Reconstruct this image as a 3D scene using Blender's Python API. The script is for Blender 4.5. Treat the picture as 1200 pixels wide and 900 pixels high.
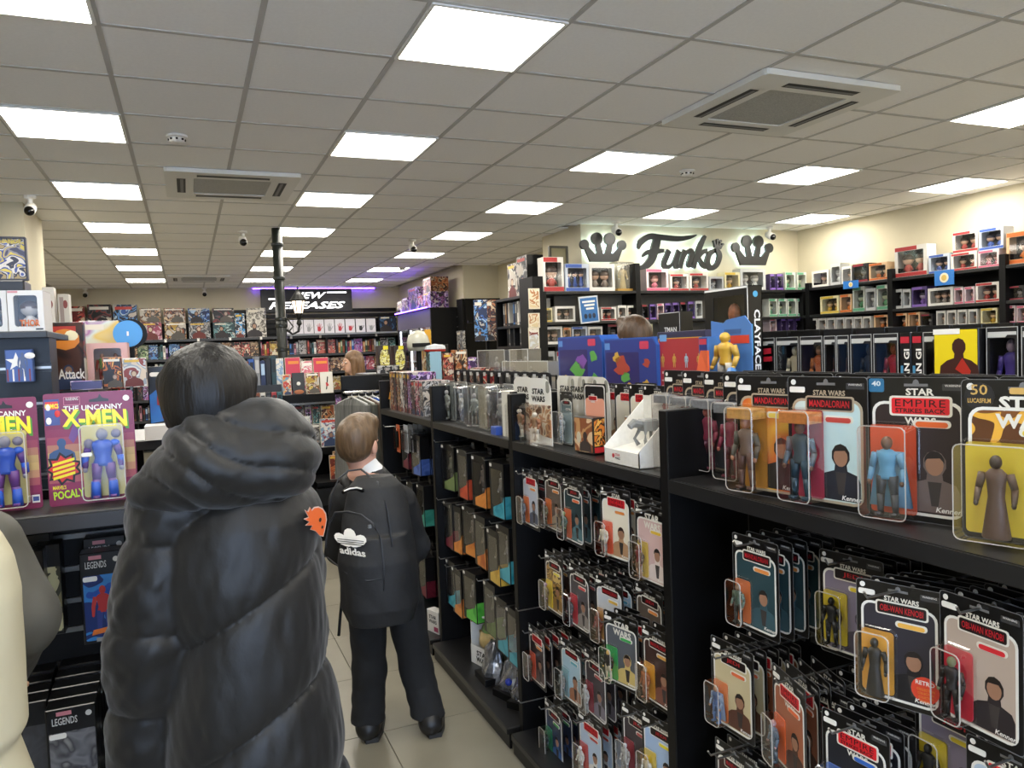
import bpy, math, random
import numpy as np
from mathutils import Matrix, Vector

for o in list(bpy.data.objects):
    bpy.data.objects.remove(o, do_unlink=True)
SC = bpy.context.scene
COL = SC.collection
PI = math.pi
RND = random.Random(11)

# ------------------------------------------------------------------ camera
FPX, CAM_H = 900.0, 1.62
def _n(v):
    v = np.array(v, float)
    return v / np.linalg.norm(v)
def _axes(vx, vy, slope):
    Y = _n([(vx - 600) / FPX, (450 - vy) / FPX, -1])
    a = Y[0] - slope * Y[1]
    b = (vx - 600) * Y[0] + (450 - vy) * Y[1] - FPX * Y[2]
    t = -b / a
    X = _n([vx - 600 + t, 450 - vy - slope * t, -FPX])
    return np.array([X, Y, np.cross(X, Y)])
AX = _axes(220, 423, -0.038)      # vanishing point of the aisle, tilt of the horizon
cam = bpy.data.cameras.new('camera')
cam.sensor_width = 36.0
cam.lens = 27.0
cam.clip_start = 0.05
camo = bpy.data.objects.new('camera', cam)
COL.objects.link(camo)
mw = Matrix([list(map(float, r)) + [0.0] for r in AX] + [[0, 0, 0, 1]])
mw.translation = (0, 0, CAM_H)
camo.matrix_world = mw
SC.camera = camo
def _ray(px, py): return AX @ np.array([(px - 600) / FPX, (450 - py) / FPX, -1.0])
def onZ(px, py, z):
    d = _ray(px, py); t = (z - CAM_H) / d[2]; return Vector((t * d[0], t * d[1], z))
def onX(px, py, x):
    d = _ray(px, py); t = x / d[0]; return Vector((x, t * d[1], CAM_H + t * d[2]))
def onY(px, py, y):
    d = _ray(px, py); t = y / d[1]; return Vector((t * d[0], y, CAM_H + t * d[2]))

# ------------------------------------------------------------------ world, exposure
w = bpy.data.worlds.new('world')
SC.world = w
w.use_nodes = True
w.node_tree.nodes['Background'].inputs[0].default_value = (0.5, 0.66, 0.95, 1)
w.node_tree.nodes['Background'].inputs[1].default_value = 4.5
SC.view_settings.view_transform = 'Standard'
SC.view_settings.look = 'None'
SC.view_settings.exposure = 1.3
SC.view_settings.gamma = 1.0
SC.view_settings.use_curve_mapping = False
PANEL_STRENGTH = 9.0

# ------------------------------------------------------------------ materials
def lin(c):
    if isinstance(c, str):
        c = c.lstrip('#')
        if len(c) == 3: c = ''.join(q * 2 for q in c)
        c = tuple(int(c[i:i + 2], 16) / 255 for i in (0, 2, 4))
    return tuple((x / 12.92 if x <= 0.04045 else ((x + 0.055) / 1.055) ** 2.4) for x in c) + (1.0,)
_M = {}
def mat(col, rough=0.5, metal=0.0, spec=0.5, emit=None, es=0.0, noise=0.0, nscale=20.0, bump=0.0, sheen=0.0, stretch=None):
    key = (col, rough, metal, spec, emit, es, noise, nscale, bump, sheen, stretch)
    if key in _M: return _M[key]
    m = bpy.data.materials.new('mat_' + str(len(_M)))
    m.use_nodes = True
    nt = m.node_tree
    p = nt.nodes['Principled BSDF']
    c = lin(col)
    p.inputs['Base Color'].default_value = c
    p.inputs['Roughness'].default_value = rough
    p.inputs['Metallic'].default_value = metal
    p.inputs['Specular IOR Level'].default_value = spec
    if sheen: p.inputs['Sheen Weight'].default_value = sheen
    if emit:
        p.inputs['Emission Color'].default_value = lin(emit)
        p.inputs['Emission Strength'].default_value = es
    if noise or bump:
        tc = nt.nodes.new('ShaderNodeTexCoord')
        n = nt.nodes.new('ShaderNodeTexNoise')
        n.inputs['Scale'].default_value = nscale
        n.inputs['Detail'].default_value = 4
        src = tc.outputs['Object']
        if stretch:
            mp = nt.nodes.new('ShaderNodeMapping')
            mp.inputs['Scale'].default_value = stretch
            nt.links.new(src, mp.inputs[0]); src = mp.outputs[0]
        nt.links.new(src, n.inputs['Vector'])
        if noise:
            r = nt.nodes.new('ShaderNodeValToRGB')
            r.color_ramp.elements[0].position = 0.3
            r.color_ramp.elements[1].position = 0.7
            r.color_ramp.elements[0].color = tuple(x * (1 - noise) for x in c[:3]) + (1,)
            r.color_ramp.elements[1].color = tuple(min(1, x * (1 + noise)) for x in c[:3]) + (1,)
            nt.links.new(n.outputs['Fac'], r.inputs[0])
            nt.links.new(r.outputs[0], p.inputs['Base Color'])
        if bump:
            b = nt.nodes.new('ShaderNodeBump')
            b.inputs['Strength'].default_value = bump
            b.inputs['Distance'].default_value = 0.01
            nt.links.new(n.outputs['Fac'], b.inputs['Height'])
            nt.links.new(b.outputs[0], p.inputs['Normal'])
    _M[key] = m
    return m
def art(cols, scale=14.0, rough=0.35, sharp=True, cells=False):
    """printed picture: patches of the given colours, different on every object"""
    key = ('art', tuple(cols), scale, rough, sharp, cells)
    if key in _M: return _M[key]
    m = bpy.data.materials.new('print_' + str(len(_M)))
    m.use_nodes = True
    nt = m.node_tree
    p = nt.nodes['Principled BSDF']
    p.inputs['Roughness'].default_value = rough
    tc = nt.nodes.new('ShaderNodeTexCoord')
    oi = nt.nodes.new('ShaderNodeObjectInfo')
    mul = nt.nodes.new('ShaderNodeMath'); mul.operation = 'MULTIPLY'; mul.inputs[1].default_value = 57.0
    nt.links.new(oi.outputs['Random'], mul.inputs[0])
    ad = nt.nodes.new('ShaderNodeVectorMath'); ad.operation = 'ADD'
    nt.links.new(tc.outputs['Object'], ad.inputs[0])
    nt.links.new(mul.outputs[0], ad.inputs[1])
    n = nt.nodes.new('ShaderNodeTexNoise')
    n.inputs['Scale'].default_value = scale
    n.inputs['Detail'].default_value = 1.5
    n.inputs['Distortion'].default_value = 1.2
    nt.links.new(ad.outputs[0], n.inputs['Vector'])
    fac = n.outputs['Fac']
    if cells:
        v = nt.nodes.new('ShaderNodeTexVoronoi')
        v.inputs['Scale'].default_value = scale * 1.6
        nt.links.new(ad.outputs[0], v.inputs['Vector'])
        sp = nt.nodes.new('ShaderNodeSeparateColor')
        nt.links.new(v.outputs['Color'], sp.inputs[0])
        mx = nt.nodes.new('ShaderNodeMath'); mx.operation = 'MULTIPLY_ADD'
        mx.inputs[1].default_value = 0.3; 
        sb = nt.nodes.new('ShaderNodeMath'); sb.operation = 'MULTIPLY_ADD'
        sb.inputs[1].default_value = 0.8; sb.inputs[2].default_value = -0.05
        nt.links.new(n.outputs['Fac'], sb.inputs[0])
        nt.links.new(sp.outputs[0], mx.inputs[0]); nt.links.new(sb.outputs[0], mx.inputs[2])
        fac = mx.outputs[0]
    r = nt.nodes.new('ShaderNodeValToRGB')
    cr = r.color_ramp
    k = len(cols)
    cr.interpolation = 'CONSTANT' if sharp else 'LINEAR'
    lo, hi = 0.32, 0.68
    while len(cr.elements) < k: cr.elements.new(0.5)
    for i, c in enumerate(cols):
        cr.elements[i].position = lo + (hi - lo) * (i / max(1, k - 1 if not sharp else k)) if i else 0.0
        cr.elements[i].color = lin(c)
    nt.links.new(fac, r.inputs[0])
    nt.links.new(r.outputs[0], p.inputs['Base Color'])
    _M[key] = m
    return m
def plastic_clear(name, tint=(1, 1, 1), gloss=0.05, rough=0.06):
    key = ('clear', name)
    if key in _M: return _M[key]
    m = bpy.data.materials.new(name)
    m.use_nodes = True
    nt = m.node_tree
    nt.nodes.remove(nt.nodes['Principled BSDF'])
    tr = nt.nodes.new('ShaderNodeBsdfTransparent'); tr.inputs[0].default_value = tint + (1,)
    gl = nt.nodes.new('ShaderNodeBsdfGlossy'); gl.inputs['Roughness'].default_value = rough
    lw = nt.nodes.new('ShaderNodeLayerWeight'); lw.inputs[0].default_value = 0.35
    ma = nt.nodes.new('ShaderNodeMath'); ma.operation = 'MULTIPLY_ADD'
    ma.inputs[1].default_value = 0.42; ma.inputs[2].default_value = gloss
    mx = nt.nodes.new('ShaderNodeMixShader')
    nt.links.new(lw.outputs['Facing'], ma.inputs[0])
    nt.links.new(ma.outputs[0], mx.inputs[0])
    nt.links.new(tr.outputs[0], mx.inputs[1]); nt.links.new(gl.outputs[0], mx.inputs[2])
    nt.links.new(mx.outputs[0], nt.nodes['Material Output'].inputs['Surface'])
    _M[key] = m
    return m
CLEAR = plastic_clear('clear_plastic')
CLEARW = plastic_clear('clear_window', gloss=0.02)
BLACK = mat('#0b0b0c', 0.42, spec=0.25, noise=0.1)
BLACKM = mat('#09090a', 0.5, spec=0.25)
CARD = mat('#0d0d0e', 0.3)
WHITE = mat('#e8e6e0', 0.45)
STEEL = mat('#8f8f8c', 0.3, metal=0.9)
CHROME = mat('#c8c8c8', 0.18, metal=1.0)
SKIN = mat('#c69a82', 0.55)

# ------------------------------------------------------------------ mesh builder
_TX = {}
def text2d(s, shear=0.0, off=0.0, spacing=1.0, res=2):
    key = (s, shear, off, spacing, res)
    if key in _TX: return _TX[key]
    cu = bpy.data.curves.new('t', 'FONT')
    cu.body = s; cu.size = 1.0; cu.resolution_u = res
    cu.shear = shear; cu.offset = off; cu.space_character = spacing
    cu.space_line = 0.8
    cu.align_x = 'CENTER'
    ob = bpy.data.objects.new('t', cu)
    COL.objects.link(ob)
    dg = bpy.context.evaluated_depsgraph_get()
    me = bpy.data.meshes.new_from_object(ob.evaluated_get(dg))
    vs = [(v.co.x, v.co.y) for v in me.vertices]
    fs = [tuple(p.vertices) for p in me.polygons]
    bpy.data.objects.remove(ob, do_unlink=True)
    bpy.data.curves.remove(cu)
    bpy.data.meshes.remove(me)
    xs = [v[0] for v in vs]; ys = [v[1] for v in vs]
    x0, x1, y0, y1 = min(xs), max(xs), min(ys), max(ys)
    vs = [((x - x0) / (x1 - x0) - 0.5, (y - y0) / (y1 - y0) - 0.5) for x, y in vs]
    _TX[key] = (vs, fs)
    return _TX[key]
def rrect(x0, z0, x1, z1, r, n=4):
    pts = []
    for cx, cz, a0 in ((x1 - r, z0 + r, -PI / 2), (x1 - r, z1 - r, 0), (x0 + r, z1 - r, PI / 2), (x0 + r, z0 + r, PI)):
        for i in range(n + 1):
            a = a0 + i * PI / 2 / n
            pts.append((cx + r * math.cos(a), cz + r * math.sin(a)))
    return pts
def circ(cx, cz, r, n=16, rz=None):
    rz = rz or r
    return [(cx + r * math.cos(2 * PI * i / n), cz + rz * math.sin(2 * PI * i / n)) for i in range(n)]
class MB:
    """collects geometry; things face -Y, x is to the viewer's right, z is up"""
    def __init__(s): s.v, s.f, s.m = [], [], []
    def _add(s, vs, fs, m):
        o = len(s.v)
        s.v += [tuple(map(float, v)) for v in vs]
        s.f += [tuple(i + o for i in f) for f in fs]
        s.m += [m] * len(fs)
        return s
    def box(s, x0, y0, z0, x1, y1, z1, m=0):
        x0, x1 = sorted((x0, x1)); y0, y1 = sorted((y0, y1)); z0, z1 = sorted((z0, z1))
        v = [(x0, y0, z0), (x1, y0, z0), (x1, y1, z0), (x0, y1, z0), (x0, y0, z1), (x1, y0, z1), (x1, y1, z1), (x0, y1, z1)]
        return s._add(v, [(0, 3, 2, 1), (4, 5, 6, 7), (0, 1, 5, 4), (1, 2, 6, 5), (2, 3, 7, 6), (3, 0, 4, 7)], m)
    def cbox(s, x0, y0, z0, x1, y1, z1, c, m=0):
        """box with its four vertical and top edges cut"""
        r0 = [(x0 + c, y0), (x1 - c, y0), (x1, y0 + c), (x1, y1 - c), (x1 - c, y1), (x0 + c, y1), (x0, y1 - c), (x0, y0 + c)]
        r1 = [(min(max(x, x0 + c), x1 - c), min(max(y, y0 + c), y1 - c)) for x, y in r0]
        return s.loft([[(x, y, z0) for x, y in r0], [(x, y, z1 - c) for x, y in r0], [(x, y, z1) for x, y in r1]], m)
    def plate(s, pts, y, m=0): return s._add([(x, y, z) for x, z in pts], [tuple(range(len(pts)))], m)
    def quad(s, a, b, c, d, m=0): return s._add([a, b, c, d], [(0, 1, 2, 3)], m)
    def prism(s, pts, y0, y1, m=0, ms=None):
        n = len(pts)
        v = [(x, y0, z) for x, z in pts] + [(x, y1, z) for x, z in pts]
        s._add(v, [tuple(range(n)), tuple(range(2 * n - 1, n - 1, -1))], m)
        o = len(s.v) - 2 * n
        s.f += [(o + i, o + n + i, o + n + (i + 1) % n, o + (i + 1) % n) for i in range(n)]
        s.m += [m if ms is None else ms] * n
        return s
    def ring(s, po, pi, y0, y1, m=0):
        n = len(po)
        v = [(x, y0, z) for x, z in po] + [(x, y0, z) for x, z in pi] + [(x, y1, z) for x, z in po] + [(x, y1, z) for x, z in pi]
        fs = []
        for i in range(n):
            j = (i + 1) % n
            fs += [(i, j, n + j, n + i), (i, 2 * n + i, 2 * n + j, j), (n + i, n + j, 3 * n + j, 3 * n + i)]
        return s._add(v, fs, m)
    def loft(s, rings, m=0, cap=True):
        n = len(rings[0]); v = []; fs = []
        for r in rings: v += list(r)
        for k in range(len(rings) - 1):
            for i in range(n):
                j = (i + 1) % n
                fs.append((k * n + i, k * n + j, (k + 1) * n + j, (k + 1) * n + i))
        if cap:
            fs.append(tuple(range(n - 1, -1, -1)))
            fs.append(tuple((len(rings) - 1) * n + i for i in range(n)))
        return s._add(v, fs, m)
    def tube(s, path, r, n=6, m=0):
        rings = []
        P = [Vector(p) for p in path]
        rr = r if isinstance(r, (list, tuple)) else [r] * len(P)
        for i, p in enumerate(P):
            d = (P[min(i + 1, len(P) - 1)] - P[max(i - 1, 0)]).normalized()
            a = d.cross(Vector((0, 0, 1)) if abs(d.z) < 0.9 else Vector((0, 1, 0))).normalized()
            b = d.cross(a)
            rings.append([tuple(p + rr[i] * (a * math.cos(2 * PI * k / n) + b * math.sin(2 * PI * k / n))) for k in range(n)])
        return s.loft(rings, m)
    def lathe(s, prof, c=(0, 0, 0), n=16, m=0, sx=1, sy=1):
        return s.loft([[(c[0] + sx * r * math.cos(2 * PI * k / n), c[1] + sy * r * math.sin(2 * PI * k / n), c[2] + z) for k in range(n)] for r, z in prof], m)
    def ell(s, c, rx, ry, rz, n=10, k=6, m=0):
        prof = [(max(1e-4, math.sin(PI * i / k)), -math.cos(PI * i / k)) for i in range(k + 1)]
        return s.loft([[(c[0] + rx * r * math.cos(2 * PI * j / n), c[1] + ry * r * math.sin(2 * PI * j / n), c[2] + rz * z) for j in range(n)] for r, z in prof], m)
    def text(s, t, cx, cz, w_, h_, y, m=0, shear=0.0, off=0.0, rot=0.0, spacing=1.0, res=2, depth=0.0):
        vs, fs = text2d(t, shear, off, spacing, res)
        c, n_ = math.cos(rot), math.sin(rot)
        P = [(x * w_, z * h_) for x, z in vs]
        s._add([(cx + c * x - n_ * z, y, cz + n_ * x + c * z) for x, z in P], fs, m)
        if depth:
            o = len(s.v) - len(vs)
            cnt = {}
            for f in fs:
                for i in range(len(f)):
                    a, b = f[i], f[(i + 1) % len(f)]
                    cnt[(a, b)] = 1
            b0 = len(s.v)
            s.v += [(x, y + depth, z) for x, _, z in s.v[o:o + len(vs)]]
            for a, b in list(cnt):
                if (b, a) not in cnt:
                    s.f.append((o + a, b0 + a, b0 + b, o + b)); s.m.append(m)
        return s
    def mesh(s, name, mats, smooth=False):
        me = bpy.data.meshes.new(name)
        me.from_pydata(s.v, [], s.f)
        for a in mats: me.materials.append(a)
        if len(mats) > 1: me.polygons.foreach_set('material_index', s.m)
        if smooth: me.polygons.foreach_set('use_smooth', [True] * len(s.f))
        me.update()
        return me

# ------------------------------------------------------------------ things
def tag(o, label=None, cat=None, group=None, kind=None):
    if label: o['label'] = label
    if cat: o['category'] = cat
    if group: o['group'] = group
    if kind: o['kind'] = kind
    return o
def link(name, me, parent=None, loc=None, rz=None):
    o = bpy.data.objects.new(name, me)
    COL.objects.link(o)
    if parent is not None: o.parent = parent
    if loc is not None: o.location = loc
    if rz is not None: o.rotation_euler[2] = rz
    return o
def obj(name, mb, mats, parent=None, loc=None, rz=None, smooth=False, label=None):
    if not isinstance(mats, (list, tuple)): mats = [mats]
    o = link(name, mb.mesh(name, mats, smooth), parent, loc, rz)
    if label: o['label'] = label
    return o
def thing(name, label, cat, loc=(0, 0, 0), rz=0.0, group=None, rx=0.0, ry=0.0):
    o = bpy.data.objects.new(name, None)
    o.empty_display_size = 0.05
    COL.objects.link(o)
    o.location = loc
    o.rotation_euler = (rx, ry, rz)
    return tag(o, label, cat, group)
def struct(name, mb, mats, label):
    o = obj(name, mb, mats)
    return tag(o, label, None, None, 'structure')
class Proto:
    """parts of one kind of thing, shared by its copies"""
    def __init__(s): s.parts = []
    def add(s, name, mb, mats, parent=None, smooth=False, label=None):
        if not isinstance(mats, (list, tuple)): mats = [mats]
        s.parts.append((name, mb.mesh(name, mats, smooth), parent, label))
        return len(s.parts) - 1
    def place(s, name, label, cat, loc, rz=0.0, group=None, rx=0.0, ry=0.0, only=None):
        if len(s.parts) == 1:
            o = link(name, s.parts[0][1]); o.location = loc; o.rotation_euler = (rx, ry, rz)
            return tag(o, label, cat, group)
        t = thing(name, label, cat, loc, rz, group, rx, ry)
        made = {}
        for i, (n, me, pa, lb) in enumerate(s.parts):
            if only and n not in only: continue
            made[i] = link(n, me, made.get(pa, t))
            if lb: made[i]['label'] = lb
        return t
FACE_L = -PI / 2     # front turned to -X
# ------------------------------------------------------------------ room shell
ZC = 2.973
XL, XR, YB, YF = -2.6, 7.19, 15.6, -3.2      # left, right, far end, street end
WALLM = mat('#d0c7ad', 0.8, noise=0.03, nscale=3)
def slab(name, label, x0, y0, x1, y1, z0=0.0, z1=ZC + .12, m=None):
    return struct(name, MB().box(x0, y0, z0, x1, y1, z1), m or WALLM, label)
slab('wall_left', 'plain cream wall on the left side of the shop', XL - .1, YF, XL, YB)
slab('wall_back', 'plain cream wall at the far end above the book shelves', XL, YB, 4.1, YB + .1)
slab('wall_right', 'cream wall above the shelves of window boxes', XR, YF, XR + .1, 7.6)
slab('wall_display', 'cream wall carrying the backlit black crown sign', 4.09, 7.6, XR, 8.6)
slab('wall_recess', 'cream wall section between far cabinet and display wall', 4.7, 8.6, 4.8, 11.6)
slab('wall_corner', 'cream wall block beside the purple lit cabinet', 4.1, 11.6, 4.8, YB)
# street end with a shop window
mb = MB()
mb.box(XL - .1, YF - .1, 0, -2.2, YF, ZC + .12); mb.box(1.6, YF - .1, 0, XR + .1, YF, ZC + .12)
mb.box(-2.2, YF - .1, 0, 1.6, YF, .5); mb.box(-2.2, YF - .1, 2.6, 1.6, YF, ZC + .12)
struct('wall_front', mb, WALLM, 'street wall of the shop around the big window')
wn = struct('window_1', MB().box(-2.2, YF - .06, .5, 1.6, YF - .05, 2.6), plastic_clear('shop_glass', gloss=.04), 'large clear shop window towards the street')
mb = MB()
for a in (-2.2, -.33, 1.54): mb.box(a, YF - .08, .5, a + .06, YF - .02, 2.6)
mb.box(-2.2, YF - .08, .5, 1.6, YF - .02, .56); mb.box(-2.2, YF - .08, 2.54, 1.6, YF - .02, 2.6)
obj('window_frame', mb, BLACKM, wn)
# pillar
slab('wall_pillar', 'square cream pillar behind the framed picture', -1.85, 7.42, -1.18, 8.3)
# floor with large tiles
fl = struct('floor', MB().box(XL, YF, -.1, XR, YB, -.004), mat('#55524a', .8), 'beige grey tiled shop floor')
FT = mat('#827d6e', 0.32, noise=0.07, nscale=5, bump=0.03)
tile = MB().cbox(-.2985, -.2985, -.012, .2985, .2985, 0, .0015).mesh('floor_tile', [FT])
for i in range(-5, 1):
    for j in range(-5, 20):
        x, y = .69 + .3 + .6 * i, 3.21 + .3 + .6 * j
        if y < YB - .3 and x > XL + .3: link('floor_tile', tile, fl, (x, y, 0))
for i in range(1, 10):
    for j in range(-5, 7):
        x, y = .69 + .3 + .6 * i, 3.21 + .3 + .6 * j
        if x < XR - .3 and y < 7.3: link('floor_tile', tile, fl, (x, y, 0))
# ceiling: slab, grid of bars, tiles
ce = struct('ceiling', MB().box(XL, YF, ZC + .02, XR, YB, ZC + .12), mat('#8f8d88', .9), 'white suspended tile ceiling')
GX = [.94 + .6 * i for i in range(-6, 11)]
GY = [2.89 + .6 * j for j in range(-10, 22)]
mb = MB()
for x in GX: mb.box(x - .012, YF, ZC - .005, x + .012, YB, ZC)
for y in GY:
    mb.box(XL, y - .012, ZC - .0045, XR, y + .012, ZC)
obj('ceiling_grid', mb, mat('#bcbab6', .45), ce)
LIGHTX = [-.56, 1.24, 3.04, 4.84, 6.64]
LIGHTY = [3.19 + 1.8 * j for j in range(-3, 7)]
ACS = [(3.19, 3.53), (.38, 6.33), (.24, 13.57)]
CT = mat('#f6f5f2', .9, noise=.02, nscale=60)
ct = MB().box(-.288, -.288, 0, .288, .288, .014).mesh('ceiling_tile', [CT])
cells = []
for x in GX[:-1]:
    for y in GY[:-1]:
        cx, cy = x + .3, y + .3
        if cx - .3 < XL or cy + .3 > YB + .2 or cy - .3 < YF: continue
        if cx > 4.1 and cy > 7.9: continue
        if any(abs(cx - a) < .1 for a in LIGHTX) and any(abs(cy - b) < .1 for b in LIGHTY) and not (cx > 2.9 and cx < 3.2 and abs(cy - 3.19) < .1): continue
        d = (Vector((cx, cy, ZC)) - Vector((0, 0, CAM_H)))
        q = AX.T @ np.array(d)
        vis = q[2] < 0 and abs(600 + FPX * q[0] / -q[2] - 600) < 700 and 450 - FPX * q[1] / -q[2] > -110
        cells.append((not vis, d.length, cx, cy))
cells.sort()
far = MB()
for k, (nv, dd, cx, cy) in enumerate(cells):
    if k < 290: link('ceiling_tile', ct, ce, (cx, cy, ZC - .001))
    else: far.box(cx - .288, cy - .288, ZC - .001, cx + .288, cy + .288, ZC + .013)
far.box(6.952, YF, ZC - .001, XR, 7.6, ZC + .013); far.box(XL, 15.502, ZC - .001, 4.1, YB, ZC + .013); far.box(3.95, 7.9, ZC - .001, 4.8, 11.6, ZC + .013)
tag(obj('ceiling_tile_field', far, CT, ce), kind='stuff')
# light panels
P = Proto()
P.add('frame', MB().ring(rrect(-.297, -.297, .297, .297, .004, 1), rrect(-.282, -.282, .282, .282, .004, 1), 0, .012), mat('#f2f2ee', .5))
P.add('diffuser', MB().plate(rrect(-.283, -.283, .283, .283, .004, 1), .004), mat('#ffffff', .5, emit='#fff9ec', es=PANEL_STRENGTH))
for x in LIGHTX:
    cl = {0: 'running towards the cream pillar', 2: 'running towards the lettered sign', 4: 'over the black gondola', 5: 'ending at the script sign', 7: 'beside the right wall'}[int(x + 1)]
    for y in LIGHTY:
        if x > 4 and y > 7.5: continue
        if abs(x - 3.04) < .1 and abs(y - 3.19) < .1: continue
        P.place('ceiling_light', f'square white ceiling light panel in the row {cl}', 'ceiling light', (x, y, ZC - .012), 0, f'ceiling light panels {cl}', rx=PI / 2)
# air conditioning cassettes
AP = Proto()
mb = MB()
mb.ring(rrect(-.465, -.465, .465, .465, .02, 2), rrect(-.27, -.27, .27, .27, .01, 2), 0, .03)
AP.add('panel', mb, mat('#e4e4df', .4))
AP.add('intake_grille', MB().box(-.268, .006, -.268, .268, .03, .268), mat('#a9aaa6', .5, noise=.2, nscale=120))
for a in range(4):
    m_ = MB(); l_ = MB()
    ca, sa = math.cos(a * PI / 2), math.sin(a * PI / 2)
    def rp(x, z): return (ca * x - sa * z, sa * x + ca * z)
    m_.plate([rp(*p) for p in ((-.25, -.385), (.25, -.385), (.25, -.325), (-.25, -.325))], -.001)
    l_.plate([rp(*p) for p in ((-.24, -.362), (.24, -.362), (.24, -.34), (-.24, -.34))], -.004)
    s_ = AP.add('air_slot', m_, mat('#3a3b3c', .6))
    AP.add('louvre', l_, mat('#7e7f80', .5), s_)
for (x, y), lb in zip(ACS, ('square cassette air conditioner in the ceiling above the carded figures', 'square cassette air conditioner beside a smoke detector', 'square cassette air conditioner close to the far wall')):
    AP.place('air_conditioner', lb, 'air conditioner', (x, y, ZC - .035), 0, rx=PI / 2)
SP = Proto()
SP.add('base', MB().lathe([(.06, 0), (.06, -.012), (.05, -.016)], n=20), WHITE)
SP.add('sensor_head', MB().lathe([(.045, -.016), (.043, -.034), (.03, -.042), (.012, -.044)], n=20), WHITE, smooth=True)
sl = MB()
for k in range(8):
    a = k * PI / 4
    sl.box(.0445 * math.cos(a) - .006, .0445 * math.sin(a) - .006, -.032, .0445 * math.cos(a) + .006, .0445 * math.sin(a) + .006, -.022)
SP.add('slot', sl, BLACKM)
for (x, y), lb in zip(((.01, 5.05), (3.70, 5.08), (3.2, 11.9)), ('small white smoke detector by the left cassette air conditioner', 'small white smoke detector between light panels over the display aisle', 'small white smoke detector near the purple lit cabinet')):
    SP.place('smoke_detector', lb, 'smoke detector', (x, y, ZC - .005))
CP = Proto()
CP.add('mount', MB().lathe([(.045, 0), (.045, -.02), (.02, -.03), (.02, -.07)], n=14), WHITE)
i_ = CP.add('camera_body', MB().tube([(0, .05, -.075), (0, .03, -.085), (0, -.05, -.125)], [.03, .042, .042], 14), WHITE, smooth=True)
CP.add('lens_dome', MB().ell((0, -.055, -.128), .038, .032, .038, 12, 8), mat('#0b0b0c', .1), i_, smooth=True)
for (x, y), lb in zip(((-1.08, 7.1), (.603, 8.61), (2.544, 8.957), (4.394, 7.35), (6.55, 7.38), (-1.6, 15.45), (.353, 15.45)),
        ('white security camera beside the cream pillar', 'white security camera behind the left air conditioner', 'white security camera over the middle aisle', 'white security camera above the first crown sign', 'white security camera above the crown at the wall corner', 'security camera on far wall left of the shelves', 'security camera on far wall above the boxed sets')):
    CP.place('security_camera', lb, 'camera', (x, y, ZC - .005))
# ------------------------------------------------------------------ product kit
def figure_mb(h=.095, robe=False, cape=False, lean=0.0):
    """plain toy figure, slots: 0 skin/head 1 torso 2 legs 3 arms"""
    b = MB()
    def seg(a, c, ra, rc, m, n=7):
        b.tube([tuple(h * q for q in a), tuple(h * (p + q) / 2 for p, q in zip(a, c)), tuple(h * q for q in c)], [h * ra, h * (ra * .55 + rc * .5), h * rc], n, m)
    if robe:
        b.lathe([(h * r, h * z) for r, z in ((.15, 0), (.16, .02), (.12, .3), (.09, .5), (.105, .68), (.125, .77), (.07, .83), (.03, .85))], n=10, m=1, sy=.7)
    else:
        for s in (-1, 1):
            seg((s * .07, 0, .5), (s * .085, .0, .27), .065, .05, 2)
            seg((s * .085, 0, .27), (s * .095, .01, .03), .05, .036, 2)
            b.box(h * (s * .095 - .035), -h * .085, 0, h * (s * .095 + .035), h * .035, h * .04, 2)
        b.lathe([(h * r, h * z) for r, z in ((.105, .46), (.115, .5), (.09, .58), (.115, .7), (.135, .78), (.08, .825), (.04, .84))], n=10, m=1, sy=.62)
    for s in (-1, 1):
        seg((s * .145, 0, .78), (s * .19, .015, .6), .048, .04, 3)
        seg((s * .19, .015, .6), (s * .2, -.05, .44), .04, .03, 3)
        b.ell((h * s * .2, -h * .06, h * .42), h * .03, h * .03, h * .04, 6, 4, 0)
    b.ell((0, -h * .005, h * .915), h * .068, h * .075, h * .085, 9, 7, 0)
    b.tube([(0, 0, h * .82), (0, 0, h * .87)], h * .04, 6, 0)
    if cape:
        b.loft([[(h * x, h * y, h * z) for x, y in ((-.15 - k, .05), (.15 + k, .05), (.17 + k, .09), (-.17 - k, .09))] for z, k in ((.1, .1), (.45, .05), (.8, 0))], 3)
    return b
_FIG = {}
def figure(h, cols, robe=False, cape=False):
    k = (h, robe, cape)
    if k not in _FIG: _FIG[k] = figure_mb(h, robe, cape)
    return _FIG[k], [mat(c, .45) for c in cols]
def bust(x, z, s):
    """plain head and shoulders outline"""
    pts = [(-.5, 0), (.5, 0), (.46, .32), (.3, .44), (.12, .5), (.11, .58)]
    pts += [(.17 * math.cos(a), .75 + .2 * math.sin(a)) for a in [(-.9 + i * (PI + 1.8) / 8) for i in range(9)]]
    pts += [(-.11, .58), (-.12, .5), (-.3, .44), (-.46, .32)]
    return [(x + s * a, z + s * c) for a, c in pts]
LOGO = {}
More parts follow.
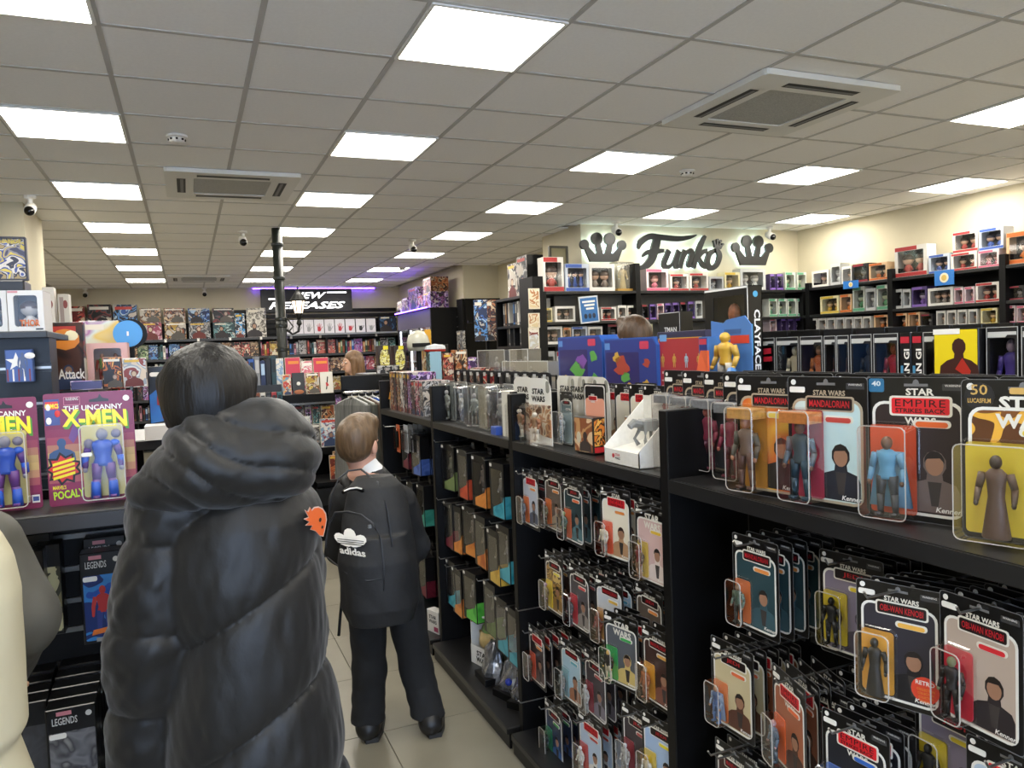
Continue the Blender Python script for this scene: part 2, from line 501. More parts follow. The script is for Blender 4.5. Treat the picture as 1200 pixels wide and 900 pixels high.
def logo(b, kind, cx, cz, s):
    """slots: 0 white/pale 1 plate red 2 plate dark 3 red letters 4 yellow"""
    t = -.0011
    if kind == 'empire':
        b.prism(rrect(cx - .5 * s, cz - .17 * s, cx + .5 * s, cz + .17 * s, .05 * s, 2), t, 0, 0)
        b.prism(rrect(cx - .46 * s, cz - .135 * s, cx + .46 * s, cz + .135 * s, .03 * s, 2), t - .0004, 0, 1)
        b.text('EMPIRE', cx, cz + .05 * s, .8 * s, .12 * s, t - .0008, 2, spacing=1.12)
        b.text('STRIKES BACK', cx, cz - .075 * s, .8 * s, .075 * s, t - .0008, 2, off=.02)
        b.text('STAR', cx, cz + .24 * s, .45 * s, .12 * s, t, 0, off=.03)
        b.text('WARS', cx, cz - .245 * s, .5 * s, .12 * s, t, 0, off=.03)
    elif kind in ('mando', 'jedi', 'obi', 'rogue'):
        word = {'mando': 'MANDALORIAN', 'jedi': 'JEDI', 'obi': 'OBI-WAN KENOBI', 'rogue': 'ROGUE'}[kind]
        b.prism(rrect(cx - .5 * s, cz - .15 * s, cx + .5 * s, cz + .13 * s, .05 * s, 2), t, 0, 0)
        b.prism(rrect(cx - .465 * s, cz - .12 * s, cx + .465 * s, cz + .1 * s, .035 * s, 2), t - .0004, 0, 2)
        b.text(word, cx, cz - .01 * s, (.5 if kind == 'jedi' else .82) * s, .13 * s, t - .0008, 3, off=.01)
        b.text('STAR WARS', cx, cz + .19 * s, .66 * s, .1 * s, t, 0, off=.03)
    elif kind == 'sw':
        b.text('STAR', cx, cz + .13 * s, .75 * s, .22 * s, t, 0, off=.04)
        b.text('WARS', cx, cz - .13 * s, .85 * s, .22 * s, t, 0, off=.04)
LOGOM = [mat('#dcd8cc', .4), mat('#d5202a', .4), mat('#1a1012', .4), mat('#c01f2b', .4), mat('#e8b93a', .4)]
LOGOT = [mat('#a89a84', .4), mat('#d5202a', .4), mat('#1a1012', .4), mat('#c01f2b', .4), mat('#e8b93a', .4)]
def sombrero(cx, cz, s):
    return [(cx + s * a, cz + s * b) for a, b in ((-.5, -.06), (.5, -.06), (.5, .06), (.14, .06), (.1, .2), (0, .26), (-.1, .2), (-.14, .06), (-.5, .06))]
def carded(w_, h_, kind, pic, sil, insert, pill, fig, border='#dedcd4', bub=None, robe=False, cape=False, tag_=True, tray=None, extra=None, lm=None):
    """carded figure: full proto; bubble = (x0, z0, width, height, depth)"""
    P = Proto()
    r = .03 * w_ / .152
    k = w_ / .152
    P.add('backing_card', MB().prism(rrect(-w_ / 2, 0, w_ / 2, h_, .006 * k, 2), 0, .0012), CARD)
    zt = h_ * .83
    po = rrect(-w_ / 2 + .009 * k, .01 * k, w_ / 2 - .009 * k, zt, .018 * k, 4)
    pi_ = rrect(-w_ / 2 + .0135 * k, .0145 * k, w_ / 2 - .0135 * k, zt - .0045 * k, .0145 * k, 4)
    b = MB().ring(po, pi_, -.0007, 0)
    b.prism(sombrero(0, h_ * .945, .035 * k), -.0004, 0, 1)
    b.ring(rrect(-w_ / 2, 0, w_ / 2, h_, .006 * k, 2), rrect(-w_ / 2 + .0009, .0009, w_ / 2 - .0009, h_ - .0009, .006 * k, 2), -.0003, 0, 1)
    P.add('border_stripe', b, [mat(border, .4), mat('#6f6f70', .4)])
    b = MB().prism(pi_, -.0004, 0, 0)
    bs = w_ * .66
    bc, bt = w_ * .17, .017 * k
    cl_ = [(max(-w_ / 2 + .0145 * k, min(w_ / 2 - .0145 * k, x)), z) for x, z in bust(bc, bt, bs)]
    b.prism(cl_, -.0008, 0, 1)
    b.prism(circ(bc, bt + bs * .73, bs * .13, 14, bs * .165), -.0011, 0, 2)
    b.prism([(bc + bs * .145 * math.cos(a), bt + bs * (.78 + .165 * math.sin(a))) for a in np.linspace(-.1, PI + .1, 9)] + [(bc - bs * .1, bt + bs * .82), (bc + bs * .08, bt + bs * .84)], -.0014, 0, 3)
    b.prism([(bc - bs * .1, bt + bs * .47), (bc + bs * .1, bt + bs * .47), (bc + bs * .05, bt + bs * .1), (bc - bs * .05, bt + bs * .1)], -.0011, 0, 4)
    pp = P.add('picture', b, [pic if not isinstance(pic, str) else mat(pic, .35), mat(sil, .4), mat('#9a725a', .45), mat('#1f1815', .5), mat('#3a3432', .5)])
    b = MB()
    logo(b, kind, 0.006 * k, h_ * .8, .092 * k)
    P.add('logo', b, lm or LOGOM)
    b = MB().prism(rrect(-.005 * k, h_ * .655, .05 * k, h_ * .655 + .012 * k, .0055 * k, 3), -.0012, 0, 0)
    b.prism(rrect(-.001 * k, h_ * .658, .046 * k, h_ * .658 + .0085 * k, .004 * k, 2), -.0016, 0, 1)
    P.add('name_tag', b, [mat('#d8d4c8', .4), mat(pill, .4)])
    b = MB().prism(rrect(w_ * .25, h_ * .91, w_ * .46, h_ * .955, .001, 1), -.0004, 0, 0)
    b.text('WARNING', w_ * .355, h_ * .943, w_ * .16, h_ * .015, -.0008, 1)
    P.add('warning_panel', b, [mat('#3a3a3c', .4), WHITE])
    P.add('maker_lettering', MB().text('Kenner', w_ * .3, h_ * .1, w_ * .24, h_ * .035, -.0016, 0, shear=.2, off=.02), WHITE)
    P.add('corner_mark', MB().prism(circ(-w_ * .42, h_ * .955, .005 * k, 10), -.0006, 0), WHITE)
    if bub is None: bub = (-w_ / 2 + .006, .012, .058, .112, .034)
    x0, z0, bw, bh, bd = bub
    i0 = P.add('blister_insert', MB().prism(rrect(x0 + .004, z0 + .006, x0 + bw - .004, z0 + bh - .004, .006, 2), -.003, 0), mat(insert, .4))
    fm, mm = figure(round(bh * .84, 4), fig, robe, cape)
    g = MB()
    g.v = [(x + x0 + bw / 2, y - bd * .5, z + z0 + .006) for x, y, z in fm.v]; g.f = fm.f; g.m = fm.m
    P.add('figure', g, mm, smooth=True)
    b = MB()
    rr = min(.012, bw * .2)
    b.loft([[(x, 0, z) for x, z in rrect(x0 - .003, z0 - .003, x0 + bw + .003, z0 + bh + .003, rr, 3)],
            [(x, -.002, z) for x, z in rrect(x0, z0, x0 + bw, z0 + bh, rr, 3)],
            [(x, -bd + .003, z) for x, z in rrect(x0 + .001, z0 + .001, x0 + bw - .001, z0 + bh - .001, rr, 3)],
            [(x, -bd, z) for x, z in rrect(x0 + .004, z0 + .004, x0 + bw - .004, z0 + bh - .004, rr * .8, 3)]], cap=False)
    b.plate(rrect(x0 + .004, z0 + .004, x0 + bw - .004, z0 + bh - .004, rr * .8, 3), -bd)
    P.add('blister', b, CLEAR)
    e = MB()
    e.ring(rrect(x0 + .002, z0 + .002, x0 + bw - .002, z0 + bh - .002, rr, 3), rrect(x0 + .0035, z0 + .0035, x0 + bw - .0035, z0 + bh - .0035, rr * .9, 3), -bd - .0004, -bd + .0015)
    P.add('blister_edge', e, mat('#b9b4ac', .25), len(P.parts) - 1)
    if tray:
        P.add('tray', MB().cbox(x0 + .004, -bd + .006, z0 + bh - .03, x0 + bw - .004, -.004, z0 + bh - .006, .002), mat(tray, .4, noise=.2, nscale=90))
    if tag_:
        P.add('price_sticker', MB().prism(rrect(-w_ * .47, h_ * .875, -w_ * .27, h_ * .92, .003, 2), -.0012, 0), WHITE)
    if extra: extra(P)
    return P
BACKPARTS = ('backing_card', 'border_stripe', 'logo', 'picture', 'warning_panel', 'corner_mark', 'name_tag', 'blister')

def winbox(w_, h_, d_, col, inside='#2b2a2e', figs=1, figcol=('#c69a82', '#8a3b30', '#33343a', '#8a3b30'), band=None, bandtxt=None, wx=.14, wz0=.12, wz1=.16, big=True, top=None, base=None, side=None):
    """closed carton with a clear window and toy inside"""
    P = Proto()
    C = mat(col, .4)
    b = MB()
    t = .002
    b.box(-w_ / 2, 0, 0, -w_ / 2 + t, d_, h_); b.box(w_ / 2 - t, 0, 0, w_ / 2, d_, h_)
    b.box(-w_ / 2, 0, 0, w_ / 2, d_, t); b.box(-w_ / 2, 0, h_ - t, w_ / 2, d_, h_)
    b.box(-w_ / 2, d_ - t, 0, w_ / 2, d_, h_)
    b.box(-w_ / 2 + t, d_ - 2 * t, t, w_ / 2 - t, d_ - t, h_ - t, 1)
    x0, x1, z0, z1 = -w_ / 2 + wx * w_, w_ / 2 - wx * w_, wz0 * h_, h_ - wz1 * h_
    b.ring(rrect(-w_ / 2, 0, w_ / 2, h_, .0005, 2), rrect(x0, z0, x1, z1, min(.01, w_ * .08), 2), -.0006, .002)
    P.add('carton', b, [C, mat(inside, .6)])
    P.add('window', MB().plate(rrect(x0, z0, x1, z1, min(.01, w_ * .08), 2), .001), CLEARW)
    for k in range(figs):
        cx = x0 + (x1 - x0) * (k + .5) / figs
        b = MB()
        H_ = (z1 - z0) * .86
        wv = (x1 - x0) / figs
        if big:
            rh = min(H_ * .3, wv * .4)
            b.ell((cx, d_ * .45, z0 + H_ - rh), rh * 1.08, rh * .8, rh, 10, 7, 0)
            b.ell((cx, d_ * .45 + .001, z0 + H_ - rh * .8), rh * 1.12, rh * .84, rh * .86, 10, 7, 2)
            b.lathe([(rh * .5, 0), (rh * .55, H_ * .12), (rh * .62, H_ * .3), (rh * .3, H_ - 2 * rh + rh * .2)], (cx, d_ * .45, z0 + .001), 8, 1)
            for s in (-1, 1): b.tube([(cx + s * rh * .5, d_ * .45, z0 + H_ * .33), (cx + s * rh * .85, d_ * .42, z0 + H_ * .14)], rh * .18, 6, 3)
        else:
            f0 = figure_mb(H_)
            b.v = [(x * min(1, wv / (H_ * .46)) + cx, y * .8 + d_ * .5, z + z0) for x, y, z in f0.v]; b.f = f0.f; b.m = f0.m
        P.add('figure', b, [mat(c, .45) for c in figcol], smooth=True)
    b = MB()
    lab = 0
    if band:
        b.box(-w_ / 2 + .002, -.0012, .006, w_ / 2 - .002, -.0006, wz0 * h_ - .003, 0); lab = 1
        if bandtxt: b.text(bandtxt, 0, wz0 * h_ * .5, w_ * .6, wz0 * h_ * .5, -.0016, 1)
    if top:
        b.box(-w_ / 2 + .004, -.0012, h_ - wz1 * h_ + .003, w_ * .2, -.0006, h_ - .004, 2); lab = 1
    if lab: P.add('print', b, [mat(band or col, .4), WHITE, mat(top or col, .4)])
    return P

# colours a cover can mainly have
PAL = {'red': ('#6a1c1c', '#a83030', '#cbb49a', '#241416', '#b85a4c'), 'blue': ('#16264f', '#2f5aa8', '#a9c3dd', '#101522', '#4f88c8'),
       'yellow': ('#a88430', '#cbb45c', '#4a3218', '#cfc8ac', '#8a4a24'), 'green': ('#26402c', '#55764c', '#b3b89c', '#14201a', '#7f9a68'),
       'white': ('#d9d6cf', '#efece6', '#8f8a86', '#c7b9ae', '#48464a'), 'black': ('#111114', '#232327', '#7a2b28', '#4a4a50', '#151518'),
       'purple': ('#3b2452', '#7453a0', '#c5b2d8', '#1b1426', '#a05c9c'), 'orange': ('#8a4a26', '#b8784a', '#32201a', '#cbb08a', '#5c2c1c'),
       'grey': ('#4d4e52', '#85868a', '#bcbcbc', '#26272a', '#a09a96'), 'teal': ('#1c3c42', '#3c6a70', '#9fb8b6', '#0e1d22', '#5a8a88'),
       'pink': ('#943a58', '#c08a98', '#dccbcc', '#3c1c2a', '#a8505a'), 'brown': ('#4a3020', '#8a6244', '#cfb493', '#241710', '#a87c50')}
CN = list(PAL)
def artc(c, scale=16.0): return art(PAL[c] + ('#1c1a1c', PAL[c][0], '#b8b0a6'), scale * .8, cells=True)
PAGES = mat('#d9d2c0', .8)
_BK = {}
def book_mesh(t, h_, d_, c, face):
    """face: 'spine' or 'cover' towards -Y"""
    k = (round(t, 3), round(h_, 3), round(d_, 3), c, face)
    if k in _BK: return _BK[k]
    b = MB()
    if face == 'spine':
        b.box(-t / 2, 0, 0, -t / 2 + .0015, d_, h_); b.box(t / 2 - .0015, 0, 0, t / 2, d_, h_)
        b.box(-t / 2, -.001, 0, t / 2, .001, h_)
        b.box(-t * .36, -.0018, h_ * .52, t * .36, -.001, h_ * .9, 2); b.box(-t / 2, -.0014, h_ * .06, t / 2, -.001, h_ * .13, 3)
        b.box(-t / 2 + .0015, .001, .003, t / 2 - .0015, d_ - .003, h_ - .003, 1)
    else:
        b.box(-d_ / 2, 0, 0, d_ / 2, .0015, h_); b.box(-d_ / 2, t - .0015, 0, d_ / 2, t, h_)
        b.box(-d_ / 2 - .001, 0, 0, -d_ / 2 + .001, t, h_)
        b.box(-d_ * .4, -.0012, h_ * .82, d_ * .36, 0, h_ * .93, 2); b.prism(bust(d_ * .06, h_ * .02, d_ * .7), -.0012, 0, 3)
        b.box(-d_ / 2 + .001, .0015, .003, d_ / 2 - .003, t - .0015, h_ - .003, 1)
    ix = (len(_BK) * 7) % 5
    base = mat(PAL[c][ix % 2], .4) if face == 'spine' else art(PAL[c], 11, cells=True)
    _BK[k] = b.mesh('book', [base, PAGES, mat(PAL[c][2 + ix % 3], .4), mat(PAL[c][3 if ix % 2 else 4], .45)])
    return _BK[k]
def book(name, label, cat, loc, rz, t, h_, d_, c, face, group, rx=0.0, ry=0.0):
    o = link(name, book_mesh(t, h_, d_, c, face))
    o.location = loc; o.rotation_euler = (rx, ry, rz)
    return tag(o, label, cat, group)
def printbox(w_, h_, d_, face, sides=None, extra=None, c=.0015):
    """closed carton with printed front; extra(P, mb-list) may add prints"""
    P = Proto()
    P.add('carton', MB().cbox(-w_ / 2, 0, 0, w_ / 2, d_, h_, c), sides or CARD)
    b = MB().plate(rrect(-w_ / 2 + .003, .003, w_ / 2 - .003, h_ - .003, .002, 1), -.0008)
    if face.name.startswith('print_') and w_ > .05:
        s_ = min(w_ * .8, h_ * .8)
        q = int(w_ * 5000 + h_ * 7000) % 4
        b.prism(bust(w_ * .08 * (q - 1.5), .004, s_), -.0012, -.0008, 1)
        b.prism(circ(w_ * .08 * (q - 1.5), .004 + s_ * .73, s_ * .12, 10, s_ * .15), -.0016, -.0008, 2)
        b.box(-w_ * .42, -.0012, h_ * .86, w_ * (.1 + .1 * q), -.0008, h_ * .94, 3)
        P.add('front_print', b, [face, mat(('#2a2426', '#6a2c28', '#2c3a5a', '#55504a')[q], .45), mat(('#a8846c', '#c9b49a', '#8a6a58', '#b8a090')[q], .45), mat(('#d8d0c0', '#d8b040', '#b83a30', '#e0dcd4')[q], .4)])
    else: P.add('front_print', b, face)
    if extra: extra(P)
    return P
# ------------------------------------------------------------------ right hand gondola
GXF, GXB, ZS, ZD, ZR = 1.17, 1.43, 1.256, 1.44, 1.39
DIV = [0.52, 1.74, 2.81, 3.88, 5.05]
BAYNAME = ['bay below tall cards', 'bay below white tray', 'window box bay', 'bay beside boy']
SHM = mat('#1b1b1c', .36, noise=.12, nscale=8)
bays = []
for i in range(4):
    y0, y1 = DIV[i] + (.02 if i else 0), DIV[i + 1] - .02
    t = thing('gondola_bay', ['black shelving bay with pegs under a shelf of tall carded figures', 'black shelving bay with pegs under a shelf with white display tray', 'black shelving bay with tall window boxes hanging over a base shelf', 'black shelving bay at the end next to the clothes rail'][i], 'shelving', (GXF, (y0 + y1) / 2, 0))
    L = (y1 - y0) / 2
    obj('back_panel', MB().box(.26, -L, .0, .28, L, ZD), BLACKM, t)
    b = MB().box(.0, -L, ZS - .028, .26, L, ZS); b.box(-.006, -L, ZS - .036, .0, L, ZS - .002)
    obj('shelf_board', b, SHM, t)
    obj('base_shelf', MB().cbox(-.06, -L, .06, .26, L, .085, .004), SHM, t)
    obj('kick_plate', MB().box(-.05, -L, 0, -.04, L, .06), BLACK, t)
    obj('upright', MB().cbox(-.005, L, 0, .26, L + .04, ZD, .003), BLACK, t)
    if i == 0: obj('upright', MB().cbox(-.005, -L - .04, 0, .26, -L, ZD, .003), BLACK, t)
    b = MB().box(.28, -L, 0, .3, L, ZR - .03); b.box(.28, -L, ZR - .03, .85, L, ZR); b.box(.3, -L, .0, .85, -L + .02, ZR - .03)
    obj('rear_shelf', b, SHM, t)
    b = MB().box(.3, -L, .06, .85, L, .085)
    for z in (.45, .78, 1.08): b.box(.3, -L, z, .7, L, z + .02)
    obj('rear_board', b, SHM, t)
    bays.append((t, (y0 + y1) / 2))
def peg(bay, x, y, z, tipx=None):
    t, yc = bays[bay]
    b = MB().tube([(GXB - GXF, 0, 0), ((tipx or x - .05) - GXF, 0, 0), ((tipx or x - .05) - GXF - .008, 0, .012)], .0024, 6)
    b.box(GXB - GXF - .004, -.012, -.02, GXB - GXF, .012, .02)
    o = obj('peg_hook', b, STEEL, t)
    o.location = (0, y - yc, z)
OR, RD, YE = '#d4713a', '#b8303a', '#d2b23c'
def K(*a, **k): return carded(.152, .229, *a, **k)
def retro(P):
    b = MB().prism(circ(.045, .045, .024, 20), -.0014, 0, 0)
    b.text('RETRO', .045, .058, .032, .008, -.0018, 1, off=.02)
    for q in range(4): b.text('COLLECTION', .046, .046 - q * .007, .03 - .003 * q, .0045, -.0018, 2)
    P.add('round_sticker', b, [mat('#d8442c', .4), WHITE, mat('#e8a13a', .4)])
V = {
 'pale grey': K('empire', '#b2b8c4', '#555b6a', OR, '#dd8a44', ('#777', '#555a60', '#4b4f56', '#6c7078')),
 'brown and orange': K('jedi', '#5c5148', '#9a8a74', OR, '#dd8a44', ('#a88', '#6d6a5c', '#5c5648', '#77705c')),
 'dark teal': K('jedi', '#22393f', '#4f7076', '#d46638', '#dd6a3c', ('#9a7', '#5a6a60', '#3a4640', '#5a6a60')),
 'cream and red': K('empire', '#e2dac6', '#b08a66', '#d84f2e', '#dd8a44', ('#c89a80', '#d8d0bc', '#8a8074', '#d8d0bc')),
 'dark brown': K('empire', '#2c2224', '#5a4a44', '#d05433', '#dd8a44', ('#6a5a50', '#5a4638', '#44382e', '#5a4638')),
 'white striped with yellow': K('sw', '#c9a9a4', '#d8c8c0', YE, '#d8b23c', ('#8a5a44', '#7a3a34', '#8a6a50', '#5a4a3a')),
 'gold and yellow': K('jedi', art(('#3a2c1a', '#a8823a', '#5a4422', '#c9a860'), 22), '#8a6a34', '#d8b92e', '#e0cf3c', ('#a89', '#8a7a5a', '#6a5a44', '#7a6a4c')),
 'grey and red': K('jedi', '#4a4648', '#8a827c', '#c02c38', '#d85050', ('#a88', '#4a4a50', '#3a3a40', '#55555c')),
 'white bordered tan': K('mando', '#bfc4cb', '#8a7a66', '#b98a4c', '#d8b04c', ('#a76', '#8a4438', '#6a4a3c', '#8a4438')),
 'pale blue': K('mando', '#a4c0cd', '#a06a4a', '#86aeb8', '#58a0b0', ('#999', '#8a8f90', '#6a7072', '#8a8f90')),
 'grey with green': K('sw', '#53575d', '#c9b06a', '#2c9a4a', '#3aa04c', ('#c9a050', '#16181c', '#c4b89c', '#16181c')),
 'amber': K('mando', '#3c2622', '#7a4a3c', '#d8982f', '#d8a04c', ('#a86', '#a8653a', '#8a5030', '#a8653a')),
 'maroon': K('jedi', '#3a3438', '#77707a', '#8c2a34', '#b05050', ('#ccc', '#b8b8b4', '#8a8a88', '#b8b8b4')),
 'white with red': K('empire', '#aebfd2', '#d8d4cc', '#b83a30', '#b83a30', ('#ddd', '#c8c4b8', '#a09a8c', '#c8c4b8')),
 'blue sky and yellow': K('jedi', '#9fb6d4', '#d0d4dc', '#d8b92e', '#e8d83c', ('#c9a050', '#b8a888', '#9a8a70', '#d8d4cc')),
 'night blue and green': K('jedi', '#1d2c4a', '#3a5a8a', '#1f7a50', '#3aa04c', ('#353', '#27302c', '#1a2420', '#2c3a34')),
 'teal portrait': K('mando', '#2a4248', '#39545c', OR, '#dd8a44', ('#9a7a60', '#56685c', '#4a4a44', '#6a7a6c'), lm=LOGOM),
 'mauve with yellow': K('jedi', '#7a7284', '#4a4450', '#cdb62c', '#d8c034', ('#141416', '#18181a', '#141416', '#18181a'), bub=(-.07, .02, .066, .125, .03)),
 'black with round sticker': K('obi', '#2c2a33', '#17161b', '#d99c3c', '#e8b04c', ('#141416', '#161618', '#141416', '#161618'), robe=True, bub=(-.07, .012, .066, .128, .032), extra=retro),
 'desert tan with red': K('obi', '#b3a294', '#2c2628', '#c02636', '#d02a34', ('#775', '#2a2626', '#1c1a1a', '#2a2626'), bub=(-.07, .012, .062, .128, .034)),
 'cream desert': K('jedi', '#c2b48e', '#5a3a2c', OR, '#dd6a3c', ('#a87a5a', '#3c5a8a', '#4a6a9a', '#8a9ab0'), cape=True),
 'orange lit': K('empire', '#9a5a3c', '#4a3028', '#d5622f', '#dd6a3c', ('#a88', '#5a6a7a', '#4a5a6a', '#5a6a7a')),
 'olive green': K('rogue', '#6e4c48', '#4a3a34', '#7c9438', '#b0c83c', ('#c69a82', '#2a2a2c', '#4a3a2c', '#2a2a2c')),
 'black with blue': K('empire', '#1c1e25', '#3a3f4a', '#4a6cb4', '#2f62b8', ('#889', '#5a6a8a', '#4a5a7a', '#5a6a8a')),
}
def hang(var, bay, px, py, row, x=1.2, th=0.0, stack=3, step=.038, px2=None, mix=None):
    """front card by the picture position of its top left corner, copies behind on the same peg"""
    P = V[var]
    p = onX(px, py, x)
    bp = (DIV[bay] + .1, DIV[bay + 1] - .1)
    w_, h_ = .152, .229
    for k in range(stack + 1):
        rz = FACE_L + th + (0 if k == 0 else RND.uniform(-.04, .04))
        xd = Vector((math.cos(rz), math.sin(rz), 0))
        c = p + xd * (w_ / 2) - Vector((0, 0, h_)) + Vector((step * k, 0, -.002 * k if k else 0))
        c.y = min(max(c.y, DIV[bay] + .1), DIV[bay + 1] - .1)
        if c.x > GXB - .015: break
        vv = var if (k == 0 or not mix) else mix[(k - 1) % len(mix)]
        if k == 0:
            P.place('carded_figure', f'{vv} carded figure, front of {row} peg row, {BAYNAME[bay]}', 'carded figure', c, rz, f'{vv} cards at the front, {row} row, {BAYNAME[bay]}')
            c0 = c
        else:
            V[vv].place('carded_figure', f'{vv} carded figure, behind on {row} peg row, {BAYNAME[bay]}', 'carded figure', c, rz, f'{vv} cards behind, {row} row, {BAYNAME[bay]}', only=BACKPARTS if k < 6 else None)
    peg(bay, x, c0.y, c0.z + h_ * .95)
# bay under the tall carded figures
hang('teal portrait', 0, 858, 623, 'top', 1.2, .04, 4, .042)
hang('mauve with yellow', 0, 960, 642, 'top', 1.27, .16, 3)
hang('black with round sticker', 0, 1003, 676, 'top', 1.15, .35, 4)
hang('desert tan with red', 0, 1101, 690, 'top', 1.19, -.05, 4)
hang('desert tan with red', 0, 1190, 716, 'top', 1.22, .0, 3)
hang('cream desert', 0, 833, 743, 'second', 1.2, .05, 4, mix=['cream desert', 'orange lit'])
hang('orange lit', 0, 905, 775, 'second', 1.19, -.28, 3)
hang('olive green', 0, 935, 790, 'second', 1.22, .05, 4)
hang('black with blue', 0, 963, 827, 'second', 1.15, .1, 6, .034)
hang('mauve with yellow', 0, 1072, 800, 'second', 1.25, .0, 4, mix=['black with round sticker'])
hang('amber', 0, 838, 862, 'third', 1.2, .0, 5, mix=['cream desert', 'amber'])
hang('white with red', 0, 1132, 858, 'second', 1.2, .05, 5, .034)
hang('dark teal', 0, 905, 905, 'third', 1.2, .0, 5)
hang('grey and red', 0, 985, 935, 'third', 1.2, .0, 4)
# bay under the white display tray
hang('pale grey', 1, 606, 546, 'top', 1.2, .0, 3, mix=['grey and red', 'pale grey'])
hang('brown and orange', 1, 637, 549, 'top', 1.22, .0, 3)
hang('dark teal', 1, 659, 558, 'top', 1.2, .0, 3)
hang('cream and red', 1, 703, 568, 'top', 1.18, .12, 4)
hang('dark brown', 1, 748, 581, 'top', 1.2, .0, 4, mix=['maroon'])
hang('white striped with yellow', 1, 764, 594, 'top', 1.18, .05, 3)
hang('gold and yellow', 1, 638, 643, 'second', 1.2, .0, 4, .034, mix=['amber', 'dark teal'])
hang('grey and red', 1, 666, 657, 'second', 1.2, .0, 4, mix=['grey and red', 'dark brown'])
hang('white bordered tan', 1, 697, 671, 'second', 1.2, .1, 5, .034, mix=['pale blue', 'amber'])
hang('brown and orange', 1, 744, 680, 'second', 1.25, .0, 4)
hang('dark brown', 1, 619, 729, 'third', 1.2, .0, 3)
hang('pale blue', 1, 656, 744, 'third', 1.2, .05, 3)
hang('maroon', 1, 684, 757, 'third', 1.2, .0, 4)
hang('grey with green', 1, 707, 713, 'third', 1.16, .22, 4, mix=['dark brown'])
hang('amber', 1, 757, 732, 'third', 1.19, .05, 4)
hang('night blue and green', 1, 638, 815, 'bottom', 1.2, .0, 3)
hang('white with red', 1, 677, 829, 'bottom', 1.19, .08, 3)
hang('maroon', 1, 728, 820, 'bottom', 1.18, .1, 4)
hang('blue sky and yellow', 1, 766, 842, 'bottom', 1.18, .15, 4)
# pegs left bare
for px, py in ((628, 617), (610, 824), (607, 716)):
    p = onX(px, py, 1.13); peg(1, 1.13, p.y, p.z, 1.13)
p = onX(838, 772, 1.12); peg(0, 1.12, p.y, p.z, 1.12)
p = onX(833, 885, 1.12); peg(0, 1.12, p.y, p.z, 1.12)

# ------- tall window boxes hanging in the third bay
def tallbox(c, c2, figc):
    w_, h_, d_ = .145, .24, .062
    P = Proto()
    b = MB()
    t = .0015
    b.box(-w_ / 2, 0, 0, -w_ / 2 + t, d_, h_); b.box(w_ / 2 - t, 0, 0, w_ / 2, d_, h_)
    b.box(-w_ / 2, 0, 0, w_ / 2, d_, t); b.box(-w_ / 2, 0, h_ - t, w_ / 2, d_, h_)
    b.box(-w_ / 2, d_ - t, 0, w_ / 2, d_, h_)
    b.ring(rrect(-w_ / 2, 0, w_ / 2, h_, .0005, 2), rrect(-w_ / 2 + .012, .05, w_ / 2 - .016, h_ - .03, .006, 2), -.0005, .0015)
    b.box(-.02, d_ - t, h_, .02, d_, h_ + .03)
    b.box(-w_ / 2 + t, d_ - 2 * t, t, w_ / 2 - t, d_ - t, h_ - t, 1)
    P.add('carton', b, [mat('#131315', .35), mat('#3c3d40', .5)])
    b = MB().prism([(-w_ / 2 + .03, .004), (w_ / 2 - .002, .004), (w_ / 2 - .002, .1), (w_ / 2 - .016, .075), (-w_ / 2 + .03, .04)], -.0012, -.0005)
    b.box(w_ / 2, .004, .004, w_ / 2 + .0006, d_ - .004, .1)
    P.add('colour_panel', b, art((c, c2, c), 9, sharp=False))
    g0 = figure_mb(.155)
    g = MB(); g.v = [(x - .002, y + d_ * .5, z + .042) for x, y, z in g0.v]; g.f = g0.f; g.m = g0.m
    P.add('figure', g, [mat(q, .35) for q in figc], smooth=True)
    P.add('window', MB().plate(rrect(-w_ / 2 + .012, .05, w_ / 2 - .016, h_ - .03, .006, 2), .0005), plastic_clear('foggy_window', gloss=.12, rough=.2))
    P.add('price_sticker', MB().prism(rrect(-w_ / 2 + .004, h_ - .022, -w_ / 2 + .026, h_ - .008, .003, 2), -.0014, -.0005), WHITE)
    return P
TB = {'olive green': tallbox('#5a6a3c', '#7a8a58', ('#666', '#7a7d70', '#5a5c56', '#7a7d70')), 'orange': tallbox('#b85a1e', '#e09040', ('#8a7a70', '#77706a', '#55504c', '#77706a')),
      'red': tallbox('#a8341e', '#c85030', ('#999', '#6a6a6c', '#4a4a4c', '#6a6a6c')), 'turquoise': tallbox('#1f8aa0', '#4fb0c0', ('#aaa', '#8a8a88', '#5a5a5c', '#8a8a88')),
      'crimson': tallbox('#5a1626', '#7a2436', ('#777', '#5a5a5c', '#4a4a4c', '#5a5a5c')), 'bright green': tallbox('#2a9a2c', '#6acc50', ('#888', '#6f6f70', '#4f4f50', '#6f6f70')),
      'blue': tallbox('#2a4a9a', '#5a7ac8', ('#888', '#77787c', '#55565a', '#77787c')), 'teal': tallbox('#1f7a6c', '#4aa898', ('#999', '#7a7a7c', '#5a5a5c', '#7a7a7c')), 'yellow': tallbox('#c8901e', '#e8c050', ('#999', '#7f7a70', '#5f5a50', '#7f7a70'))}
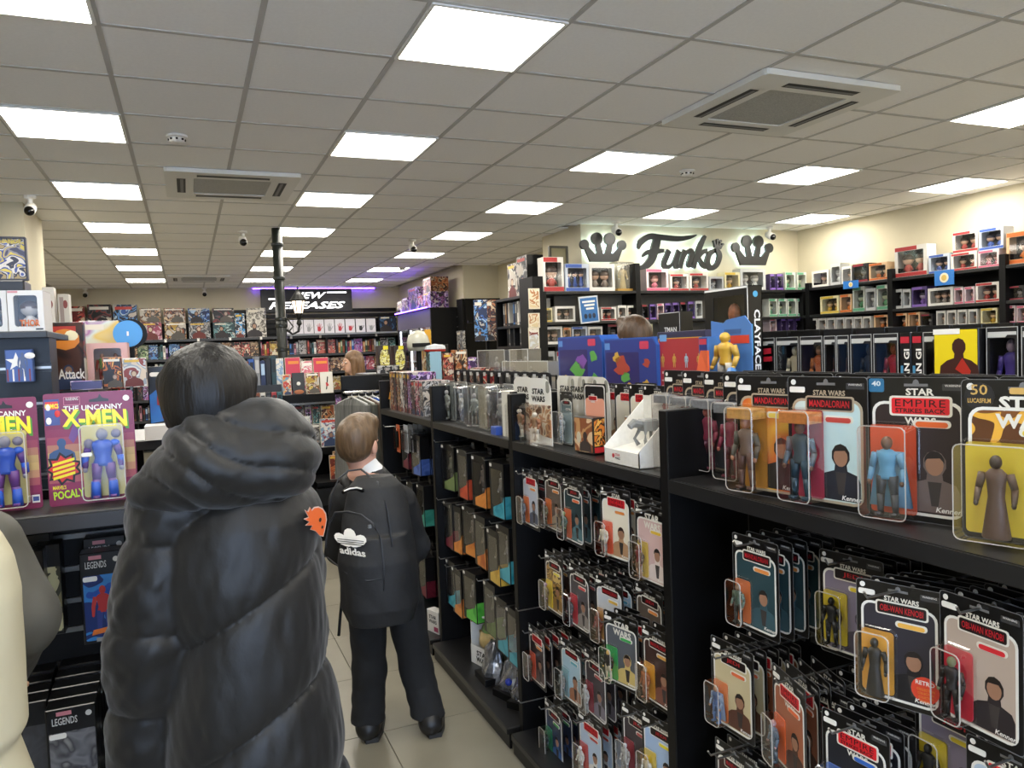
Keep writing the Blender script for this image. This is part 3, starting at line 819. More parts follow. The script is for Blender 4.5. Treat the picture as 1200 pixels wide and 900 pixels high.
def hangbox(c, bay, px, py, row, x=1.2, th=0.0, n=2):
    p = onX(px, py, x)
    for k in range(n + 1):
        rz = FACE_L + th + (RND.uniform(-.05, .05) if k else 0)
        xd = Vector((math.cos(rz), math.sin(rz), 0))
        q = p + xd * .0725 - Vector((0, 0, .24)) + Vector((.064 * k, 0, 0))
        q.y = min(max(q.y, DIV[bay] + .1), DIV[bay + 1] - .1)
        if q.x > GXB - .066: break
        TB[c].place('window_box', f'tall black window box with {c} lower panel, {"front of" if k == 0 else "behind in"} {row} row, {BAYNAME[bay]}', 'toy box', q, rz, f'{c} window boxes {"in front" if k == 0 else "behind"}, {row} row, {BAYNAME[bay]}', only=None if k == 0 else ('carton', 'price_sticker', 'colour_panel', 'window'))
        if k == 0: pz = q
    peg(bay, x, pz.y, pz.z + .255)
for c, px, py, th in (('olive green', 516, 519, .15), ('red', 535, 525, 0), ('orange', 552, 532, .1), ('turquoise', 573, 540, .05)): hangbox(c, 2, px, py, 'top', 1.2, th)
for c, px, py, th in (('crimson', 515, 583, 0), ('orange', 526, 590, .1), ('orange', 541, 591, .1), ('orange', 555, 601, 0), ('yellow', 570, 617, 0), ('turquoise', 581, 612, 0)): hangbox(c, 2, px, py, 'middle', 1.2, th)
for c, px, py, th in (('turquoise', 518, 650, 0), ('orange', 529, 662, 0), ('bright green', 542, 666, .1), ('olive green', 566, 678, 0), ('turquoise', 579, 696, 0), ('turquoise', 592, 708, 0)): hangbox(c, 2, px, py, 'low', 1.2, th)
for c, px, py, th in (('blue', 481, 509, .1), ('crimson', 470, 503, 0)): hangbox(c, 3, px, py, 'top', 1.22, th)
for c, px, py in (('teal', 476, 563), ('teal', 488, 566), ('crimson', 463, 556)): hangbox(c, 3, px, py, 'middle', 1.22)
for c, px, py in (('teal', 480, 640), ('crimson', 490, 648), ('turquoise', 468, 632)): hangbox(c, 3, px, py, 'low', 1.22)
# thin orange card in the end bay
P = Proto()
P.add('backing_card', MB().prism(rrect(-.04, 0, .04, .17, .006, 2), 0, .0015), mat('#c85a24', .4))
P.add('tool_figure', MB().tube([(0, -.006, .03), (0, -.006, .07), (0, -.006, .13)], [.006, .012, .008], 8), BLACKM)
P.add('blister', MB().cbox(-.03, -.02, .02, .03, 0, .15, .004), CLEAR)
p = onX(464, 497, 1.16)
P.place('carded_figure', 'narrow orange card with black toy on a peg beside the boy', 'carded figure', p + Vector((0, -.04, -.17)), FACE_L)
peg(3, 1.16, p.y - .04, p.z - .008, 1.08)
P2 = Proto()
P2.add('backing_card', MB().prism(rrect(-.05, 0, .05, .17, .006, 2), 0, .0015), mat('#b9bcc0', .4))
P2.add('blister', MB().cbox(-.04, -.02, .02, .04, 0, .14, .004), CLEAR)
for k in range(6):
    P2.place('carded_figure', 'pale grey card in the row behind the narrow orange card', 'carded figure', p + Vector((.035 + .03 * k, -.09, -.17)), FACE_L, 'pale cards behind the orange card')

# ------- base shelf of the third bay: moulded mug in a white box, silver toys
def boxat(px, py, x, z): return onZ(px, py, z)
q = onZ(527, 782, .085)
t = thing('mug_box', 'white open box with red inside holding a sand coloured moulded mug', 'toy box', (1.24, q.y - .08, .085), FACE_L + .25)
b = MB()
b.box(-.1, 0, 0, .1, .15, .006); b.box(-.1, .144, 0, .1, .15, .25); b.box(-.1, 0, 0, -.094, .15, .25); b.box(.094, 0, 0, .1, .15, .25); b.box(-.1, 0, .244, .1, .15, .25)
b.box(-.1, -.003, 0, .1, .0, .09)
obj('carton', b, WHITE, t)
b = MB().box(-.092, .138, .02, .092, .143, .24, 0); b.box(-.094, -.001, .2, -.0935, .14, .24, 1)
obj('inner_print', b, [mat('#b82a1e', .4), mat('#c8602a', .4)], t)
b = MB(); b.text('STAR', .0, .06, .1, .025, -.004, 0, off=.03); b.text('WARS', 0, .03, .11, .025, -.004, 0, off=.03)
obj('lettering', b, BLACKM, t)
b = MB().lathe([(.05, .09), (.062, .1), (.066, .13), (.06, .155), (.05, .165), (.045, .165)], (0, .06, 0), 18); 
for s in (-1, 1): b.tube([(s * .05, .06, .13), (s * .085, .05, .14), (s * .07, .05, .115)], [.02, .012, .004], 8)
obj('mug', b, mat('#bfa670', .5, noise=.15, nscale=40), t, smooth=True)
obj('mug_lid', MB().ell((-.005, .06, .175), .05, .05, .04, 14, 8), mat('#7d9a5c', .5), t, smooth=True)
q = onZ(552, 805, .085)
for k, (px, py, lb) in enumerate(((556, 800, 'crumpled silver foil toy pack on the base shelf beside the mug box'), (573, 822, 'silver toy pack with blue spot on the base shelf'), (588, 835, 'silver and black toy pack at the base shelf end'))):
    q = onZ(px, py, .085)
    t = thing('foil_pack', lb, 'toy pack', (1.22 + .02 * k, q.y, .085), FACE_L + .3 * k)
    b = MB(); rr = random.Random(k)
    ring = lambda z, s: [((.07 * s + rr.uniform(-.012, .012)) * math.cos(a * PI / 6), (.05 * s + rr.uniform(-.01, .01)) * math.sin(a * PI / 6) + .02, z) for a in range(12)]
    b.loft([ring(0, 1), ring(.05, 1.1), ring(.09, .85), ring(.14, .7), ring(.18, .25)])
    obj('foil_bag', b, mat('#9a9ca2', .22, metal=.7, noise=.6, nscale=30, bump=.5), t)
    b = MB().box(-.07, -.05, 0, .07, .06, .03)
    obj('tray', b, BLACKM, t)
    if k: obj('toy_spot', MB().ell((.02, -.03, .08), .016, .016, .016, 8, 6), mat('#2a3fb0', .2), t, smooth=True)
TB['red'].place('window_box', 'tall black window box with red lower panel standing at the base shelf end', 'toy box', (1.26, 2.93, .085), FACE_L + .1)
for k in range(3): TB['olive green'].place('window_box', 'tall black window box with olive panel standing at back of base shelf', 'toy box', (1.34, 3.0 + .2 * k, .085), FACE_L, 'boxes at the back of the base shelf')
q = onZ(494, 742, .085)
P = printbox(.11, .12, .05, mat('#dedad2', .4), WHITE)
P.parts.append(('lettering', MB().text('STAR', 0, .085, .07, .02, -.0014, 0, off=.03).text('WARS', 0, .06, .075, .02, -.0014, 0, off=.03).box(.01, -.0016, .01, .05, -.0012, .035, 1).mesh('lettering', [BLACKM, mat('#a03a5a', .4)]), None, None))
P.place('toy_carton', 'small white lettered toy carton on the base shelf by the boy', 'toy box', (1.16, q.y - .02, .085), FACE_L + .3)

# ------- six inch carded figures standing on the shelf
def big(kind, pic, sil, insert, pill, fig, bub, border='#a89a84', **k):
    return carded(.19, .28, kind, pic, sil, insert, pill, fig, border=border, bub=bub, lm=LOGOT if kind == 'mando' else LOGOM, **k)
BUB = (-.088, .012, .085, .2, .055)
def anniv(P):
    b = MB().prism(rrect(-.09, .25, -.06, .277, .004, 2), -.0012, 0, 0)
    b.text('40', -.075, .267, .018, .01, -.0016, 1, off=.03)
    P.add('anniversary_mark', b, [mat('#2f6c92', .3), mat('#c9d4d8', .4)])
def fifty(P):
    b = MB().prism(circ(-.066, .25, .024, 16), -.0006, 0, 0)
    b.text('50', -.066, .262, .026, .018, -.0012, 1, off=.01)
    b.text('LUCASFILM', -.066, .243, .036, .008, -.0012, 1, off=.02)
    b.prism(rrect(-.02, .255, .004, .266, .003, 2), -.0006, 0, 1)
    P.add('anniversary_mark', b, [mat('#222226', .3), mat('#c9a25a', .35)])
B6 = {
 'desert orange': big('mando', art(('#8a3a24', '#c8642c', '#e0a83c', '#e8cf5c'), 7, sharp=False), '#2c2620', '#b0792a', '#e0c85c', ('#a8765a', '#6a5648', '#5c3f34', '#5a564a'), BUB, tray='#b98a4a'),
 'pale sky': big('mando', art(('#d8c89a', '#b9d3d6', '#cfe0dc'), 4, sharp=False), '#23252e', '#a02a40', '#b8433c', ('#6a4a3a', '#3b474c', '#1f3a48', '#56626a'), BUB, tray='#b9753a'),
 'dark portrait': big('empire', '#2a1f20', '#6a5c58', '#d04a22', '#d8622c', ('#5a3c2c', '#4f8cae', '#20242e', '#5a8aa8'), (-.092, .005, .096, .185, .055), border='#dedcd4', cape=True, extra=anniv, tag_=False),
 'sunset': big('sw', art(('#c8842a', '#7a4a22', '#e0a83c', '#5a3418'), 12), '#7a5034', '#c9b02a', '#d8c034', ('#2c1c16', '#4a3226', '#3c2a20', '#503a2c'), (-.092, .005, .12, .17, .06), border='#dedcd4', robe=True, extra=fifty, tag_=False),
 'night grey': big('mando', '#23252e', '#3c4150', '#3a3f48', '#7a7a84', ('#a85a50', '#8a2f48', '#6a2438', '#8a2f48'), BUB, tray='#7a7d82'),
}
LB6 = {'desert orange': 'tall carded figure with orange desert picture and amber bubble', 'pale sky': 'tall carded figure with pale sky picture and crimson bubble backing',
       'dark portrait': 'tall carded figure with blue caped toy and dark portrait', 'sunset': 'tall carded hooded figure with yellow bubble and sunset picture', 'night grey': 'tall carded figure with dark picture and red robed toy'}
def stand(key, px, py, rzdeg, z=ZS, lb=None, **k):
    """bottom left corner of the card in the picture, on the shelf"""
    p = onZ(px, py, z)
    rz = math.radians(rzdeg)
    c = p + Vector((math.cos(rz), math.sin(rz), 0)) * .095
    return B6[key].place('carded_figure', lb or LB6[key] + ' standing on the shelf', 'carded figure', c, rz, **k)
stand('night grey', 850, 563, -82)
stand('desert orange', 866, 576, -81)
stand('pale sky', 926, 588, -80)
stand('dark portrait', 1018, 603, -73)
stand('sunset', 1128, 628, -72)
for k, (yy, key) in enumerate(((1.62, 'night grey'), (1.43, 'desert orange'), (1.235, 'dark portrait'), (1.04, 'dark portrait'), (.85, 'sunset'))):
    for j in range(2):
        B6[key].place('carded_figure', LB6[key] + f', {["second", "last"][j]} in the row behind', 'carded figure', (1.36 + .05 * j, yy - .005 * j, ZS), FACE_L, f'tall cards behind the front row, {key}, {j}', only=BACKPARTS[:-1])
# cards seen past the upright
for k, (px, w0) in enumerate(((778, 0), (806, 0), (838, 0))):
    p = onX(px, 437 - 1.5 * k, 1.36)
    B6['night grey'].place('carded_figure', 'tall carded figure with dark picture standing behind the shelf upright', 'carded figure', (1.36 - .02 * k, p.y - .095, ZS), FACE_L, 'dark tall cards behind the upright')
# ------------------------------------------------------------------ things on the gondola shelf, second bay
def whitecard():
    P = Proto()
    w_, h_ = .16, .25
    pts = [(-w_ / 2, 0), (w_ / 2, 0), (w_ / 2, h_ - .06)] + [(w_ / 2 - .05 + .05 * math.cos(a), h_ - .05 + .05 * math.sin(a)) for a in (.0, .4, .8, 1.2, PI / 2)] + [(-w_ / 2 + .02, h_), (-w_ / 2, h_ - .02)]
    P.add('backing_card', MB().prism(pts, 0, .0015), mat('#dcd9d0', .35))
    b = MB(); b.text('STAR', -.01, .2, .085, .022, -.0008, 0, off=.04); b.text('WARS', -.01, .172, .095, .022, -.0008, 0, off=.04)
    b.prism(rrect(.045, .195, .068, .24, .01, 3), -.0006, 0, 1)
    P.add('lettering', b, [BLACKM, mat('#8a8a80', .4)])
    b = MB().prism([(-.075, .004), (.075, .004), (.075, .15), (-.075, .15)], -.003, 0, 0)
    b.prism([(-.075, .004), (.075, .004), (.075, .03), (.02, .034), (-.075, .06)], -.0034, 0, 1)
    P.add('picture', b, [art(('#7a4a2c', '#a8764a', '#c9b79a', '#5a3a26'), 18), mat('#d5d0c4', .4)])
    g0 = figure_mb(.11, robe=False)
    g = MB(); g.v = [(x * 1.3 + .01, y * 1.3 - .03, z + .015) for x, y, z in g0.v]; g.f = g0.f; g.m = g0.m
    P.add('figure', g, [mat(c, .5) for c in ('#d8d0c0', '#8a6a4c', '#c9c0ac', '#8a5a3c')], smooth=True)
    P.add('blister', MB().cbox(-.074, -.055, .004, .074, 0, .15, .01), CLEAR)
    return P
WC = whitecard()
for k, (px, py, lb) in enumerate(((604, 513, 'white lettered carded toy with brown bubble standing at the shelf upright'), (621, 519, 'white lettered carded toy with brown bubble, front one next to grey pack'))):
    p = onZ(px, py, ZS)
    WC.place('carded_figure', lb, 'carded figure', p + Vector((.012, -.078, 0)), FACE_L + .12)
for k in range(4):
    p = onX(652 + 12 * k, 432, 1.36)
    WC.place('carded_figure', 'white lettered carded toy in the row behind the two front ones', 'carded figure', (1.36 + .0 * k, p.y - .08, ZS), FACE_L, 'white cards in the back row', only=('backing_card', 'lettering'))
# grey pack
P = carded(.1, .2, 'jedi', '#5a6c70', '#9aa6a8', '#87989a', '#888888', ('#999', '#7a8486', '#5a6466', '#7a8486'), bub=(-.045, .01, .09, .12, .04), tag_=False)
p = onZ(658, 521, ZS)
P.place('carded_figure', 'grey green carded figure between white cards and brown picture box', 'carded figure', p + Vector((0, -.05, 0)), FACE_L)
# brown picture box with pink card above, black cards behind
P = Proto()
P.add('backing_card', MB().prism(rrect(-.065, 0, .065, .235, .006, 2), 0, .0015), CARD)
b = MB().ring(rrect(-.06, .005, .06, .23, .012, 3), rrect(-.056, .009, .056, .226, .01, 3), -.0008, 0, 0)
b.prism(rrect(-.055, .12, .055, .185, .012, 3), -.0006, 0, 1)
P.add('print', b, [mat('#d8d4cc', .4), mat('#e09a80', .4)])
b = MB(); logo(b, 'empire', -.01, .185, .05); P.add('logo', b, LOGOM)
P.add('carton', MB().cbox(-.058, -.05, .004, .058, 0, .125, .003), CARD)
b = MB().plate(rrect(-.053, .008, .053, .121, .004, 2), -.0508, 0)
b.prism(bust(.01, .01, .07), -.0514, -.0508, 1)
b.prism(circ(-.028, .055, .013, 12, .02), -.0514, -.0508, 2)
b.box(.0582, -.046, .03, .0586, -.004, .12, 3); b.box(.0582, -.046, .008, .0586, -.004, .026, 4)
P.add('box_print', b, [art(('#b98a5a', '#8a5030', '#d8b890'), 14), mat('#3c3330', .4), mat('#c9bfa8', .4), art(('#d8a04c', '#3a2418', '#c8742c'), 40), mat('#c02a30', .4)])
PB = P
p = onZ(680, 529, ZS)
PB.place('carded_figure', 'boxed card with brown picture and pink panel beside the display tray', 'carded figure', p + Vector((.03, -.06, 0)), FACE_L + .1)
PB.place('carded_figure', 'boxed card with brown picture half hidden behind the display tray', 'carded figure', (1.385, 2.16, ZS), FACE_L)
for k in range(5):
    p = onX(684 + 17 * k, 448 + 1.5 * k, 1.35)
    V['cream and red'].place('carded_figure', 'black carded figure with pink picture, back row behind the display tray', 'carded figure', (1.375, p.y - .05, ZS), FACE_L + .05, 'black cards behind the tray', only=('backing_card', 'border_stripe', 'picture', 'logo', 'warning_panel', 'corner_mark'))
# yellow lettered white card
P = Proto()
P.add('backing_card', MB().prism(rrect(-.075, 0, .075, .21, .012, 3), 0, .0015), mat('#d9d6cc', .4))
b = MB(); b.text('STAR', -.03, .183, .06, .018, -.0008, 0, off=.04); b.text('WARS', -.03, .162, .066, .018, -.0008, 0, off=.04)
b.prism(circ(.035, .15, .022, 18), -.0008, 0, 1); b.prism(circ(.055, .16, .02, 18), -.0006, 0, 2)
b.prism([(-.07, .02), (.0, .02), (.02, .1), (-.07, .12)], -.0006, 0, 3)
P.add('print', b, [mat('#d8a82c', .4), mat('#3f8a3c', .4), mat('#5a5a5c', .4), art(('#d5d2cc', '#2a2a2e', '#8a9ac0'), 40)])
P.place('carded_figure', 'white card with yellow lettering and green planet behind the display tray', 'carded figure', (1.36, 1.97, ZS), FACE_L + .15)
# wedge shaped display tray with walker toy
p = onZ(706, 527, ZS)
t = thing('display_tray', 'white wedge shaped card display tray with toy walker inside', 'display tray', (1.185, 1.995, ZS), FACE_L)
W_ = .2
b = MB()
for s in (-W_ / 2, W_ / 2 - .003):
    pts = [(0, 0), (.15, 0), (.15, .19), (.0, .05)]
    n0 = len(b.v)
    b._add([(s, y, z) for y, z in pts] + [(s + .003, y, z) for y, z in pts], [(0, 1, 2, 3), (7, 6, 5, 4), (0, 4, 5, 1), (1, 5, 6, 2), (2, 6, 7, 3), (3, 7, 4, 0)], 0)
b.box(-W_ / 2, 0, 0, W_ / 2, .003, .045); b.box(-W_ / 2, .147, 0, W_ / 2, .15, .2); b.box(-W_ / 2, 0, 0, W_ / 2, .15, .003)
b.quad((-W_ / 2, .003, .035), (W_ / 2, .003, .035), (W_ / 2, .147, .06), (-W_ / 2, .147, .06))
obj('tray', b, mat('#dfddd6', .4, noise=.05, nscale=60), t)
b = MB().prism(circ(-.045, .026, .007, 10), -.0006, 0, 0); b.text('STAR', -.02, .03, .03, .008, -.0006, 0, off=.02); b.text('WARS', -.02, .02, .03, .008, -.0006, 1, off=.02)
obj('lettering', b, [mat('#b82a34', .4), BLACKM], t)
b = MB()
b.cbox(-.02, .07, .1, .03, .12, .135, .005)
for s in (-1, 1):
    for f in (-1, 1): b.tube([(.005 + s * .018, .095 + f * .02, .1), (.005 + s * .03, .095 + f * .03, .075), (.005 + s * .024, .095 + f * .02, .055)], [.006, .005, .008], 6)
b.tube([(.005, .07, .12), (.005, .045, .125), (.005, .03, .115)], [.012, .014, .01], 8)
obj('toy_walker', b, mat('#7a7c7c', .4), t)
# clear packs beside the upright
for k in range(3):
    t = thing('clear_pack', 'clear plastic pack of grey parts beside the display tray upright', 'toy pack', (1.2 + .075 * k, 1.80, ZS), FACE_L + .1, 'clear packs by the upright')
    obj('shell', MB().cbox(-.045, 0, 0, .045, .06, .19, .008), CLEAR, t)
    b = MB(); rr = random.Random(k)
    for j in range(6): b.cbox(rr.uniform(-.035, 0), rr.uniform(.008, .02), .01 + .028 * j, rr.uniform(.005, .035), rr.uniform(.03, .05), .034 + .028 * j, .003)
    obj('toy_parts', b, mat('#8c8c86', .4), t)

# ------------------------------------------------------------------ third bay shelf: clear clamshells
def clam(w_, h_, c, fc):
    P = Proto()
    P.add('backing_card', MB().prism(rrect(-w_ / 2, 0, w_ / 2, h_, .01, 3), .05, .0515), mat(c, .4, noise=.5, nscale=40))
    g0 = figure_mb(h_ * .75)
    g = MB(); g.v = [(x, y + .028, z + .01) for x, y, z in g0.v]; g.f = g0.f; g.m = g0.m
    P.add('figure', g, [mat(q, .4) for q in fc], smooth=True)
    b = MB().loft([[(x, .05, z) for x, z in rrect(-w_ / 2, 0, w_ / 2, h_, .012, 3)], [(x, .004, z) for x, z in rrect(-w_ / 2 + .004, .004, w_ / 2 - .004, h_ - .004, .012, 3)], [(x, 0, z) for x, z in rrect(-w_ / 2 + .01, .01, w_ / 2 - .01, h_ - .01, .012, 3)]])
    P.add('shell', b, plastic_clear('clam_plastic', gloss=.16, rough=.12))
    P.add('shell_rim', MB().ring(rrect(-w_ / 2, 0, w_ / 2, h_, .012, 3), rrect(-w_ / 2 + .004, .004, w_ / 2 - .004, h_ - .004, .01, 3), .047, .05), mat('#b4b6b0', .3), 2)
    return P
CL = [clam(.125, .2, '#9aa09a', ('#aaa', '#8f948e', '#6f746e', '#8f948e')), clam(.12, .19, '#6a6e6c', ('#999', '#a0a09a', '#77777a', '#a0a09a')), clam(.13, .205, '#3c3e40', ('#aaa', '#77797a', '#5a5c5e', '#77797a'))]
for k, (px, py, ci, th) in enumerate(((514, 492, 0, .1), (527, 496, 1, -.1), (542, 500, 0, .2), (555, 504, 2, 0), (569, 507, 1, .15))):
    p = onZ(px, py, ZS)
    for j in range(2):
        CL[ci].place('clear_pack', f'{["pale", "mid grey", "dark"][ci]} toy in clear clamshell, {["front", "back"][j]} row on the shelf of clamshells', 'toy pack', (1.2 + .075 * j + RND.uniform(0, .02), p.y - .065, ZS), FACE_L + th, f'clamshells {ci} {j}')
P = printbox(.08, .19, .06, mat('#d9d7ce', .4), mat('#d9d7ce', .4))
p = onZ(588, 511, ZS)
P.place('toy_carton', 'narrow white carton at the end of the clamshell shelf', 'toy box', (1.2, p.y - .04, ZS), FACE_L)
P = printbox(.03, .19, .1, CARD, CARD)
P.place('toy_carton', 'slim black carton next to the narrow white carton', 'toy box', (1.2, p.y - .105, ZS), FACE_L)
P = printbox(.06, .035, .03, mat('#3a5ab0', .3), mat('#3a5ab0', .3))
P.place('toy_carton', 'tiny blue carton lying before the clamshells', 'toy box', (1.185, p.y + .07, ZS), FACE_L)
# ------------------------------------------------------------------ end bay shelf: upright picture boxes, little house
cols = ['orange', 'black', 'brown', 'white', 'black', 'purple', 'black', 'pink', 'grey']
for k in range(9):
    y = 4.86 - .085 * k
    P = printbox(.07, .245 if k < 6 else .2, .16, artc(cols[k], 26), artc(cols[k], 20))
    P.place('toy_carton', f'tall {cols[k]} picture carton standing in the end bay shelf row', 'toy box', (1.2, y, ZS), FACE_L, f'{cols[k]} cartons in the end bay')
t = thing('toy_house', 'small grey toy house with orange roof at the shelf end', 'toy', (1.22, 4.97, ZS), FACE_L)
obj('walls', MB().cbox(-.04, 0, 0, .04, .06, .06, .003), mat('#a8a294', .6), t)
b = MB().prism([(-.045, .06), (.045, .06), (.0, .11)], -.005, .065)
obj('roof', b, mat('#d8962a', .5), t)

# ------------------------------------------------------------------ rear half of the gondola
def rearbox(px0, px1, py, x, zb=ZR):
    a, b_ = onX(px0, py, x), onX(px1, py, x)
    return (a.y + b_.y) / 2, abs(a.y - b_.y), (a.z + b_.z) / 2 - zb
def wb(px0, px1, py, x, label, col='#161618', inside='#101012', fig=('#a88', '#555', '#444', '#555'), hdr=True, art_=None, d_=.07, word=None, **k):
    yc, w_, h_ = rearbox(px0, px1, py, x)
    P = Proto()
    b = MB()
    t = .002
    b.box(-w_ / 2, 0, 0, -w_ / 2 + t, d_, h_); b.box(w_ / 2 - t, 0, 0, w_ / 2, d_, h_); b.box(-w_ / 2, d_ - t, 0, w_ / 2, d_, h_); b.box(-w_ / 2, 0, h_ - t, w_ / 2, d_, h_); b.box(-w_ / 2, 0, 0, w_ / 2, d_, t)
    b.ring(rrect(-w_ / 2, 0, w_ / 2, h_, .0005, 1), rrect(-w_ / 2 + .01, .012, w_ / 2 - .01, h_ - .03, .002, 1), -.0006, .001)
    P.add('carton', b, mat(col, .4))
    P.add('inner_card', MB().box(-w_ / 2 + t, d_ - 2 * t, t, w_ / 2 - t, d_ - t, h_ - t), art_ or mat(inside, .5))
    hh = h_ * .82
    g0 = figure_mb(hh)
    g = MB(); g.v = [(x_ * min(1, w_ / (hh * .5)), y * .7 + d_ * .5, z + .01) for x_, y, z in g0.v]; g.f = g0.f; g.m = g0.m
    P.add('figure', g, [mat(c, .45) for c in fig], smooth=True)
    P.add('window', MB().plate(rrect(-w_ / 2 + .01, .012, w_ / 2 - .01, h_ - .03, .002, 1), .0), CLEARW)
    b = MB().ring(rrect(-w_ / 2 + .002, .002, w_ / 2 - .002, h_ - .002, .001, 1), rrect(-w_ / 2 + .0035, .0035, w_ / 2 - .0035, h_ - .0035, .001, 1), -.0012, -.0006)
    if hdr:
        b.prism([(-w_ / 2 + .006, h_ - .028), (w_ * .1, h_ - .028), (w_ * .16, h_ - .022), (w_ / 2 - .006, h_ - .022), (w_ / 2 - .006, h_ - .014), (-w_ / 2 + .006, h_ - .014)], -.0012, -.0006)
    P.add('edge_print', b, mat('#bcbcb8', .4))
    if word: P.add('red_marks', MB().prism([(-w_ * .34, h_ * .74), (w_ * .3, h_ * .76), (w_ * .3, h_ * .84), (-w_ * .3, h_ * .83)], -.0014, -.0008).prism([(-w_ * .32, h_ * .63), (w_ * .34, h_ * .65), (w_ * .33, h_ * .72), (-w_ * .34, h_ * .71)], -.0014, -.0008), mat('#b82434', .4))
    return P.place('window_box', label, 'toy box', (x, yc, ZR), FACE_L, **k)
TOPY = lambda px: 396 - (px - 880) * .037
ROWX = 1.86
wb(886, 908, TOPY(895), ROWX, 'black window box with red block marks on the rear shelf', word='BIG', fig=('#222', '#2a2a30', '#222', '#2a2a30'))
wb(909, 936, TOPY(920), ROWX, 'black window box holding a pale cream bony toy', fig=('#c9c0a4', '#b9ae90', '#a89c80', '#c9c0a4'))
wb(937, 964, TOPY(950), ROWX, 'black window box holding a bulky orange brown toy', fig=('#9a6a4c', '#a8562a', '#8a4a2a', '#b8703c'))
for q in (965, 980): wb(q, q + 15, TOPY(q), ROWX, 'narrow black window box holding a masked orange and grey toy', fig=('#6a4a3c', '#b8702c', '#3a2f2c', '#5a3c2c'), group='pair of narrow boxes with masked toys')
wb(996, 1022, TOPY(1010), ROWX, 'black window box holding a dark cloaked toy', fig=('#3a3634', '#1f1e20', '#1a1a1c', '#26241f'))
wb(1023, 1053, TOPY(1040), ROWX, 'black window box holding a deep red toy', fig=('#7a1a24', '#9a2030', '#2a1a1c', '#8a1c28'))
for k, q in enumerate((1054, 1068)):
    yc, w_, h_ = rearbox(q, q + 13, TOPY(q), ROWX)
    P = printbox(w_, h_, .14, CARD, CARD)
    P.add('lettering', MB().text('STELLAN GI', .006, h_ * .45, h_ * .7, .018, -.0016, 0, off=.03, rot=PI / 2).box(-w_ / 2 + .004, -.0016, h_ - .03, w_ / 2 - .004, -.0012, h_ - .012, 1).box(-w_ / 2 + .004, -.0016, .01, -w_ / 2 + .012, -.0012, h_ * .6, 2), [WHITE, mat('#b82434', .4), mat('#4a8ab0', .4)])
    P.place('toy_carton', f'slim black carton with white upright lettering, {["beside the red toy box", "beside the pale blue box"][k]}', 'toy box', (ROWX, yc, ZR), FACE_L)
wb(1081, 1100, TOPY(1090), ROWX, 'black window box with pale blue inside and dark caped toy', inside='#8a9cae', fig=('#3a3430', '#26262c', '#26262c', '#2c2c34'))
yc, w_, h_ = rearbox(1100, 1153, TOPY(1126) - 2, ROWX)
P = printbox(w_, h_, .08, mat('#e0c814', .4), CARD)
b = MB().prism(bust(.01, h_ * .44, w_ * .9), -.0016, -.0008, 0); b.prism([(.0, h_ * .56), (w_ * .3, h_ * .46), (w_ * .34, h_ * .54), (.02, h_ * .68)], -.0022, -.0008, 1); b.box(-w_ / 2, -.0016, h_ - .014, w_ * .1, -.0008, h_, 2)
P.add('printed_figure', b, [mat('#3a1a14', .4), mat('#a8281c', .4), WHITE])
P.place('toy_carton', 'bright yellow carton with dark red figure print on the rear shelf', 'toy box', (ROWX - .02, yc, ZR), FACE_L)
wb(1155, 1194, TOPY(1175) - 3, ROWX, 'black window box holding a purple toy on a green base', fig=('#9a8aa0', '#4a3a8a', '#3a2c6a', '#5a4a9a'))
wb(1196, 1230, TOPY(1210) - 3, ROWX, 'black window box holding a grey toy at the row end', fig=('#999', '#777', '#555', '#777'))
# row of box tops behind
for k in range(9):
    a = onX(890 + 38 * k, 392 - 1.2 * k, 1.97); b_ = onX(924 + 38 * k, 392 - 1.2 * k, 1.97)
    P = printbox(abs(a.y - b_.y), a.z + .01 - ZR, .04, CARD, CARD)
    P.add('edge_print', MB().box(-.06, -.0016, a.z - ZR - .035, .05, -.001, a.z - ZR - .02), mat('#a8a8a4', .4))
    P.place('toy_carton', 'plain black carton in the last row behind the window boxes', 'toy box', (1.965, (a.y + b_.y) / 2, ZR), FACE_L, 'plain black cartons in the last row')
# large box with upright name on its side
a = onX(877, 360, 1.78)
X0, Y0 = 1.78, a.y
t = thing('window_box', 'large black window box with white upright name on its narrow side', 'toy box', (X0, Y0, ZR), FACE_L)
H_ = onX(877, 334, 1.78).z - ZR
W_ = abs(onX(826, 345, 1.78).y - Y0)
D_ = .06
b = MB().box(-W_, D_ - .003, 0, 0, D_, H_); b.box(-W_, 0, 0, -W_ + .003, D_, H_); b.box(-.003, 0, 0, 0, D_, H_); b.box(-W_, 0, H_ - .003, 0, D_, H_); b.box(-W_, 0, 0, 0, D_, .003)
b.ring(rrect(-W_, 0, 0, H_, .001, 1), rrect(-W_ + .05, .03, -.02, H_ - .03, .004, 1), -.001, .001)
obj('carton', b, CARD, t)
obj('inner_card', MB().box(-W_ + .003, D_ - .006, .003, -.003, D_ - .003, H_ - .003), mat('#1c1d1c', .5), t)
b = MB().ell((-W_ * .45, D_ * .5, H_ * .5), W_ * .26, D_ * .35, H_ * .26, 12, 8); b.ell((-W_ * .45, D_ * .45, H_ * .78), W_ * .12, D_ * .3, H_ * .09, 10, 6)
for s in (-1, 1): b.tube([(-W_ * .45 + s * W_ * .2, D_ * .5, H_ * .6), (-W_ * .45 + s * W_ * .33, D_ * .4, H_ * .4), (-W_ * .45 + s * W_ * .3, D_ * .3, H_ * .22)], [.03, .025, .03], 8)
obj('figure', b, mat('#7a4224', .5, noise=.5, nscale=40, bump=.4), t, smooth=True)
obj('window', MB().plate(rrect(-W_ + .05, .03, -.02, H_ - .03, .004, 1), .0), CLEARW, t)
b = MB().box(-W_, -.0016, H_ - .008, 0, -.001, H_ - .001, 0); b.box(-.004, -.0016, 0, 0, -.001, H_, 0)
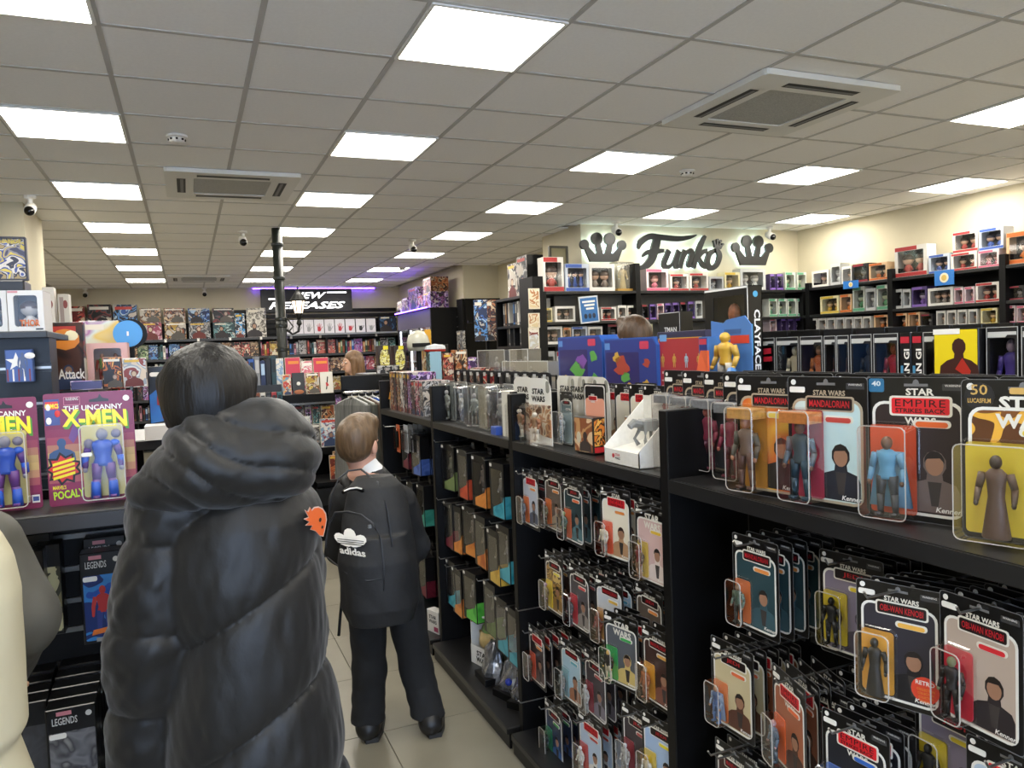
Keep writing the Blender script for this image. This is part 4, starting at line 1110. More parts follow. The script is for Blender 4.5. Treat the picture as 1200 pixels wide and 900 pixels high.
# side lettering faces -Y in the room, i.e. +x in local
def side_text(b, s, x, cy, cz, w_, h_, m, rot):
    vs, fs = text2d(s, 0, .03)
    c, n_ = math.cos(rot), math.sin(rot)
    b._add([(x, cy + (c * u * w_ - n_ * v * h_), cz + n_ * u * w_ + c * v * h_) for u, v in vs], fs, m)
side_text(b, 'CLAYFACE', .0012, D_ * .6, H_ * .55, H_ * .5, .026, 0, -PI / 2)
b._add([(.0012, D_ * .15, H_ * .42), (.0012, D_ * .27, H_ * .42), (.0012, D_ * .27, H_ * .68), (.0012, D_ * .15, H_ * .68)], [(0, 1, 2, 3)], 1)
b._add([(.0012, D_ * .5 + .011 * math.cos(q * PI / 5), H_ - .03 + .011 * math.sin(q * PI / 5)) for q in range(10)], [tuple(range(10))], 1)
obj('lettering', b, [mat('#e4e4e2', .4), mat('#4a9ac4', .4)], t)
# black lettered box and red list box
yc, w_, h_ = rearbox(771, 797, 366, 1.8)
P = printbox(w_, h_, .06, CARD, CARD)
P.add('lettering', MB().text('TMAN', .01, h_ - .07, w_ * .55, .02, -.0016, 0, off=.02).box(-w_ / 2 + .002, -.0016, h_ - .004, w_ / 2 - .002, -.001, h_ - .002, 0).box(w_ / 2 - .004, -.0016, .01, w_ / 2 - .002, -.001, h_ - .002, 0), mat('#cfcfcc', .4))
P.place('toy_carton', 'black carton with white capitals behind the red picture carton', 'toy box', (1.8, yc, ZR), FACE_L)
yc, w_, h_ = rearbox(770, 826, 388, 1.62)
P = printbox(w_, h_, .07, mat('#2c2a4a', .4), mat('#2c2a4a', .4))
b = MB().prism(rrect(-w_ / 2 + .01, .004, w_ / 2 - .012, h_ - .025, .006, 2), -.0014, -.0008, 0)
b.ring(rrect(-w_ / 2 + .008, .003, w_ / 2 - .01, h_ - .023, .007, 2), rrect(-w_ / 2 + .011, .006, w_ / 2 - .013, h_ - .026, .006, 2), -.0018, -.0008, 1)
b.prism(rrect(-w_ / 2 + .018, h_ - .035, -w_ / 2 + .062, h_ - .01, .004, 2), -.0022, -.0008, 2)
for k in range(4):
    cx = -w_ / 2 + .035 + k * (w_ - .07) / 3
    f0 = figure_mb(.05)
    b._add([(x + cx, -.002 + y * .02, z + h_ * .52) for x, y, z in f0.v], f0.f, 3 if k != 2 else 4)
for k in range(2): b.box(-w_ * .4 + w_ * .42 * k, -.002, h_ * .43, -w_ * .06 + w_ * .42 * k, -.0014, h_ * .46, 5)
for r_ in range(3):
    for k in range(5): b.box(-w_ * .41 + .17 * w_ * k, -.002, h_ * (.33 - .08 * r_), -w_ * .3 + .17 * w_ * k, -.0014, h_ * (.35 - .08 * r_), 5)
P.add('back_print', b, [mat('#a83038', .4), mat('#d8a23c', .4), mat('#6a9ad0', .4), mat('#c99a4a', .4), mat('#9ab4c8', .4), mat('#d8b8b4', .4)])
P.place('toy_carton', 'dark blue carton with red list panel and rows of small figures', 'toy box', (1.62, yc, ZR), FACE_L)
# two blue picture cartons
def bluebox(px0, px1, py, x, label, sp):
    yc, w_, h_ = rearbox(px0, px1, py, x)
    P = Proto()
    pts = [(-w_ / 2, 0), (w_ / 2, 0), (w_ / 2, h_ - .03), (w_ / 2 - .025, h_), (-w_ / 2, h_)]
    P.add('carton', MB().prism(pts, 0, .09), mat('#2c58a8', .35))
    b = MB().prism([(-w_ / 2 + .006, .006), (w_ / 2 - .006, .006), (w_ / 2 - .006, h_ - .03), (w_ / 2 - .028, h_ - .006), (-w_ / 2 + .006, h_ - .006)], -.0008, 0, 0)
    b.prism(rrect(-w_ / 2 + .015, .02, w_ * .18, h_ * .78, .004, 2), -.0012, 0, 1)
    for k, (u, v, s, m) in enumerate(sp):
        rr = random.Random(k + int(px0))
        b.prism([(u * w_ + s * w_ * (.7 + rr.uniform(-.35, .3)) * math.cos(a * PI / 5), v * h_ + s * h_ * (.7 + rr.uniform(-.35, .3)) * math.sin(a * PI / 5)) for a in range(10)], -.0016, 0, m)
    b.box(-w_ / 2 + .008, -.0016, h_ - .045, -w_ / 2 + .045, -.0008, h_ - .018, 6)
    b.prism(rrect(w_ * .2, h_ - .045, w_ * .36, h_ - .015, .006, 2), -.0016, 0, 7)
    P.add('print', b, [mat('#2b3a86', .35), mat('#2a2464', .35), mat('#5aa04a', .4), mat('#a84030', .4), mat('#c9a040', .4), mat('#7a4aa0', .4), mat('#5a8ad0', .4), mat('#c83a5a', .4)])
    P.place('toy_carton', label, 'toy box', (x, yc, ZR), FACE_L + .03)
bluebox(655, 704, 394, 1.62, 'blue picture carton with green and purple artwork', [(-.05, .45, .2, 2), (.05, .6, .16, 5), (.3, .66, .12, 2), (-.35, .3, .1, 4), (.33, .3, .12, 2)])
bluebox(709, 768, 396, 1.6, 'blue picture carton with red and green artwork beside it', [(-.15, .55, .22, 3), (-.08, .4, .12, 2), (.0, .25, .09, 4), (.32, .62, .11, 3), (.3, .28, .1, 4), (-.25, .7, .1, 4)])
# blue backed figure pack with orange cloth
yc, w_, h_ = rearbox(833, 880, 371, 1.58)
t = thing('figure_pack', 'blue open pack with yellow armoured toy and orange cloth', 'toy pack', (1.58, yc, ZR), FACE_L)
b = MB().prism([(-w_ / 2, 0), (w_ / 2, 0), (w_ / 2, h_ - .03), (w_ / 2 - .03, h_), (-.02, h_ - .01), (-.035, h_ - .02), (-w_ / 2, h_ - .01)], .0, .004)
b.box(-w_ / 2, -.05, 0, -w_ / 2 + .045, 0, h_ - .06)
obj('backing_card', b, mat('#4a78b8', .4), t)
b = MB().box(-w_ / 2 + .003, -.0508, .004, -w_ / 2 + .042, -.05, h_ - .064, 0); b.box(-w_ / 2 + .004, -.0514, h_ - .085, -w_ / 2 + .04, -.0508, h_ - .067, 1)
b.ell((-w_ / 2 + .022, -.051, h_ * .45), .012, .001, .022, 8, 4, 2); b.box(-.03, -.001, h_ - .055, .05, 0, h_ - .04, 3); b.box(.0, -.0014, h_ - .085, w_ / 2 - .01, 0, h_ - .06, 4)
b.box(-w_ / 2 + .05, -.001, .01, -w_ / 2 + .07, 0, h_ - .07, 5)
obj('print', b, [mat('#26307a', .4), mat('#c83a50', .4), mat('#d8b030', .4), mat('#3a5a90', .4), mat('#c83c28', .4), mat('#d8c82c', .4)], t)
g0 = figure_mb(h_ * .62)
g = MB(); g.v = [(x * 1.35 + .03, y * 1.2 - .045, z + h_ * .22) for x, y, z in g0.v]; g.f = g0.f; g.m = g0.m
obj('figure', g, [mat('#c9a03c', .4), mat('#c9a03c', .4), mat('#b9b4a8', .4), mat('#b8943a', .4)], t, smooth=True)
obj('glove', MB().tube([(.075, -.06, h_ * .46), (.09, -.075, h_ * .38)], [.014, .018], 8), mat('#3a72b0', .4), t)
b = MB().loft([[(-.05 - .012 * k, -.08 - .008 * k, h_ * (.66 - .22 * k)), (.012, -.1, h_ * (.66 - .22 * k)), (.014, -.095, h_ * (.66 - .22 * k)), (-.05 - .012 * k, -.075 - .008 * k, h_ * (.66 - .22 * k))] for k in range(4)])
obj('cloth', b, mat('#d4551e', .7), t)
# ------- mixed stock on the rear shelf of the far bays
rr = random.Random(5)
def rc(px0, px1, py, x, c, label, d_=.08, group=None, clear=False):
    yc, w_, h_ = rearbox(px0, px1, py, x)
    if h_ < .03: h_ = .05
    if clear:
        P = Proto()
        P.add('inner_card', MB().box(-w_ / 2 + .004, d_ - .006, .004, w_ / 2 - .004, d_ - .003, h_ - .004), mat({'grey': '#5c5e60', 'white': '#9a9890'}[c], .5))
        g0 = figure_mb(h_ * .8); g = MB(); g.v = [(x_, y * .6 + d_ * .5, z + .005) for x_, y, z in g0.v]; g.f = g0.f; g.m = g0.m
        P.add('figure', g, [mat(q, .4) for q in ('#999', '#8a8a8c', '#6a6a6c', '#8a8a8c')], smooth=True)
        P.add('shell', MB().cbox(-w_ / 2, 0, 0, w_ / 2, d_, h_, .004), plastic_clear('clam_plastic'))
        P.add('shell_rim', MB().ring(rrect(-w_ / 2, 0, w_ / 2, h_, .004, 2), rrect(-w_ / 2 + .004, .004, w_ / 2 - .004, h_ - .004, .003, 2), -.001, .001), mat('#c4c6c2', .3), 2)
    else:
        P = printbox(w_, h_, d_, artc(c, 20), artc(c, 12))
    return P.place('clear_pack' if clear else 'toy_carton', label, 'toy box', (x, yc, ZR), FACE_L + rr.uniform(-.05, .05), group)
rc(597, 618, 409, 1.62, 'grey', 'wide clear pack of grey toys behind the white cards', clear=True)
rc(560, 590, 410, 1.62, 'grey', 'clear pack with grey toys behind the clamshells', clear=True)
rc(590, 640, 423, 1.55, 'white', 'clear pack with pale labelled toy behind the white cards', clear=True)
rc(551, 563, 431, 1.56, 'red', 'low red carton lying on the rear shelf')
# black strap packs hanging in a row on a low rail
t = thing('strap_rail', 'low black rail carrying a row of black strap packs', 'rail', (1.52, 3.6, ZR))
b = MB().tube([(0, -.5, .1), (0, .9, .1)], .005, 6)
for y in (-.5, .2, .9): b.tube([(0, y, 0), (0, y, .1)], .005, 6)
obj('rail', b, BLACKM, t)
for k in range(12):
    t = thing('strap_pack', 'black strap pack with grey tag hanging on the low rail', 'toy pack', (1.5, 3.18 + .11 * k, ZR + .001), FACE_L + .35, 'black strap packs on the low rail')
    obj('strap', MB().ring(rrect(-.04, 0, .04, .115, .02, 3), rrect(-.03, .01, .03, .1, .015, 3), -.004, .004), mat('#1d1d20', .35), t)
    obj('tag', MB().box(-.006, -.006, .085, .012, -.004, .105), mat('#b9b9b6', .4), t)
# ------- counter beyond the gondola end with a domed helmet and cartons
t = thing('display_counter', 'black counter beyond the gondola end carrying the domed helmet', 'counter', (1.66, 5.5, 0))
obj('body', MB().cbox(0, 0, 0, 1.2, .7, ZR - .03, .005), BLACK, t); obj('counter_top', MB().cbox(-.02, -.02, ZR - .03, 1.22, .72, ZR, .004), SHM, t)
def rcy(px0, px1, py, y, c, label, d_=.1, face=None):
    a, q = onY(px0, py, y), onY(px1, py, y)
    P = printbox(q.x - a.x, a.z - ZR, d_, face or artc(c, 14), artc(c, 10))
    return P.place('toy_carton', label, 'toy box', ((a.x + q.x) / 2, y, ZR))
p = onY(490, 400, 5.75)
t = thing('toy_helmet', 'shiny pale domed toy helmet on the far counter', 'toy', (p.x, 5.75, ZR))
hz = onY(490, 387, 5.75).z - ZR
obj('stand', MB().lathe([(.06, 0), (.06, .01), (.02, .02), (.02, hz - .16), (.05, hz - .15)], n=16), BLACKM, t)
obj('dome', MB().lathe([(.075, hz - .16), (.088, hz - .13), (.088, hz - .09), (.075, hz - .045), (.05, hz - .015), (.01, hz)], n=20), mat('#b9b7a8', .2), t, smooth=True)
obj('visor', MB().box(-.07, -.095, hz - .13, .07, -.08, hz - .1), BLACKM, t)
rcy(497, 505, 386, 5.95, 'yellow', 'narrow yellow carton behind the domed helmet', face=mat('#d0981c', .4))
rcy(503, 517, 412, 5.62, 'teal', 'pale blue carton on the far counter', face=mat('#8ab0c4', .4))
rcy(519, 531, 414, 5.62, 'red', 'small red carton with round face print on the far counter')
rcy(533, 547, 410, 5.62, 'orange', 'peach coloured carton on the far counter')
rcy(548, 561, 419, 5.62, 'purple', 'small purple carton on the far counter')
rcy(505, 525, 404, 6.0, 'black', 'black carton with white badge behind the pale blue one', face=CARD)
P = Proto(); b = MB().lathe([(.03, 0), (.055, .02), (.05, .045), (.0, .06)], n=12, sx=1.6); P.add('shoe_body', b, mat('#c9ccd0', .4)); P.add('shoe_sole', MB().lathe([(.05, 0), (.056, .012), (.04, .02)], n=12, sx=1.6), mat('#b03028', .4))
a = onY(514, 408, 5.66); P.place('toy_shoe', 'small white and red toy ship on the pale blue carton', 'toy', (onY(510, 408, 5.66).x, 5.67, onY(510, 412, 5.62).z))
# ------------------------------------------------------------------ left end cap
EY = 2.17
t = thing('gondola_end', 'black slatted shelf end carrying two maroon carded figures', 'shelving', (-.5, EY, 0))
obj('shelf_board', MB().cbox(-.3, 0, ZS - .03, .4, .26, ZS, .004), SHM, t)
obj('shelf_rail', MB().box(-.3, -.008, ZS - .042, .4, -.001, ZS - .006), mat('#333335', .35), t)
obj('slat_panel', MB().box(-.3, .26, 0, .4, .29, 1.28), BLACKM, t)
for py in (628, 666, 703, 737, 776, 815, 855, 895):
    z = onY(88, py, EY + .25).z
    obj('metal_slat', MB().box(-.3, .248, z - .007, .4, .26, z + .007), STEEL, t)
obj('base_shelf', MB().cbox(-.3, -.02, 0, .4, .29, .1, .004), BLACK, t)
obj('end_panel', MB().box(.4, 0, 0, .42, .29, 1.28), BLACK, t)
def herocard(px0, py0, px1, py1, label, full=True):
    y = EY + .12
    a, c = onY(px0, py0, y), onY(px1, py1, y)
    w_, h_ = c.x - a.x, a.z - ZS
    t = thing('carded_figure', label, 'carded figure', ((a.x + c.x) / 2, y, ZS), .05)
    obj('backing_card', MB().prism(rrect(-w_ / 2, 0, w_ / 2, h_, .006, 2), 0, .002), mat('#7a1f48', .35), t)
    b = MB()
    N = 8
    for k in range(N):
        z0, z1 = .04 + (h_ * .68 - .04) * k / N, .04 + (h_ * .68 - .04) * (k + 1) / N
        b.box(-w_ / 2 + .003, -.0004, z0, w_ / 2 - .003, 0, z1, k)
    gm = [mat(c_, .35) for c_ in ('#8a2450', '#a8545c', '#bd8a66', '#c4a468', '#b89a62', '#a8725c', '#943c54', '#82264c')]
    obj('colour_fade', b, gm, t)
    b = MB()
    sx, sz = w_ / .226, h_ / .29
    b.text('THE UNCANNY', .01 * sx, h_ * .86, w_ * .66, .014, -.001, 0, off=.02)
    for q, m in ((0, 2), (1, 2), (2, 2), (3, 1)):
        b.text('X-MEN', .014 * sx + .0012 * (2 - q), h_ * .765 - .0022 * (3 - q), w_ * .74, h_ * .155, -.001 - .0004 * q, m, off=.035, rot=-.06, shear=-.1)
    b.box(-w_ * .49, -.0012, h_ * .72, -w_ * .33, -.0006, h_ * .95, 3); b.text('COMICS', -w_ * .41, h_ * .89, w_ * .15, .012, -.0018, 1, off=.03); b.box(-w_ * .48, -.0016, h_ * .86, -w_ * .34, -.0012, h_ * .93, 5)
    for q in range(3): b.ell((-w_ * .45 + .02 * (q % 2), -.001, h_ * .76 + .018 * q), .007, .0012, .01, 8, 4, [0, 5, 0][q])
    b.ring(rrect(-w_ * .28, h_ * .89, -w_ * .1, h_ * .965, .001, 1), rrect(-w_ * .275, h_ * .895, -w_ * .105, h_ * .96, .001, 1), -.001, 0, 6)
    b.text('WARNING', -w_ * .19, h_ * .945, w_ * .14, .008, -.001, 0)
    b.prism(circ(w_ * .42, h_ * .93, .008, 12), -.001, 0, 0)
    b.prism([(u * w_, h_ * .93 + v) for u, v in ((.0, -.006), (.22, -.006), (.22, .0), (.15, .004), (.12, .014), (.1, .004), (.0, .0))], -.0008, 0, 7)
    b.box(w_ * .38, -.0012, h_ * .05, w_ * .47, -.0006, h_ * .12, 0); b.box(w_ * .39, -.0016, h_ * .065, w_ * .46, -.0012, h_ * .105, 3)
    if full:
        star = [((.045 if k % 2 else .032) * math.cos(k * PI / 9) - w_ * .32, (.045 if k % 2 else .032) * math.sin(k * PI / 9) + h_ * .33) for k in range(18)]
        b.prism(star, -.001, 0, 7); b.prism([(-w_ * .32 + (u + w_ * .32) * .8, h_ * .33 + (v - h_ * .33) * .8) for u, v in star], -.0016, 0, 5)
        for k in range(4): b.prism([(-w_ * .32 + u, h_ * .33 + .018 - .012 * k + v + .25 * u) for u, v in ((-.025, -.004), (.025, -.004), (.025, .003), (-.025, .003))], -.0022, -.0016, 1)
        b.text("MARVEL'S", -w_ * .38, h_ * .165, .03, .01, -.0014, 1, off=.02); b.text('POCALY', -w_ * .28, h_ * .1, .07, .022, -.0014, 8, off=.03, rot=.06)
    obj('print', b, [WHITE, mat('#f0e020', .35), mat('#4f9a28', .35), mat('#3d4a8a', .35), mat('#4a2a6a', .35), mat('#d0302c', .35), mat('#c87a90', .35), mat('#1a1416', .35), mat('#b8d820', .35)], t)
    # printed generic villain torso patches at left
    b = MB().prism(bust(-w_ * .33, h_ * .4, w_ * .3), -.0008, 0, 0); b.prism([(-w_ * .2, h_ * .55), (-w_ * .1, h_ * .68), (-w_ * .12, h_ * .78), (-w_ * .17, h_ * .76), (-w_ * .25, h_ * .6)], -.001, 0, 1)
    obj('picture', b, [mat('#33507c', .4), mat('#6a4484', .4)], t)
    x0, x1, z0, z1 = -w_ * .13, w_ * .38, .012, h_ * .72
    obj('blister_insert', MB().prism(rrect(x0 + .004, z0 + .004, x1 - .004, z1 - .004, .006, 2), -.002, 0), mat('#c2b87c', .4), t)
    g0 = figure_mb(h_ * .62)
    g = MB(); g.v = [(x * 1.15 + (x0 + x1) / 2, y - .03, z + .016) for x, y, z in g0.v]; g.f = g0.f; g.m = g0.m
    fg = obj('figure', g, [mat('#8a8a9a', .4), mat('#1f4ab0', .35), mat('#6a3f86', .35), mat('#5a3a88', .35)], t, smooth=True)
    b = MB()
    H3 = h_ * .62; xc = (x0 + x1) / 2
    for s in (-1, 1):
        b.tube([(xc + s * H3 * .115, -.03, .016), (xc + s * H3 * .11, -.03, .016 + H3 * .24)], [H3 * .07, H3 * .06], 8)
        b.tube([(xc + s * H3 * .235, -.032, .016 + H3 * .46), (xc + s * H3 * .225, -.03, .016 + H3 * .6)], [H3 * .045, H3 * .05], 8)
        b.ell((xc + s * H3 * .16, -.03, .016 + H3 * .78), H3 * .07, H3 * .06, H3 * .055, 8, 6)
    obj('boots_and_cuffs', b, mat('#2458c4', .35), fg, smooth=True)
    b = MB()
    b.ell((x0 + .022, -.03, z0 + h_ * .5), .012, .012, .014, 8, 6); b.ell((x1 - .02, -.03, z0 + h_ * .58), .012, .01, .012, 8, 6)
    obj('spare_parts', b, mat('#77748a', .4), t, smooth=True)
    b = MB().loft([[(x, 0, z) for x, z in rrect(x0 - .004, z0 - .003, x1 + .004, z1 + .004, .012, 3)], [(x, -.002, z) for x, z in rrect(x0, z0, x1, z1, .012, 3)], [(x, -.055, z) for x, z in rrect(x0 + .002, z0 + .001, x1 - .002, z1 - .002, .012, 3)]], cap=False)
    b.plate(rrect(x0 + .002, z0 + .001, x1 - .002, z1 - .002, .012, 3), -.055)
    bl = obj('blister', b, CLEARW, t)
    obj('blister_edge', MB().ring(rrect(x0 + .002, z0 + .002, x1 - .002, z1 - .002, .012, 3), rrect(x0 + .004, z0 + .004, x1 - .004, z1 - .004, .01, 3), -.056, -.053), mat('#c9c6bc', .25), bl)
    obj('price_sticker', MB().prism(rrect(x0 + .005, h_ * .44, x0 + .03, h_ * .475, .004, 2), -.058, -.056), WHITE, t)
herocard(50, 462, 163, 589, 'maroon carded figure with yellow lettering and starburst, beside the coat')
herocard(-62, 470, 51, 604, 'maroon carded figure with yellow lettering behind the cream jacket', full=False)
# cartons hanging below
def legends(px0, py0, px1, h_, y, label, face, figc, group=None, words=True):
    a, c = onY(px0, py0, y), onY(px1, py0, y)
    w_ = c.x - a.x
    t = thing('window_box', label, 'toy box', ((a.x + c.x) / 2, y, a.z - h_), 0, group)
    obj('carton', MB().cbox(-w_ / 2, 0, 0, w_ / 2, .06, h_, .002), CARD, t)
    b = MB().plate(rrect(-w_ / 2 + .006, .008, w_ / 2 - .003, h_ - .06, .003, 2), -.0006, 0)
    obj('picture', b, face, t)
    if figc:
        g0 = figure_mb(h_ * .55); g = MB(); g.v = [(x * .9, y_ * .03 - .0012, z + .02) for x, y_, z in g0.v]; g.f = g0.f; g.m = g0.m
        obj('printed_figure', g, [mat(q, .4) for q in figc], t)
        obj('title', MB().prism([(-w_ * .3, .022), (w_ * .32, .03), (w_ * .32, .042), (-w_ * .26, .036)], -.002, -.0008, 0).box(-w_ * .2, -.0016, .004, w_ * .2, -.0008, .014, 1), [mat('#d8742c', .4), mat('#9a9a98', .4)], t)
    if words:
        b = MB().text('LEGENDS', -w_ * .12, h_ - .032, w_ * .5, .018, -.001, 0, off=.01).box(-w_ * .28, -.001, h_ - .018, w_ * .02, -.0004, h_ - .008, 1).prism(circ(w_ * .36, h_ - .022, .007, 12), -.001, 0, 0)
        obj('lettering', b, [mat('#c9c9c6', .4), mat('#c07a84', .4)], t)
        obj('price_sticker', MB().prism(rrect(-w_ * .44, h_ - .075, -w_ * .1, h_ - .062, .004, 2), -.0014, 0), WHITE, t)
legends(97, 632, 146, .24, 2.34, 'black carton with grey capitals hanging behind the blue hero carton', mat('#1c1d22', .4), None)
legends(92, 650, 142, .24, 2.27, 'black carton with blue picture and red suited figure print', art(('#1c4aa0', '#2f7ac0', '#142c6a'), 12), ('#b0302c', '#a82a28', '#2a3a80', '#b0302c'))
for k, (px, py) in enumerate(((28, 628), (40, 640), (20, 648))):
    legends(px, py, px + 30, .24, 2.36 - .05 * k, 'black carton hanging beside the sleeve of the cream jacket', art(('#8a8058', '#3c3a28', '#c0b68a'), 14), None, 'dark cartons by the jacket sleeve', words=False)
for k in range(5):
    legends(68 - 4 * k, 782 + 13 * k, 124 - 3 * k, .24, 2.37 - .055 * k if k < 4 else 2.15, 'black carton hanging low on the shelf end, in a row of five', art(('#232428', '#77777a', '#3a3a3e', '#9a9a96'), 14, sharp=False), None, 'low hanging black cartons', words=k == 4)
for k in range(4):
    legends(30 - 3 * k, 790 + 12 * k, 64 - 3 * k, .24, 2.37 - .05 * k, 'black carton hanging low behind the cream jacket', art(('#232428', '#44464a', '#3a3a3e'), 14, sharp=False), None, 'low black cartons behind the jacket', words=False)

# ------------------------------------------------------------------ slat tower behind the end cap
TY = 2.85
a = onY(-45, 388, TY); c = onY(56, 388, TY)
ZT = c.z
t = thing('slat_tower', 'dark blue black slatted tower carrying a hero pack', 'shelving', (a.x, TY, 0))
W_ = c.x - a.x
obj('panel', MB().box(0, .03, 0, W_, .16, ZT - .02), mat('#1c232b', .4), t)
obj('top_board', MB().cbox(-.01, -.05, ZT - .02, W_ + .005, .42, ZT, .003), mat('#22262c', .4), t)
for k in range(12):
    z = ZT - .1 - .115 * k
    obj('slat', MB().box(.0, .01, z, W_, .03, z + .085), mat('#1a222b', .4, spec=.3), t)
    obj('metal_slat', MB().box(0, .02, z - .02, W_, .03, z - .012), STEEL, t)
p0_, p1_ = onY(5, 410, TY - .04), onY(40, 447, TY - .04)
P = printbox(p1_.x - p0_.x, p0_.z - p1_.z, .03, mat('#3c5a9c', .4), mat('#30487e', .4))
w_, h_ = p1_.x - p0_.x, p0_.z - p1_.z
star = [((.4 if k % 2 == 0 else .16) * w_ * math.sin(k * PI / 5) - w_ * .1, (.4 if k % 2 == 0 else .16) * w_ * math.cos(k * PI / 5) + h_ * .62) for k in range(10)]
b = MB().prism(star, -.0014, -.0008, 0)
for k in range(5): b.box(-w_ / 2 + w_ * .2 * k + .003, -.0016, .003, -w_ / 2 + w_ * .2 * k + w_ * .1, -.001, h_ * .4, 1 if k % 2 == 0 else 0)
g0 = figure_mb(h_ * .75); b._add([(x * .8 + .01, y * .05 - .003, z + h_ * .16) for x, y, z in g0.v], g0.f, 2); b.ell((.03, -.003, h_ * .8), w_ * .2, .002, h_ * .1, 10, 5, 0)
P.add('print', b, [WHITE, mat('#7a3040', .4), mat('#4a5a80', .4)])
P.place('toy_pack', 'blue and white pack with star print hanging on the slatted tower', 'toy pack', ((p0_.x + p1_.x) / 2, TY - .04, p1_.z), 0)
# white window box with orange name on the tower
p0_, p1_ = onY(9, 341, TY), onY(54, 386, TY)
w_, h_ = p1_.x - p0_.x, p0_.z - ZT
P = winbox(w_, h_, .13, '#dcdad6', '#4a4a4c', 1, ('#b9b4ae', '#c9c5be', '#5a4a44', '#c9c5be'), wx=.17, wz0=.12, wz1=.12)
b = MB().text('THOR', .01, h_ * .2, w_ * .56, h_ * .17, -.006, 0, off=.03).box(w_ * .25, -.0016, .004, w_ * .46, -.0008, h_ * .07, 1).box(-w_ * .48, -.0016, h_ * .94, -w_ * .2, -.0008, h_ * .985, 2)
P.add('lettering', b, [mat('#d06a20', .4), mat('#2c2c30', .4), mat('#c8848a', .4)])
P.place('window_box', 'white window box with orange name on top of the slatted tower', 'toy box', ((p0_.x + p1_.x) / 2, TY - .02, ZT), -.03)
P = winbox(w_, h_, .13, '#d2d0cc', '#3a3a3c', 1, ('#a98', '#8a8a88', '#5a4a44', '#8a8a88'))
P.place('window_box', 'white window box at the left end of the slatted tower', 'toy box', (p0_.x - w_ * .52, TY - .02, ZT), .02)
# framed picture standing on a black stand behind
FY = TY + .28
p0_, p1_ = onY(-30, 277, FY), onY(34, 329, FY)
t = thing('framed_picture', 'framed comic picture with gold lettering on a black stand', 'picture', ((p0_.x + p1_.x) / 2, FY, ZT), 0)
w_, h_, zb = p1_.x - p0_.x, p0_.z - p1_.z, p1_.z - ZT
obj('stand', MB().cbox(-w_ / 2 + .01, -.03, 0, w_ / 2 - .01, .1, zb, .005), mat('#15181f', .4), t)
obj('frame', MB().ring(rrect(-w_ / 2, zb, w_ / 2, zb + h_, .004, 2), rrect(-w_ / 2 + .006, zb + .006, w_ / 2 - .006, zb + h_ - .006, .003, 2), -.012, .01), mat('#1c1622', .4), t)
obj('picture', MB().plate(rrect(-w_ / 2 + .005, zb + .005, w_ / 2 - .005, zb + h_ - .005, .003, 1), .0), art(('#3c3a52', '#8a8288', '#d8c04c', '#3a4a8c', '#d8d0c4', '#2a2636', '#a8905c'), 20), t)
obj('lettering', MB().text('THANOS', w_ * .14, zb + h_ * .9, w_ * .5, h_ * .1, -.002, 0, off=.02), mat('#d8c03c', .4), t)
# tall comics propped between tower and pillar
p = onY(55, 323, 6.2)
for k in range(2):
    P = printbox(.07, .42 - .05 * k, .1, mat(('#cfcac2', '#b8b2a8')[k], .5), mat('#d5d0c8', .5)); P.add('print', MB().box(-.025, -.0016, .05, .0, -.001, .35, 0).ell((.01, -.0012, .3), .015, .001, .03, 8, 5, 1), [mat('#8a7a74', .5), mat('#7a3430', .5)])
    P.place('comic_pack', ['tall pale comic pack beside the cream pillar', 'shorter pale comic pack beside the cream pillar'][k], 'comic', (p.x + .0 + .09 * k, 6.2, 1.75))
P = Proto(); P.add('cabinet', MB().cbox(-.9, 0, 0, .55, .5, 1.75, .01), BLACK); P.add('front_board', MB().box(-.88, -.006, .1, .53, 0, 1.7), SHM)
P.place('storage_cabinet', 'plain black cabinet in front of the cream pillar', 'cabinet', (p.x - .3, 6.15, 0))
# left run of shelving behind the coat, holding books and games
LY = 3.3
t = thing('gondola_run', 'black shelving run behind the maroon carded figures', 'shelving', (-.8, LY, 0))
obj('back_panel', MB().box(-.02, 0, 0, .02, 2.2, 1.5), BLACKM, t)
for z in (.06, .45, .85, 1.2): obj('shelf_board', MB().box(.02, 0, z, .45, 2.2, z + .025), SHM, t)
obj('end_panel', MB().box(-.02, -.025, 0, .45, 0, 1.5), BLACK, t)
obj('end_panel', MB().box(-.02, 2.2, 0, .45, 2.225, 1.5), BLACK, t)
obj('top_board', MB().box(-.4, -.025, 1.5, .45, 2.225, 1.525), SHM, t)
ZL = 1.525
def onrun(px0, px1, py, y, c, label, d_=.1, h_=None, zb=ZL, extra=None, face=None, rz=0.0, rx=0.0, name='book', cat='book'):
    a, c_ = onY(px0, py, y), onY(px1, py, y)
    w_, h = c_.x - a.x, (h_ or a.z - zb)
    P = printbox(w_, h, d_, face or artc(c, 9), artc(c, 9))
    if extra: extra(P, w_, h)
    return P.place(name, label, cat, ((a.x + c_.x) / 2, y, zb), rz, rx=rx)
b_attack = lambda P, w_, h: P.add('lettering', MB().text('Attack', w_ * .12, h * .24, w_ * .72, h * .15, -.0022, 0, off=.02).ell((0, -.001, h * .75), w_ * .4, .001, h * .16, 12, 5, 1).ell((.02, -.0014, h * .8), w_ * .2, .001, h * .08, 12, 5, 2), [WHITE, mat('#d8822c', .4), mat('#f0e6c0', .4)])
onrun(53, 97, 378, 3.36, 'black', 'large black book with fiery cover and white title word', .04, extra=b_attack, face=art(('#2a1a14', '#4a2a1c', '#1a1516', '#6a3a1e'), 8, sharp=False), rz=-.06)
onrun(92, 140, 376, 3.75, 'white', 'wide pale board with yellow and violet splash of colour', .02, face=art(('#d8d8c8', '#d8b85c', '#c9d4d0', '#a06aa0', '#e2e0d4'), 5, sharp=False), rz=.02, name='display_board', cat='board')
t = thing('round_sign', 'round blue sign with white numeral one and black rim', 'sign', tuple(onY(150, 395, 3.7)), 0)
